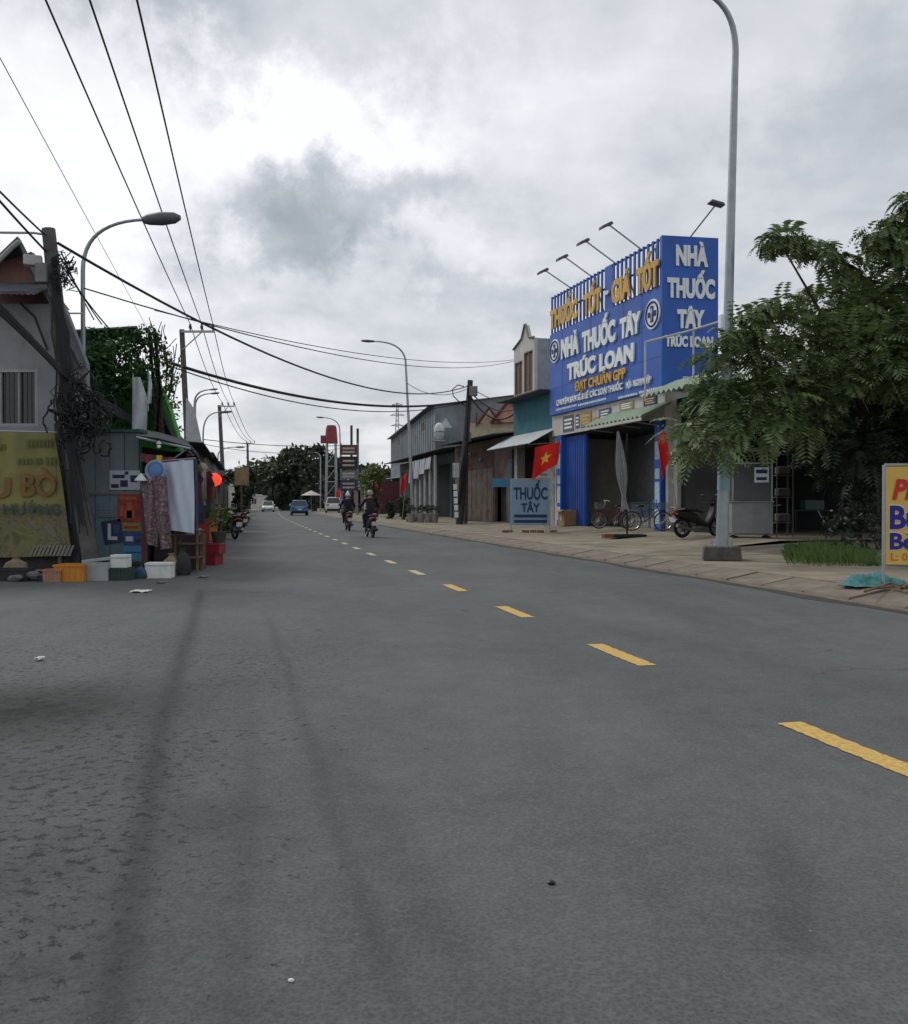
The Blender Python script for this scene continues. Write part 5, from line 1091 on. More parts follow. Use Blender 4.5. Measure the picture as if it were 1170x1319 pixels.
MB().span((7.0, .3, .3), (8.5, .32, 2.15)).build('dark_door', darkw, t)
bs = thing('blue_post_sign', 'small blue panel post beside the rusty shed', 'post', (P(657.5, 0, 42.5).x, 42.5, .3)); MB().span((-.06, -.05, 0), (.06, .05, 3.0)).build('post_panel', mat('light blue paint', (.08, .25, .42)), bs, bevel=.01); MB().span((-.85, -.02, 1.7), (-.08, .02, 2.1)).build('name_plate', mat('light blue paint', (0, 0, 0)), bs)
# low shop with shutters and pale columns
t = house('low grey shuttered shop under a long dark eave behind the flower pots', R(69, 9.6)[:], ROT_R, 23.4, 9, 4.5, mat('dim blue grey', (.055, .065, .075)), roofdark, 'shed', holes=((12.2, 19.4, .3, 3.8),), shutters=((1, 5.8, 3.8, mat('dim blue grey', (0, 0, 0))), (6.2, 11.6, 3.8, mat('dim blue grey', (0, 0, 0))), (19.8, 23.2, 3.8, mat('shutter blue grey', (.07, .08, .10), .7, .3, 3, dirt=.5))), rise=1.2, over=1.3, cat='shop')
for i in range(5): MB().tube([(12.4+1.7*i, -.9, .2), (12.4+1.7*i, -.9, 4.3)], .12, 10).build('column', mat('pale column', (.42, .43, .44)), t, smooth=True)
for i in range(4): MB().sheet([[(11.2+2.0*i+.2*a, -1.15+.04*math.sin(a*1.9), 4.2) for a in range(9)], [(11.2+2.0*i+.2*a, -1.25+.08*math.sin(a*1.9), 2.7+.25*i) for a in range(9)]], .01).build('roll_curtain', mat('pale canvas', (.36, .39, .42)), t, smooth=True)
# grey gabled hall behind
gh2 = house('big grey metal hall with a long gable roof behind the low shops', (-6.6, 95, 0), math.atan2(-33, 5.3), 33.4, 14, 8.0, mat('hall sheet', (.15, .175, .195), .7, .3, .5, .03, dirt=.6), greysheet, 'ridge', rise=.9, cat='hall', wins=((8, 9.5, 6.6, 7.4), (17, 18.5, 6.6, 7.4), (26, 28, 6.6, 7.4)))
for i in range(26): MB().span((.6+1.27*i, -.04, 4.9), (.66+1.27*i, -.003, 7.9)).build('sheet_seam', greysheet, gh2)
tk = thing('roof_tank', 'pale oval water tank on the grey hall roof edge', 'water tank', tuple(P(566, 568, 60))); MB().ball((0, 0, .62), (.36, .36, .6), 14, 8).build('tank', whiteaw, tk, smooth=True); MB().ring((0, 0, .6), .365, .03, 'Z', 18, 5).build('strap', greysheet, tk)
q = MB(); q.box((0, 0, .0), (.8, .7, .08)); q.build('stand', galv, tk)
mb = MB(); q = thing('roof_dormer', 'small white triangular gable on the grey hall roof', 'gable', tuple(P(574, 551, 60.5))); MB().prism([(-.5, 0), (.5, 0), (0, .75)], .3, Matrix.Identity(4)).build('gable_panel', whiteaw, q); MB().tube([(-.6, -.06, -.03), (0, -.06, .82), (.6, -.06, -.03)], .05, 6).build('trim', bluegrey, q)
# house with orange pointed roofs
oh = thing('spired_house', 'cream house with two red edged pointed gables behind the rusty shed', 'house', (P(612, 0, 56).x, 56, 0), rad(-10)); creamw = mat('cream wall', (.45, .38, .26), dirt=.3); sal = mat('salmon gable', (.45, .24, .18)); rtrim = mat('red brown trim', (.13, .04, .03))
kk = 56/F
def oz(py): return CH+(HY-py)*kk
MB().span((-.5, 0, 0), (12, 9, oz(545))).build('wall', creamw, oh)
for (x0, x1, pk_, mm) in ((.3, 1.5, 528, creamw), (1.1, 3.2, 518, sal)):
    MB().prism([(x0, oz(545)), (x1, oz(545)), ((x0+x1)/2, oz(pk_))], .3, Matrix.Translation((0, -.2 if mm is sal else .2, 0))).build('gable', mm, oh); MB().tube([(x0-.1, -.25, oz(546)), ((x0+x1)/2, -.25, oz(pk_)+.1), (x1+.1, -.25, oz(546))], .12, 6).build('gable_trim', rtrim, oh)
MB().span((3.3, -.1, oz(545)+.003), (12.2, 9, oz(541))).build('roof', creamw, oh)
for k in range(3): window(oh, 4+2.2*k, 5.2+2.2*k, oz(560), oz(549), -.08)
q = MB(); q.tube([(-.4, -.1, oz(549)), (-.4, -.1, oz(530))], .05, 5); q.tube([(.1, -.1, oz(549)), (.1, -.1, oz(532))], .05, 5); q.build('finial', rtrim, oh)
# low roof between
house('low blue grey roofed lean-to behind the rusty shed', along(7.5, 9.5), RZP, 7.5, 5, 5.3, bluegrey, bluegrey, 'shed', rise=.6, wins=((1, 2, 4.2, 5.0), (3, 4, 4.2, 5.0)), cat='shed')
# flower pots
potm = mat('pale pot', (.30, .29, .27))
pl0 = None
for i, px in enumerate((531.5, 544, 553.5, 562)):
    o = thing('flower_pot', ['round pale flower pot at the foot of the tall street lamp', 'second pale flower pot from the tall street lamp', 'third pale flower pot from the tall street lamp', 'pale flower pot farthest right of the lamp, nearest the leaning pole'][i], 'flower pot', (P(px, 0, 51).x-.1, 51.5, .15), 0, 'flower pots on the pavement') if i == 0 else dup(pl0, (P(px, 0, 51).x-.1, 51.5, .15), i*1.3, ['', 'second pale flower pot from the tall street lamp', 'third pale flower pot from the tall street lamp', 'pale flower pot farthest right of the lamp, nearest the leaning pole'][i])
    if i == 0:
        pl0 = o; MB().tube([(0, 0, 0), (0, 0, .42), (0, 0, .5)], [.17, .24, .26], 14).build('pot', potm, o, smooth=True)
        leaves('plant', [((o.location.x, o.location.y, .15+.75), .28)], 1400, .07, LEAF_B, o)
# trees / shrub right middle
def tree(label, px, Y, topy, wpx, m, dens=60, lsize=.35, name='tree', group='trees along the road', low=.35, seed=1, trunk=.25):
    random.seed(seed); c = P(px, topy, Y); H = c.z; R_ = wpx/F*Y/2; t = thing(name, label, 'tree', (c.x, Y, 0), 0, group); cs_ = []
    for i in range(16):
        a = random.uniform(0, 6.28); rr = random.uniform(0, .75)*R_; z = H*(low+(1-low)*random.random()); z = min(z, H-R_*.3); cs_.append(((c.x+rr*math.cos(a), Y+rr*math.sin(a), z), R_*random.uniform(.3, .5)))
    cs_.append(((c.x, Y, H-R_*.35), R_*.4)); leaves('crown', cs_, dens, lsize, m, t); limbs(t, (c.x, Y, 0), cs_, trunk, (c.x, Y, H*low), 3); return t
tree('yellow green bushy tree beside the low shuttered shop', 483, 72, 597, 46, LEAF_C, 160, .16, seed=3, low=.2)
tree('dark shrub tree standing behind the flower pots', 519, 60, 640, 26, LEAF_B, 250, .12, seed=4, low=.1)
tree('small dark shrub left of the tall street lamp', 503, 64, 645, 22, LEAF_B, 250, .12, seed=5, low=.1)
# brown stacked board sign
bsx = P(451, 0, 88); bs2 = thing('stacked_sign', 'tall brown stacked board sign with pale lettering lines beyond the yellow green tree', 'sign', (bsx.x, 88, .1), 0); kq = 88/F
brn = mat('brown board', (.11, .055, .045)); 
for (p1, p0, mm) in ((573, 586, brn), (588, 604, mat('black board', (.03, .025, .025))), (606, 617, mat('slate board', (.12, .16, .18))), (618, 632, mat('violet board', (.05, .045, .10)))):
    o = MB().span((-.95, -.12, CH+(HY-p0)*kq-.1), (.75, .12, CH+(HY-p1)*kq-.1)).build('board', mm, bs2)
    for j in range(2): z = CH+(HY-(p1+(p0-p1)*(.35+.35*j)))*kq-.1; MB().span((-.7, -.13, z-.1), (.45, -.122, z+.08)).build('print_line', mat('pale line', (.4, .36, .3)), o)
for x in (-.9, .72): MB().tube([(x, .2, -.1), (x, .2, CH+(HY-572)*kq)], .08, 8).build('post', galv, bs2)
for i, (px, ty) in enumerate(((453, 548), (461, 552))): tag(MB().tube([(P(px, 0, 95).x, 95, 0), P(px, ty, 95)], .13, 8).build('mast', mat('dark pole', (0, 0, 0))), ['left', 'right'][i]+' of the two plain dark masts behind the brown stacked sign', 'mast', 'dark masts')
house('pale flat topped wall house with red flag before it', R(96, 9.5)[:], ROT_R, 5, 6, 3.1, mat('pale render', (.33, .35, .36)), roofdark, 'flat', rise=.2)
house('grey white two storey building with many small windows behind the yellow green tree', R(98, 16)[:], ROT_R, 22, 10, 8.6, mat('white grey render', (.38, .42, .45)), roofdark, 'shed', wins=[(1+3*i, 2.4+3*i, z, z+1.4) for i in range(7) for z in (4.2, 6.6)], rise=.8)
house('low shop with maroon awning behind the riders', R(86, 8.6)[:], ROT_R, 10, 5, 3.3, mat('maroon wall', (.12, .035, .05)), whiteaw, 'shed', holes=((1, 4, .2, 2.6), (5, 9, .2, 2.6)), awn=(0, 10, 3.2, 1.6, .4, mat('pink grey awning', (.4, .33, .33))), cat='shop')
house('dark low roofed house behind the two dark masts', R(118, 9.5)[:], ROT_R, 16, 8, 4.5, brownw, roofdark, 'shed', holes=((2, 6, .2, 2.8), (9, 13, .2, 2.8)), rise=1)
# red tank tower
rtk = thing('red_tank_tower', 'dull red water tank on a lattice stand rising above the far trees', 'water tank', (P(427, 0, 118).x, 118, 0)); kt = 118/F; z1 = CH+(HY-548)*kt; z0 = CH+(HY-571)*kt; dred = mat('dull red tank', (.22, .045, .055))
MB().tube([(0, 0, z0), (0, 0, z1-.4), (0, 0, z1)], [.85, .7, .55], 16).build('tank', dred, rtk, smooth=True); MB().box((-1.0, 0, z0+.5), (.7, .6, 1.0)).build('side_box', dred, rtk)
q = MB()
for x in (-.7, .7):
    for y in (-.7, .7): q.tube([(x, y, 0), (x*.8, y*.8, z0)], .1, 6)
for z in (2, 4, 6): q.tube([(-.7, -.7, z), (.7, -.7, z)], .06, 5); q.tube([(-.7, -.7, z), (.7, -.7, z+1.8)], .05, 5)
q.build('lattice_stand', galv, rtk)
# lattice pylon far away
py_ = thing('pylon', 'pale lattice power pylon faint beyond the grey roofs', 'pylon', (P(512, 0, 330).x, 330, 0)); kp = 330/F; zt = CH+(HY-519)*kp; q = MB(); ww = 1.9
pm_ = mat('pylon grey', (.34, .37, .40))
for s in (-1, 1):
    for s2 in (-1, 1): q.tube([(s*ww, s2*ww, 0), (s*.6, s2*.6, zt*.72), (s*.25, s2*.25, zt)], .13, 4)
nz = 12
for i in range(nz):
    a, b_ = zt*.4+zt*.6*i/nz, zt*.4+zt*.6*(i+1)/nz; wa, wb = ww*(1-.8*a/zt)*.9, ww*(1-.8*b_/zt)*.9; q.tube([(-wa, -wa, a), (wb, -wb, b_)], .08, 4); q.tube([(wa, -wa, a), (-wb, -wb, b_)], .08, 4)
for z, l in ((zt*.98, 2.0), (zt*.88, 2.6), (zt*.78, 2.2)): q.tube([(-l, 0, z), (0, 0, z+.7), (l, 0, z)], .12, 4); q.tube([(-l, 0, z), (l, 0, z)], .12, 4)
q.build('lattice', pm_, py_)
# parasol and goods near the white van
um = thing('market_umbrella', 'small pale market umbrella on the right verge left of the white van', 'umbrella', (P(401, 0, 118).x, 118, .1)); n = 10; vs = [(0, 0, 2.8)]+[(1.4*math.cos(2*math.pi*i/n), 1.4*math.sin(2*math.pi*i/n), 2.15) for i in range(n)]
MB().add(vs, [(0, 1+i, 1+(i+1) % n) for i in range(n)]).build('canopy', mat('pale pink cloth', (.5, .42, .4)), um); MB().tube([(0, 0, 0), (0, 0, 2.75)], .04, 6).build('pole', galv, um)
house('small violet stall under the market umbrella', R(122, 6.9)[:], ROT_R, 6, 3, 2.3, mat('violet blue sheet', (.05, .06, .16)), roofdark, 'shed', holes=((1, 5, .5, 1.9),), rise=.3, cat='stall', name='stall')

# ------------------------------------------------------------------ far end: trees and roofs
far = [(405, 128, 574, 42, 11), (388, 150, 573, 62, 12), (372, 165, 577, 60, 13), (352, 190, 590, 60, 14), (330, 200, 602, 50, 15), (318, 150, 600, 36, 16), (300, 120, 604, 36, 17), (365, 150, 597, 50, 18), (400, 160, 590, 60, 19), (420, 135, 585, 36, 20), (308, 90, 622, 26, 21), (437, 150, 590, 50, 22)]
nm = ['round dark tree just left of the red tank tower', 'tallest broad dark tree at the end of the street', 'broad dark tree with a flat top left of the tallest', 'dark sloping tree over the far tin roofs', 'low dark tree behind the far roofs, left part', 'dark tree behind the third crossarm pole', 'dark tree above the brown wooden board', 'tree filling the gap behind the blue car', 'dark tree directly above the blue car', 'dark tree under the red tank tower', 'small dark tree beside the brown wooden board', 'dark tree behind the brown stacked sign']
for (px, Y, ty, w, sd_), lab in zip(far, nm): tree(lab, px, Y, ty, w, LEAF_B, 26 if Y > 120 else 50, .55 if Y > 120 else .35, 'dark_tree', 'dark trees at the end of the street', .12, sd_, .4)
tl = MB()
ftl = []
for i in range(60): x = random.uniform(-140, 120); ftl.append(((x, 330+random.uniform(-30, 30), random.uniform(3, 9)), random.uniform(7, 12)))
o = leaves('tree_line', ftl, 3.2, 1.6, LEAF_B, None); tag(o, 'far wooded skyline seen between the houses', 'trees', kind='stuff')
house('far tin roofed market building facing down the road', R(190, 2.5)[:], rad(0), 17, 10, 3.6, mat('dark brown front', (.07, .06, .06)), whiteaw, 'ridge', holes=((1, 7, .2, 2.8), (8, 15, .2, 2.8)), rise=1.6)
house('far taller roof behind the market building, right part', R(215, 12)[:], rad(0), 14, 10, 5.4, darkw, greysheet, 'ridge', rise=1.8)
house('far white gate house left of the oncoming white car', R(175, -9)[:], rad(0), 5, 5, 2.6, whitew, whiteaw, 'flat', wins=((1, 2, 1, 2.2), (3, 4, 1, 2.2)), rise=.4)

# ------------------------------------------------------------------ LEFT: corner house
YW = 16.5; kw = YW/F
def LX(px): return (px-CX)*kw
def LZ(py): return CH+(HY-py)*kw
ch = thing('corner_house', 'grey rendered corner house with a barred window and pink gable on the left', 'house', (LX(76), YW, 0), 0)
q = MB(); x1 = 0.0; x0 = -9.0; X76 = LX(76)
wx0, wx1, wz0, wz1 = LX(-48)-X76, LX(49)-X76, LZ(549), LZ(476)
wall_with_holes(q, x0, x1, 0, LZ(392), 0, .18, [(wx0, wx1, wz0, wz1)]); q.build('front_wall', greyw, ch)
q = MB(); sk = -.45; q.add([(-.18, .18, 0), (0, .18, 0), (sk*8, 8, 0), (sk*8-.18, 8, 0), (-.18, .18, LZ(392)), (0, .18, LZ(392)), (sk*8, 8, LZ(392)), (sk*8-.18, 8, LZ(392))], [(0, 1, 2, 3), (4, 5, 6, 7), (0, 1, 5, 4), (1, 2, 6, 5), (2, 3, 7, 6), (3, 0, 4, 7)]); q.span((x0, 8.0, 0), (sk*8-.19, 8.2, LZ(392))); q.build('side_wall', greyw, ch)
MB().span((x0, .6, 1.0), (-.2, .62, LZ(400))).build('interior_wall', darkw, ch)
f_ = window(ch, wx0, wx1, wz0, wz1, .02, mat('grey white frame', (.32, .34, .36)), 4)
q = MB()
for i in range(16): x = wx0+.08+(wx1-wx0-.16)*i/15; q.tube([(x, .0, wz0+.05), (x, .0, wz1-.05)], .008, 5)
q.build('window_bars', mat('dim steel', (0, 0, 0)), f_)
# lower right quarter panel and small tile canopy
zt_ = LZ(388); tc_ = MB(); gxs = np.linspace(LX(0)-X76-.2, LX(66)-X76, 24)
can = MB().sheet([[(x, -.55, zt_-.02+.02*(i % 2)) for i, x in enumerate(gxs)], [(x, .25, zt_+.32+.02*(i % 2)) for i, x in enumerate(gxs)]], .03).build('tile_canopy', tilem, ch)
for r_ in range(4): q = MB(); [q.tube([(gxs[i], -.55+.2*r_, zt_+.03+.085*r_), (gxs[i], -.36+.2*r_, zt_+.11+.085*r_)], .03, 5) for i in range(0, 24)]; q.build('tile_row', tilem, ch)
# pink gable wall above, with sloping roof going down to the right
gz0 = LZ(392)
q = MB(); q.prism([(x0, gz0), (0.0, gz0), (LX(60)-X76, LZ(372)), (LX(30)-X76, LZ(318)), (LX(0)-X76, LZ(330)), (LX(-150)-X76, LZ(330)), (x0, LZ(400)+.02)], .16, Matrix.Translation((0, .35, 0))); q.build('gable_wall', pinkw, ch)
rp = [(27, 309), (52, 358), (80, 412), (108, 470)]
q = MB(); q.sheet([[(LX(a)-X76, .05, LZ(b)), (LX(a)-X76-.52*3.2, 3.2, LZ(b))] for a, b in rp], .07); q.build('roof', tilem, ch)
q = MB(); q.sheet([[(LX(a)-X76, .0, LZ(b)), (LX(a)-X76-.52*3.2, 3.2, LZ(b))] for a, b in ((28, 309), (6, 330), (-60, 372))], .07); q.build('roof', tilem, ch)
q = MB(); q.tube([(LX(0)-X76, -.03, LZ(338)), (LX(18)-X76, -.03, LZ(320)), (LX(28)-X76, -.03, LZ(312))], .045, 6); q.build('verge_board', mat('pale verge', (.35, .34, .33)), ch)
q = MB(); q.prism([(0.003, gz0), (LX(105)-X76, LZ(466)), (LX(105)-X76, LZ(560)), (.003, LZ(560))], .15, Matrix.Translation((0, .25, 0))); q.build('side_wing_wall', greyw, ch)
MB().tube([(LX(30)-X76, -.06, LZ(392)), (LX(48)-X76, -.06, LZ(410)), (LX(64)-X76, -.06, LZ(452))], .02, 6).build('drain_pipe', cablem, ch)

# yellow banner
def banner_mat(name, base, blobs_, z_lo, seed=0):
    m = bpy.data.materials.new(name); m.use_nodes = True; N = m.node_tree.nodes; L = m.node_tree.links; b = N['Principled BSDF']; tc = N.new('ShaderNodeTexCoord')
    n = N.new('ShaderNodeTexNoise'); n.inputs['Scale'].default_value = 3.2; n.inputs['Detail'].default_value = 5; n.inputs['Distortion'].default_value = 1.2; L.new(tc.outputs['Object'], n.inputs['Vector'])
    r = N.new('ShaderNodeValToRGB'); L.new(n.outputs['Fac'], r.inputs[0]); e = r.color_ramp.elements
    cols = blobs_; e[0].position = .32; e[0].color = (*cols[0], 1); e[1].position = .72; e[1].color = (*cols[-1], 1)
    for i, c in enumerate(cols[1:-1]): x = e.new(.32+.4*(i+1)/(len(cols)-1)); x.color = (*c, 1)
    sx = N.new('ShaderNodeSeparateXYZ'); L.new(tc.outputs['Object'], sx.inputs[0]); mr = N.new('ShaderNodeMapRange'); L.new(sx.outputs[2], mr.inputs[0]); mr.inputs[1].default_value = z_lo-.06; mr.inputs[2].default_value = z_lo+.06
    n2 = N.new('ShaderNodeTexNoise'); n2.inputs['Scale'].default_value = 2; n2.inputs['Detail'].default_value = 8; L.new(tc.outputs['Object'], n2.inputs['Vector']); r2_ = N.new('ShaderNodeValToRGB'); L.new(n2.outputs['Fac'], r2_.inputs[0]); r2_.color_ramp.elements[0].color = (*[c*.7 for c in base], 1); r2_.color_ramp.elements[1].color = (*[c*1.2 for c in base], 1); r2_.color_ramp.elements[0].position = .35; r2_.color_ramp.elements[1].position = .65
    mx = N.new('ShaderNodeMix'); mx.data_type = 'RGBA'; L.new(mr.outputs[0], mx.inputs[0]); L.new(r.outputs[0], mx.inputs[6]); L.new(r2_.outputs[0], mx.inputs[7]); L.new(mx.outputs[2], b.inputs['Base Color']); b.inputs['Roughness'].default_value = .6; return m
yb_ = thing('food_banner', 'faded yellow beef hotpot banner under the barred window on the left', 'banner', (LX(-20), YW-.35, 0)); ox = LX(-20)
bm1 = banner_mat('banner print', (.20, .18, .05), [(.07, .075, .03), (.12, .10, .04), (.15, .14, .05), (.09, .09, .04), (.17, .14, .09), (.08, .06, .03), (.14, .13, .05)], LZ(652))
gr = []
ky = (YW-.35)/F
def BX(px): return (px-CX)*ky-ox
def BZ(py): return CH+(HY-py)*ky
for i in range(25):
    u = i/24; row = []
    for j in range(17):
        v = j/16; xr = BX(71+22*v); xl = BX(-150); x = xl+(xr-xl)*u; z = BZ(553+5*u)*(1-v)+BZ(722-6*u)*v; row.append((x, .025*math.sin(7*u+3*v)*math.sin(math.pi*v)+.01*math.sin(31*u), z))
    gr.append(row)
MB().sheet(gr, .006).build('cloth', bm1, yb_, smooth=True)
dred2 = mat('faded red print', (.20, .11, .035), .7); dgr = mat('faded teal print', (.05, .085, .075), .7)
text('LẨU', (BX(-75), BX(15), BZ(642), BZ(600)), dred2, yb_, y=-.035, th=.004, bold=.03); text('BÒ', (BX(29), BX(73), BZ(640), BZ(602)), dred2, yb_, y=-.035, th=.004, bold=.03)
text('& NƯỚNG', (BX(-14), BX(78), BZ(663), BZ(644)), dgr, yb_, y=-.035, th=.004, bold=.02)
for (a, b_, y0, y1) in ((-60, 8, 572, 580), (24, 44, 590, 598), (47, 57, 590, 598), (60, 71, 589, 599), (36, 70, 566, 576)):
    q = MB(); x = a
    while x < b_: q.span((BX(x), -.035, BZ(y1)), (BX(x+3), -.031, BZ(y0))); x += 5
    q.build('small_print', mat('faint print', (.13, .12, .045)), yb_)['kind'] = 'stuff'
q = MB()
for i in range(11): x = 38+5*i; q.add([(BX(x), -.034, BZ(716)), (BX(x+3), -.034, BZ(716)), (BX(x+9), -.034, BZ(702)), (BX(x+6), -.034, BZ(702))], [(0, 1, 2, 3)])
q.build('stripe_print', mat('stripe white', (.20, .20, .185)), yb_)
MB().tube([(BX(-150), .02, BZ(552)), (BX(73), .02, BZ(557))], .02, 6).build('top_pole', galv, yb_)
MB().tube([(BX(76), .04, 0.02), (BX(71), .04, BZ(545))], .035, 8).build('side_pole', conc_pole, yb_)
tag(MB().span((LX(-150), YW-.2, .0), (LX(96), YW-.02, LZ(716))).build('low_wall', mat('dark base wall', (.035, .035, .04)), bevel=.01), 'dark low wall base below the yellow banner', 'wall')

# stall with panel wall, posters, sheet and hanging clothes
st = thing('corner_stall', 'grey panelled corner stall with posters, green top and dark awning on the left', 'stall', (LX(105), YW, 0), 0); ox = LX(105)
def SX(px): return LX(px)-ox
pgrey = mat('grey blue panel', (.14, .165, .185), .8, .2, 2, .1, dirt=.5); pblue = mat('pale blue panel', (.10, .15, .185), .8, .2, 2, .1, dirt=.45)
for i in range(4):
    a, b_ = SX(104+19*i), SX(104+19*(i+1))-.012; MB().span((a, 0, LZ(634)), (b_, .06, LZ(557))).build('panel', pgrey, st, bevel=.004); MB().span((a, -.004, .08), (b_, .055, LZ(635.5))).build('panel', pblue, st, bevel=.004)
MB().span((SX(104), -.03, LZ(637)), (SX(181), -.006, LZ(633.5))).build('rail', mat('dim steel', (0, 0, 0)), st)
MB().span((SX(103), -.05, LZ(557)+.002), (SX(181), .4, LZ(553))).build('top_beam', mat('dull green', (0, 0, 0)), st)
MB().span((SX(86), -.1, 0), (SX(104)-.01, .3, LZ(562))).build('corner_post', mat('post grey', (.09, .09, .11)), st, bevel=.02)  # plain dark bluish grey post
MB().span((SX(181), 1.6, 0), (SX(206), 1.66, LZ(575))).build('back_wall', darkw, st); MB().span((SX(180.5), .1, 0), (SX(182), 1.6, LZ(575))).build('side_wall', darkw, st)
aw_pts = [P(178, 566, YW-.5), P(240, 577, YW-.1), P(262, 600, YW+1.5)]
inv = RM[st.name].inverted(); q = MB(); g0 = [inv @ P(176, 562, YW-.5), inv @ P(205, 566, YW-.45), inv @ P(246, 577, YW-.2), inv @ P(258, 592, YW+.4)]; g1 = [inv @ P(176, 553, YW+1.7), inv @ P(205, 558, YW+1.7), inv @ P(240, 568, YW+2), inv @ P(252, 582, YW+2.4)]
q.sheet([g0, g1], .02); q.build('awning', mat('dark navy canvas', (.015, .02, .03)), st)
MB().tube([P(176, 563, YW-.52), P(246, 578, YW-.22)], .022, 6).build('awning_rail', galv, st, world=True); MB().tube([P(212, 600, YW-.1), P(240, 579, YW-.2)], .015, 6).build('awning_stay', galv, st, world=True)
MB().tube([P(254, 728, YW+.3), P(252, 590, YW+.3)], .03, 8).build('awning_post', mat('post grey', (0, 0, 0)), st, world=True)
MB().span((SX(186), .5, 0), (SX(248), .9, LZ(690))).build('counter', mat('dusky board', (.07, .055, .06)), st, bevel=.01)
MB().tube([P(205, 568, YW-.5), P(205, 572, YW-.5)], [.02, .05], 8).build('bulb_shade', mat('pale box', (0, 0, 0)), st, world=True); MB().ball(P(205, 575, YW-.5), .035).build('bulb', ltr_w, st, world=True)
# posters on the panels: flat prints, things of their own
def poster(label, px0, px1, py0, py1, m_, lines=(), txt=None, txm=None, rz=0, yo=-.012, ex=()):
    t = thing('poster', label, 'poster', (LX((px0+px1)/2), YW+yo, LZ(py1)), 0, 'posters on the corner stall'); w = (px1-px0)*kw/2; h = (py1-py0)*kw
    MB().box((0, 0, h/2), (2*w, .004, h), Matrix.Rotation(rz, 3, 'Y')).build('paper', m_, t)
    for (a, b_, c, d, mm) in lines: MB().span((-w+2*w*a, -.006, h*c), (-w+2*w*b_, -.0025, h*d)).build('print', mm, t)
    if txt: text(txt, (-w*.8, w*.8, h*.15, h*.85), txm, t, y=-.004, th=.003, bold=.02)
    return t
pr = mat('poster red', (.24, .035, .025), .8, .3, 9, dirt=.4); po = mat('poster orange', (.28, .09, .045), .8, .3, 9, dirt=.4); py2 = mat('poster yellow', (.20, .16, .05), .8, .3, 9, dirt=.4); pbl = mat('poster blue', (.025, .065, .16), .8, .3, 9, dirt=.4); pk2 = mat('poster dark', (.02, .025, .06), .6); pw = mat('poster white', (.36, .40, .43), .7)
poster('red poster with orange figure print on the corner stall panel', 152, 182, 636, 672, pr, ((.12, .8, .78, .9, po), (.4, .62, .1, .68, po), (.3, .72, .12, .4, po), (.1, .25, .2, .6, po)), yo=-.02)
poster('small yellow strip poster below the red poster', 158, 183, 673, 684, py2, ((.1, .8, .3, .6, pr),), yo=-.02)
poster('blue poster torn at the corner below the yellow strip', 160, 184, 686, 702, pbl, ((.1, .5, .3, .7, pw), (.6, .9, .2, .5, pk2)), yo=-.02)
poster('dark blue framed poster with a white emblem left of the yellow strip', 133, 158, 670, 700, pk2, ((.25, .42, .15, .85, pw), (.42, .75, .15, .3, pw), (.55, .85, .45, .8, pbl)), rz=-.15, yo=-.02)
poster('white notice with black scribbled print high on the stall panel', 142, 181, 606, 631, pw, ((.05, .3, .1, .3, pk2), (.35, .6, .15, .5, pk2), (.68, .92, .4, .75, pk2), (.1, .5, .6, .78, pk2), (.5, .62, .78, .95, pk2)), yo=-.02)
poster('pale stencil notice with rows of dark digits', 126, 149, 648, 666, pblue, (), '222\n222', mat('grey print', (0, 0, 0)), yo=-.02)
poster('light blue paper low on the stall panel above the crates', 159, 185, 703, 722, mat('paper blue', (.05, .17, .30)), ((.1, .9, .5, .6, pbl),), yo=-.02)
# sheet
sh_ = thing('hanging_sheet', 'pale bluish white sheet hung below the stall awning', 'sheet', tuple(P(230, 690, YW-.3)))
gr = []
for i in range(21):
    u = i/20; row = []
    for j in range(15):
        v = j/14; a = P(207+5*v, 594-1*v, YW-.3); pxl = 207+(213-207)*v; pxr = 250; px = pxl+(pxr-pxl)*u; py = (596-4*u)*(1-v)+(682+5*u)*v
        p = P(px, py, YW-.3-.1*u); row.append(p+Vector((0, .025*math.sin(5*u+4*v)+.012*math.sin(17*u-6*v), 0)))
    gr.append(row)
MB().sheet(gr, .004).build('cloth', cloth_w, sh_, world=True, smooth=True); MB().tube([P(206, 594, YW-.28), P(252, 590, YW-.38)], .012, 6).build('hanging_rod', galv, sh_, world=True)
# printed garments hanging at the front
gm = banner_mat('garment print', (.09, .04, .045), [(.05, .02, .025), (.30, .24, .25), (.07, .03, .035), (.22, .15, .17), (.04, .02, .025), (.34, .30, .32), (.06, .02, .03)], 99)
gm.node_tree.nodes['Noise Texture'].inputs['Scale'].default_value = 6
ga = thing('hanging_garments', 'maroon and pale patterned garments hanging beside the white sheet', 'clothes', tuple(P(200, 712, YW-.4)))
for idx, (pa, pb_, pc_, pd) in enumerate((((181, 616), (208, 614), (188, 700), (203, 705)), ((196, 612), (214, 614), (206, 708), (222, 706)))):
    gr = []
    for i in range(13):
        u = i/12; row = []
        for j in range(15):
            v = j/14; x = (pa[0]+(pb_[0]-pa[0])*u)*(1-v)+(pc_[0]+(pd[0]-pc_[0])*u)*v; y = (pa[1]+(pb_[1]-pa[1])*u)*(1-v)+(pc_[1]+(pd[1]-pc_[1])*u)*v; row.append(P(x, y, YW-.42-.08*idx)+Vector((0, .04*math.sin(9*u+2*v), 0)))
        gr.append(row)
    MB().sheet(gr, .01).build('garment', gm, ga, world=True, smooth=True)
MB().tube([P(179, 611, YW-.4), P(216, 611, YW-.45)], .012, 6).build('clothes_rail', galv, ga, world=True)
MB().sheet([[P(182+4*i, 636+3*math.sin(i), YW-.36) for i in range(3)], [P(182+4*i, 728, YW-.36) for i in range(3)]], .01).build('dark_cloth', mat('maroon cloth', (.08, .025, .03)), ga, world=True)
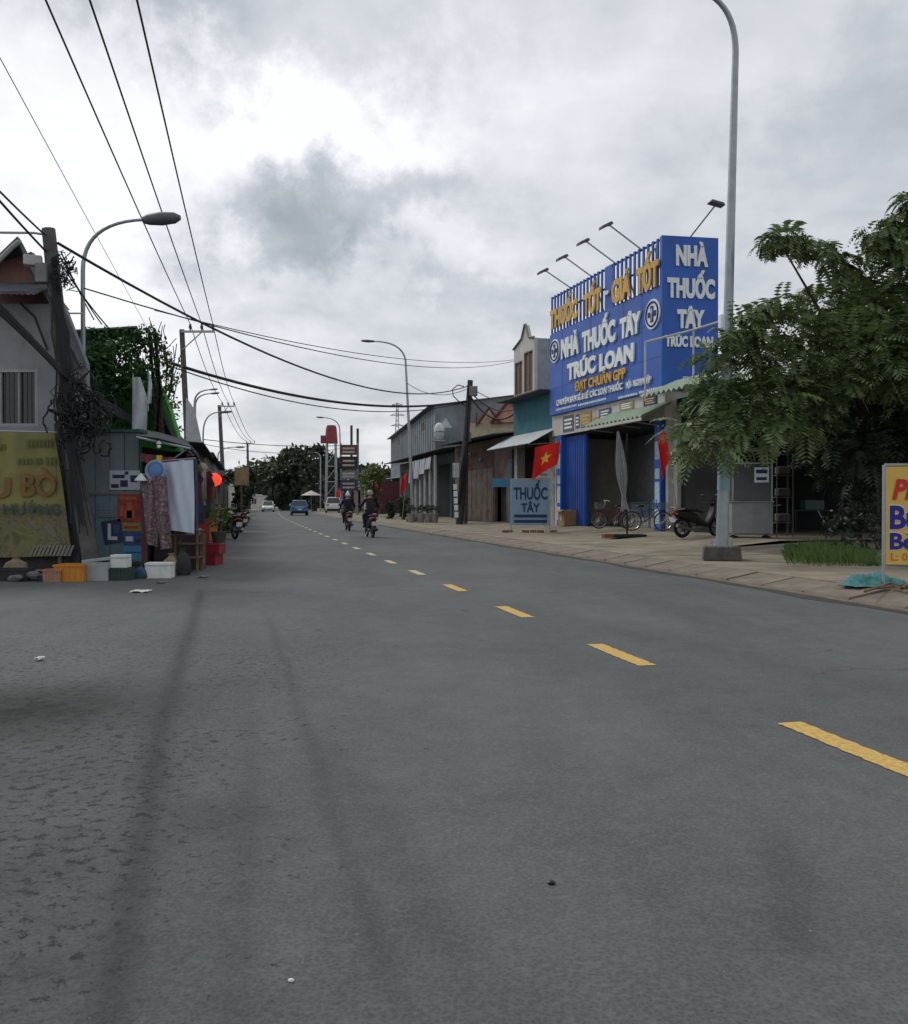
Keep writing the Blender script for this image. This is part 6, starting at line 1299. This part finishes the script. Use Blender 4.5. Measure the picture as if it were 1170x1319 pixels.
o = thing('blue_hat', 'light blue round sun hat hanging at the top of the stall', 'hat', tuple(P(201, 606, YW-.42))); MB().ball((0, 0, 0), (.14, .07, .16), 14, 8).build('crown', mat('hat blue', (.10, .20, .42)), o, smooth=True); MB().ring((0, -.02, 0), .16, .03, 'Y', 20, 6).build('brim', mat('hat pale', (.22, .30, .40)), o, smooth=True)
o = thing('white_hat', 'small white conical hat on the stall left of the blue hat', 'hat', tuple(P(182, 619, YW-.42))); MB().tube([(0, 0, 0), (0, 0, .02), (0, 0, .13)], [.11, .11, .01], 14).build('cone', foam, o, smooth=True); MB().ring((0, 0, .0), .11, .008, 'Z', 16, 5).build('brim', foam, o)

# crates and boxes in front
def crate(label, c, w, d, h, m_, rz=0, slots=True, lid=False, name='crate', cat='crate', grp='crates and boxes by the corner stall', lidm=None, tilt=.0, bevel=.012):
    t = thing(name, label, cat, tuple(c), rz, grp); q = MB(); th = .02
    q.span((-w/2, -d/2, 0), (w/2, d/2, th)); tt = th+.0005
    for y in (-d/2, d/2-th): q.span((-w/2, y, tt), (w/2, y+th, h))
    for x in (-w/2, w/2-th): q.span((x, -d/2+th+.0005, tt), (x+th, d/2-th-.0005, h))
    q.build('tub', m_, t)
    if slots:
        for k in range(5): x = -w*.4+w*.8*k/4; MB().span((x-.012, -d/2-.008, h*.1), (x+.012, -d/2-.001, h*.9)).build('rib', m_, t)
        MB().span((-w/2-.015, -d/2-.015, h-.03), (w/2+.015, -d/2-.001, h)).build('rim', m_, t)
    if lid: MB().box((0, 0, h+.03), (w*1.03, d*1.03, .05), Matrix.Rotation(tilt, 3, 'Y')).build('lid', lidm or m_, t, bevel=.01)
    return t
def gp(px, py): return G(px, py, .0)
crate('long orange plastic crate at the foot of the yellow banner', gp(94, 748), .46, .4, .27, orange, .05)
crate('pinkish orange battered crate sticking out left of the orange crate', gp(69, 749), .26, .3, .2, mat('dusty orange', (.36, .19, .12)), .2)
crate('grey white foam box with a tilted lid beside the orange crate', gp(128, 747), .42, .36, .30, mat('grey foam', (.32, .35, .35), .9), -.05, False, True, 'foam_box', 'box', tilt=-.12)
crate('dark green plastic bin under the small white foam box', gp(158, 747), .30, .3, .2, mat('dark green bin', (.03, .05, .045)), 0, True)
crate('small white foam box on top of the dark green bin', gp(155, 747)+Vector((0, .02, .205)), .26, .24, .15, foam, 0, False, True, 'foam_box', 'box')
crate('white foam box with grey print alone in front of the stall', gp(206, 744), .42, .3, .20, foam, .08, False, True, 'foam_box', 'box')
crate('dark low crate behind the scattered goods near the garments', gp(176, 744), .24, .3, .26, mat('dark crate', (.03, .03, .03)), 0, True)
crate('black crate by the leftmost end of the low wall', gp(20, 748), .5, .3, .2, mat('dark crate', (0, 0, 0)), 0, True)
q = thing('rubble_heap', 'small grey heap of stones and rags left of the orange crates', 'heap', tuple(gp(42, 749)));
for k in range(9): MB().ball((random.uniform(-.3, .3), random.uniform(-.1, .2), random.uniform(.04, .12)), (random.uniform(.06, .12), .07, random.uniform(.04, .08)), 8, 5).build('stone', mat('stone grey', (.13, .14, .15), .95, .4, 5, .4), q, smooth=False)
rc = G(267, 727); c1 = crate('open bright red crate on the roadside beyond the white sheet, lower one', rc, .50, .45, .22, redpl, -.1); crate('upper red crate stacked on the lower red crate', rc+Vector((.04, 0, .225)), .54, .46, .2, redpl, -.05)
ws = thing('wooden_stand', 'dark wooden slatted stand left of the red crates', 'stand', tuple(G(243, 736))); q = MB()
for x in (-.2, .2):
    for y in (-.15, .15): MB().span((x-.02, y-.02, 0), (x+.02, y+.02, .75)).build('leg', wood, ws)
for z in (.25, .5, .74): MB().span((-.24, -.2, z), (.24, .2, z+.02)).build('shelf_board', wood, ws)
for k, (px, py) in enumerate(((181, 763), (262, 744), (208, 751), (50, 851))):
    p = G(px, py); gr = [[p+Vector((.11*(i-2)*.45*(1.2, .7, .6, .25)[k], .1*(j-2)*(.6, .6, .6, .2)[k], .01+.02*abs(math.sin(i*2.1+j*1.3)))) for j in range(5)] for i in range(5)]
    tag(MB().sheet(gr, .003).build('litter', foam if k in (0, 3) else mat('stone grey', (0, 0, 0))), ['white crumpled paper lying on the asphalt before the stall', 'grey flattened rag beside the red crates', 'grey rag on the ground before the white print box', 'tiny pale scrap on the asphalt of the side street'][k], 'litter', 'scraps on the ground')
q = G(711, 1141); tag(MB().ball(q+Vector((0, 0, .005)), (.014, .011, .008), 8, 5).build('pebble', blackp), 'small black pebble on the asphalt in the foreground', 'pebble'); tag(MB().ball(G(374, 1268)+Vector((0, 0, .004)), (.009, .006, .005), 8, 5).build('pebble', foam), 'tiny white chip on the asphalt near the bottom edge', 'pebble')

# green house with climbing leaves behind the stall
gh3 = thing('green_house', 'bright green painted upper storey with climbing leaves behind the corner stall', 'house', (P(150, 0, 21).x, 21, 0)); grn = mat('bright green wall', (.05, .26, .045), .8, .15, 1.5, dirt=.3)
inv = RM[gh3.name].inverted(); kk3 = 21/F; o3 = P(150, 0, 21).x
def g3(px): return (px-CX)*kk3-o3
def z3(py): return CH+(HY-py)*kk3
q = MB(); q.prism([(g3(112), .1), (g3(232), .1), (g3(232), z3(572)), (g3(216), z3(520)), (g3(200), z3(485)), (g3(112), z3(485))], .3, Matrix.Identity(4)); q.prism([(0, .1), (6, .1), (6, z3(500)), (0, z3(560))], .2, Matrix.Translation((g3(225), .31, 0)) @ Matrix.Rotation(rad(118), 4, 'Z')); q.build('wall', grn, gh3)
MB().span((g3(112), -.08, z3(510)), (g3(150), -.005, z3(440))).build('upper_wall', mat('blue white tarp', (.18, .28, .36)), gh3)
MB().sheet([[(g3(112)+.0, -.9, z3(437)), (g3(195), -.9, z3(432))], [(g3(112)-.6, 1.2, z3(428)), (g3(195)-.6, 1.2, z3(426))]], .04).build('roof_sheet', mat('pale green roof', (.10, .16, .13)), gh3)
q = MB(); q.sheet([[(g3(198), -.6, z3(478)), (g3(198)-1.0, 1.6, z3(478))], [(g3(243), -.6, z3(577)), (g3(243)-1.0, 1.6, z3(577))]], .08); q.build('sloping_roof', roofdark, gh3)
for (a, b_, y0, y1, mm, lab) in ((171, 190, 486, 560, mat('white cloth banner', (.52, .57, .60)), 'tall white banner standing on the stall roof left of the green panel'), (191, 196, 480, 520, mat('white cloth banner', (0, 0, 0)), 'narrow white pennant beside the tall white banner')):
    Yb = 18.9; gr = [[P(a+(b_-a)*u/6*(1 if v > 3 else .55+.15*v), y0+(y1-y0)*v/8, Yb)+Vector((0, .03*math.sin(u+v*.6), 0)) for u in range(7)] for v in range(9)]
    t = thing('white_banner', lab, 'banner', tuple(P(a, y1, Yb)), 0, 'white banners on the stall roof'); MB().sheet(gr, .005).build('cloth', mm, t, world=True, smooth=True); MB().tube([P(a, y1+10, Yb+.02), P(a+1, y0-4, Yb+.02)], .014, 6).build('pole', galv, t, world=True)
t = thing('blue_tarp', 'blue and white tarpaulin hanging beside the leaning pole', 'tarpaulin', tuple(P(112, 500, 18))); gr = [[P(103+9*u/4*(.2+v/5), 437+13*v, 18)+Vector((0, .05*math.sin(u*2+v), 0)) for u in range(6)] for v in range(7)]; MB().sheet(gr, .006).build('cloth', mat('tarp blue', (.10, .24, .36), .6, .4, 5), t, world=True, smooth=True)
cp = thing('climbing_plant', 'leafy climbing plant covering the front of the bright green house', 'plant', tuple(P(160, 560, 20)))
cs3 = [(tuple(P(random.uniform(118, 190), random.uniform(445, 512), 20+random.uniform(-.5, .5))), random.uniform(.22, .42)) for i in range(26)]+[(tuple(P(x, y, 20.2)), r) for x, y, r in ((195, 440, .35), (205, 460, .3), (210, 480, .28), (185, 432, .3), (215, 505, .2), (128, 520, .3), (145, 530, .3), (160, 540, .25), (120, 432, .25), (195, 500, .2), (140, 436, .3), (165, 434, .3))]
leaves('foliage', cs3, 1200, .065, leafmat('leaves climber', (.012, .045, .012), (.05, .13, .03), 2.), cp)
q = MB()
for i in range(30): x, y = random.uniform(185, 222), random.uniform(425, 560); q.tube([P(x, y, 20), P(x+random.uniform(-9, 9), y-10, 20), P(x+random.uniform(-14, 14), y-random.uniform(12, 26), 20)], .009, 4)
for i in range(6): q.tube([P(204+random.uniform(-6, 6), 570, 20.1), P(203+random.uniform(-6, 6), 500, 20.1), P(200+random.uniform(-8, 8), 430, 20.1)], .03, 5)
q.build('stem', bark, cp, world=True)
t2 = thing('dry_shrub', 'thin dry shrub branching over the sloping dark roof', 'shrub', tuple(P(218, 570, 22))); leaves('foliage', [(tuple(P(random.uniform(205, 232), random.uniform(450, 560), 22)), .22) for i in range(14)], 220, .06, LEAF_C, t2)
q = MB()
for i in range(14): q.tube([P(218, 575, 22), P(216+random.uniform(-6, 6), 530, 22), P(216+random.uniform(-18, 20), random.uniform(440, 540), 22)], .012, 4)
q.build('stem', bark, t2, world=True)

# further stalls and houses along the left
house('low dark stall with red lamp and white awning just beyond the corner stall', R(17.5, -5.0)[:], ROT_L, 8, 5, 2.9, mat('dark plank', (.13, .11, .10), .9, .35, 3), roofdark, 'shed', holes=((.5, 7.5, .3, 2.4),), rise=.3, awn=(4.5, 8, 2.3, .8, .4, whiteaw), cat='stall', name='stall')
house('brownish open stall with goods beyond the red lamp', R(26, -4.8)[:], ROT_L, 10, 6, 3.3, brownw, roofdark, 'shed', holes=((.5, 9, .3, 2.6),), rise=.4, cat='stall', name='stall')
house('dark narrow house with ochre wall behind the second crossarm pole', R(38, -4.85)[:], ROT_L, 12, 8, 3.6, mat('ochre dim wall', (.16, .12, .07)), roofdark, 'shed', holes=((1, 5, .2, 2.6), (6.5, 10.5, .2, 2.6)), rise=.6, awn=(0, 12, 2.9, .7, .3, roofdark))
house('row house with pale awning on the left, middle distance', R(54, -5.0)[:], ROT_L, 16, 8, 3.9, greyw, roofdark, 'shed', holes=((1, 7, .2, 2.6), (9, 15, .2, 2.6)), rise=.6, awn=(0, 16, 3.0, .8, .3, bluegrey))
house('long low dim shop row on the far left of the road', R(76, -5.2)[:], ROT_L, 30, 8, 3.6, mat('dim green wall', (.07, .09, .06)), roofdark, 'shed', holes=((2, 8, .2, 2.6), (11, 17, .2, 2.6), (20, 27, .2, 2.6)), rise=.8)
house('last low house on the left before the trees', R(115, -5.6)[:], ROT_L, 30, 8, 3.8, whitew, roofdark, 'shed', holes=((2, 8, .2, 2.6), (11, 17, .2, 2.6)), rise=.8)
for k in range(11):
    s_ = 12.2+1.05*k+random.uniform(-.1, .1); t_ = -4.12+.1*math.sin(k*3); a = R(s_, t_, 0); hgt = random.uniform(.7, 1.25); zt2 = random.uniform(1.9, 2.25); w2 = random.uniform(.32, .5)
    cm = [mat('cloth maroon', (.12, .03, .04), .9, .4, 6), mat('cloth cream', (.38, .34, .28), .9, .3, 8), mat('cloth navy', (.03, .04, .09), .9, .3, 6), mat('cloth grey', (.22, .22, .24), .9, .3, 7), mat('cloth olive', (.10, .11, .05), .9, .3, 6)][(k*2) % 5]
    g = thing('hanging_garment', ['maroon', 'navy', 'olive', 'cream', 'grey'][k % 5]+' garment hanging along the dark stall behind the white sheet, '+['nearest', 'second nearest', 'third', 'fourth', 'fifth', 'sixth', 'seventh', 'eighth', 'ninth', 'second last', 'farthest'][k]+' of the row', 'garment', (a.x, a.y, zt2), random.uniform(-.5, .3), 'garments along the left stalls')
    gr = [[((u/8-.5)*w2*(.75+.35*v/8+(.3 if v == 1 else 0)), .05*math.sin(u*1.3+v*.5+k), -hgt*v/8) for u in range(9)] for v in range(9)]
    MB().sheet(gr, .012).build('cloth', cm, g, smooth=True); MB().tube([(-w2*.4, 0, 0), (0, 0, .06), (w2*.4, 0, 0)], .008, 5).build('hanger', blackp, g)
tag(MB().tube([R(12, -4.12, 2.3), R(18, -4.12, 2.32), R(24, -4.1, 2.3)], .018, 6).build('clothes_rail', galv), 'long rail carrying the garments along the left stalls', 'rail')
for k, (px, py, w2, h2, cm, lab) in enumerate(((221, 741, .30, .34, mat('sack tan', (.22, .17, .11), .95, .3, 6), 'tan sack slumped on the ground right of the white print box'), (236, 741, .26, .42, mat('dark crate', (0, 0, 0)), 'black sack in front of the wooden stand'), (181, 745, .22, .2, mat('blue sack', (.04, .08, .14), .9), 'small blue grey sack between the green bin and the garments'), (20, 742, .4, .3, mat('sack tan', (0, 0, 0)), 'tan sack against the low wall at the far left'), (253, 733, .28, .36, mat('cloth grey', (.22, .22, .24)), 'grey sack beside the wooden stand by the red crates'))):
    c = G(px, py); vs = []; n = 14; pf_ = [(.8, 0), (1, .15), (1.02, .45), (.85, .75), (.4, .92), (.28, 1.0), (.42, 1.12)]
    for r, z in pf_:
        for j in range(n): a = 2*math.pi*j/n; q_ = w2/2*r*(1+.10*math.sin(3*a+z*4+k)); vs.append((q_*math.cos(a), q_*.8*math.sin(a), h2*z))
    tag(MB().add(vs, [(i*n+j, i*n+(j+1) % n, (i+1)*n+(j+1) % n, (i+1)*n+j) for i in range(len(pf_)-1) for j in range(n)]+[tuple(range(n)), tuple(range((len(pf_)-1)*n, len(pf_)*n))]).build('sack', cm, loc=c, smooth=True), lab, 'sack')
for k in range(9):
    px = 184+7.2*k; g = thing('hanging_packet', ['first', 'second', 'third', 'fourth', 'fifth', 'sixth', 'seventh', 'eighth', 'last'][k]+' small packet from the left hanging under the dark stall awning', 'packet', tuple(P(px, 583+1.2*k, YW-.15)), random.uniform(-.4, .4), 'packets under the stall awning')
    MB().box((0, 0, -.09), (.10, .02, random.uniform(.14, .2)), .1).build('packet', [foam, redpl, bluegrey, staryel][k % 4] if k % 2 else darkconc, g, bevel=.005); MB().tube([(0, 0, 0), (0, 0, .12)], .003, 4).build('string', cablem, g)
# glowing red lamp sign
lm_ = thing('red_lantern', 'glowing red orange lantern hanging under the stall awning beyond the sheet', 'lantern', tuple(P(275, 618, 27.5))); MB().ball((0, 0, 0), (.26, .22, .20), 16, 10).build('shade', mat('lantern red', (.5, .03, .02), .6, emit=((1, .06, .03), .9), dirt=0), lm_, smooth=True); MB().ball((-.02, -.17, -.04), (.08, .08, .08), 10, 6).build('bulb', mat('lantern glow', (.9, .3, .05), .6, emit=((1, .30, .08), 2.5), dirt=0), lm_, smooth=True); MB().tube([(0, 0, .2), (0, 0, .5)], .01, 5).build('cord', cablem, lm_)
wb = thing('wooden_board', 'brown wooden board fixed high on the left roadside past the lantern', 'board', (P(311, 0, 60).x, 60, .05)); MB().span((-.45, -.03, CH+(HY-625)*60/F-.05), (.5, .03, CH+(HY-602)*60/F-.05)).build('panel', mat('tan board', (.24, .17, .09)), wb); MB().tube([(0, .06, -.05), (0, .06, 2.5)], .05, 6).build('post', wood, wb)
wf = thing('white_screen', 'tall pale vertical panel beside the first crossarm pole', 'panel', (P(246, 0, 40).x, 40, 0)); q = MB(); q.prism([(-.3, .1), (.55, .1), (.5, 3.8), (.15, 5.4), (-.2, 5.9)], .08, Matrix.Identity(4)); q.build('sheet_panel', mat('pale film', (.40, .42, .44)), wf); MB().tube([(-.3, .04, 0), (-.25, .04, 6.1)], .04, 6).build('post', darkconc, wf)
# motorbikes parked along the left
for (px, py, rz_, lab) in ((294, 694, 2.2, 'dark motorbike parked on the left roadside beyond the red crates, nearest'), (299, 686, 2.4, 'second dark motorbike parked on the left roadside'), (316, 674, 2.0, 'dark motorbike with white front far along the left roadside')):
    p = G(px, py); dup(scoot, (p.x, p.y, 0.0), rz_, lab, 'parked motorbikes')
# stall goods left
random.seed(11)
gcol = [orange, foam, greenaw, cardb, redpl, bluegrey, wood]
gn = ['pile of goods', 'sack', 'tub', 'carton']
for k in range(12):
    s = 14.5+2.1*k; t_ = -4.25+.12*math.sin(k*2); p = R(s, t_, .06); hgt = (.55, .8, .4, .95)[k % 4]
    lab = ['tan carton on the verge just past the red crates', 'white foam tub of the roadside goods, second past the red crates', 'green goods box standing behind the nearest parked motorbike', 'tall brown carton under the red lantern', 'red tub among the goods under the red lantern', 'blue grey bin beyond the red lantern', 'wooden box of goods past the red lantern', 'orange box far along the left verge', 'white box far along the left verge', 'green box far along the left verge', 'brown carton far along the left verge', 'red box far along the left verge'][k]
    crate(lab, p, .6, .5, hgt, gcol[(k+3) % 7], ROT_L+random.uniform(-.3, .3), k % 2 == 0, k % 3 == 0, 'goods_box', 'box', 'goods boxes on the left verge')
mn = thing('dress_form', 'pale dress form standing by the post beyond the white sheet', 'dress form', tuple(G(258, 700, .06))); q = MB(); n = 14; vs = []
pr_ = [(.16, .35), (.20, .55), (.15, .85), (.13, 1.0), (.17, 1.2), (.19, 1.32), (.06, 1.42), (.05, 1.5)]
for r, z in pr_:
    for j in range(n): a = 2*math.pi*j/n; vs.append((r*math.cos(a), r*.7*math.sin(a), z))
q.add(vs, [(i*n+j, i*n+(j+1) % n, (i+1)*n+(j+1) % n, (i+1)*n+j) for i in range(len(pr_)-1) for j in range(n)]); q.build('torso', mat('pale floral cloth', (.32, .29, .25), .9, .5, 14), mn, smooth=True); MB().tube([(0, 0, 0), (0, 0, .5)], .02, 6).build('stand', wood, mn)
sv = thing('plant_tub', 'leafy potted shrub on the left roadside beside the parked motorbikes', 'potted plant', tuple(G(282, 700, .06))); MB().tube([(0, 0, 0), (0, 0, .35)], [.18, .24], 12).build('pot', darkconc, sv, smooth=True); leaves('foliage', [(tuple(G(282, 700, .06)+Vector((0, 0, .75))), .45)], 900, .07, LEAF_C, sv)

# render settings that a daylight still wants
sc.cycles.max_bounces = 6; sc.cycles.diffuse_bounces = 3; sc.cycles.transparent_max_bounces = 6
bpy.context.view_layer.update()
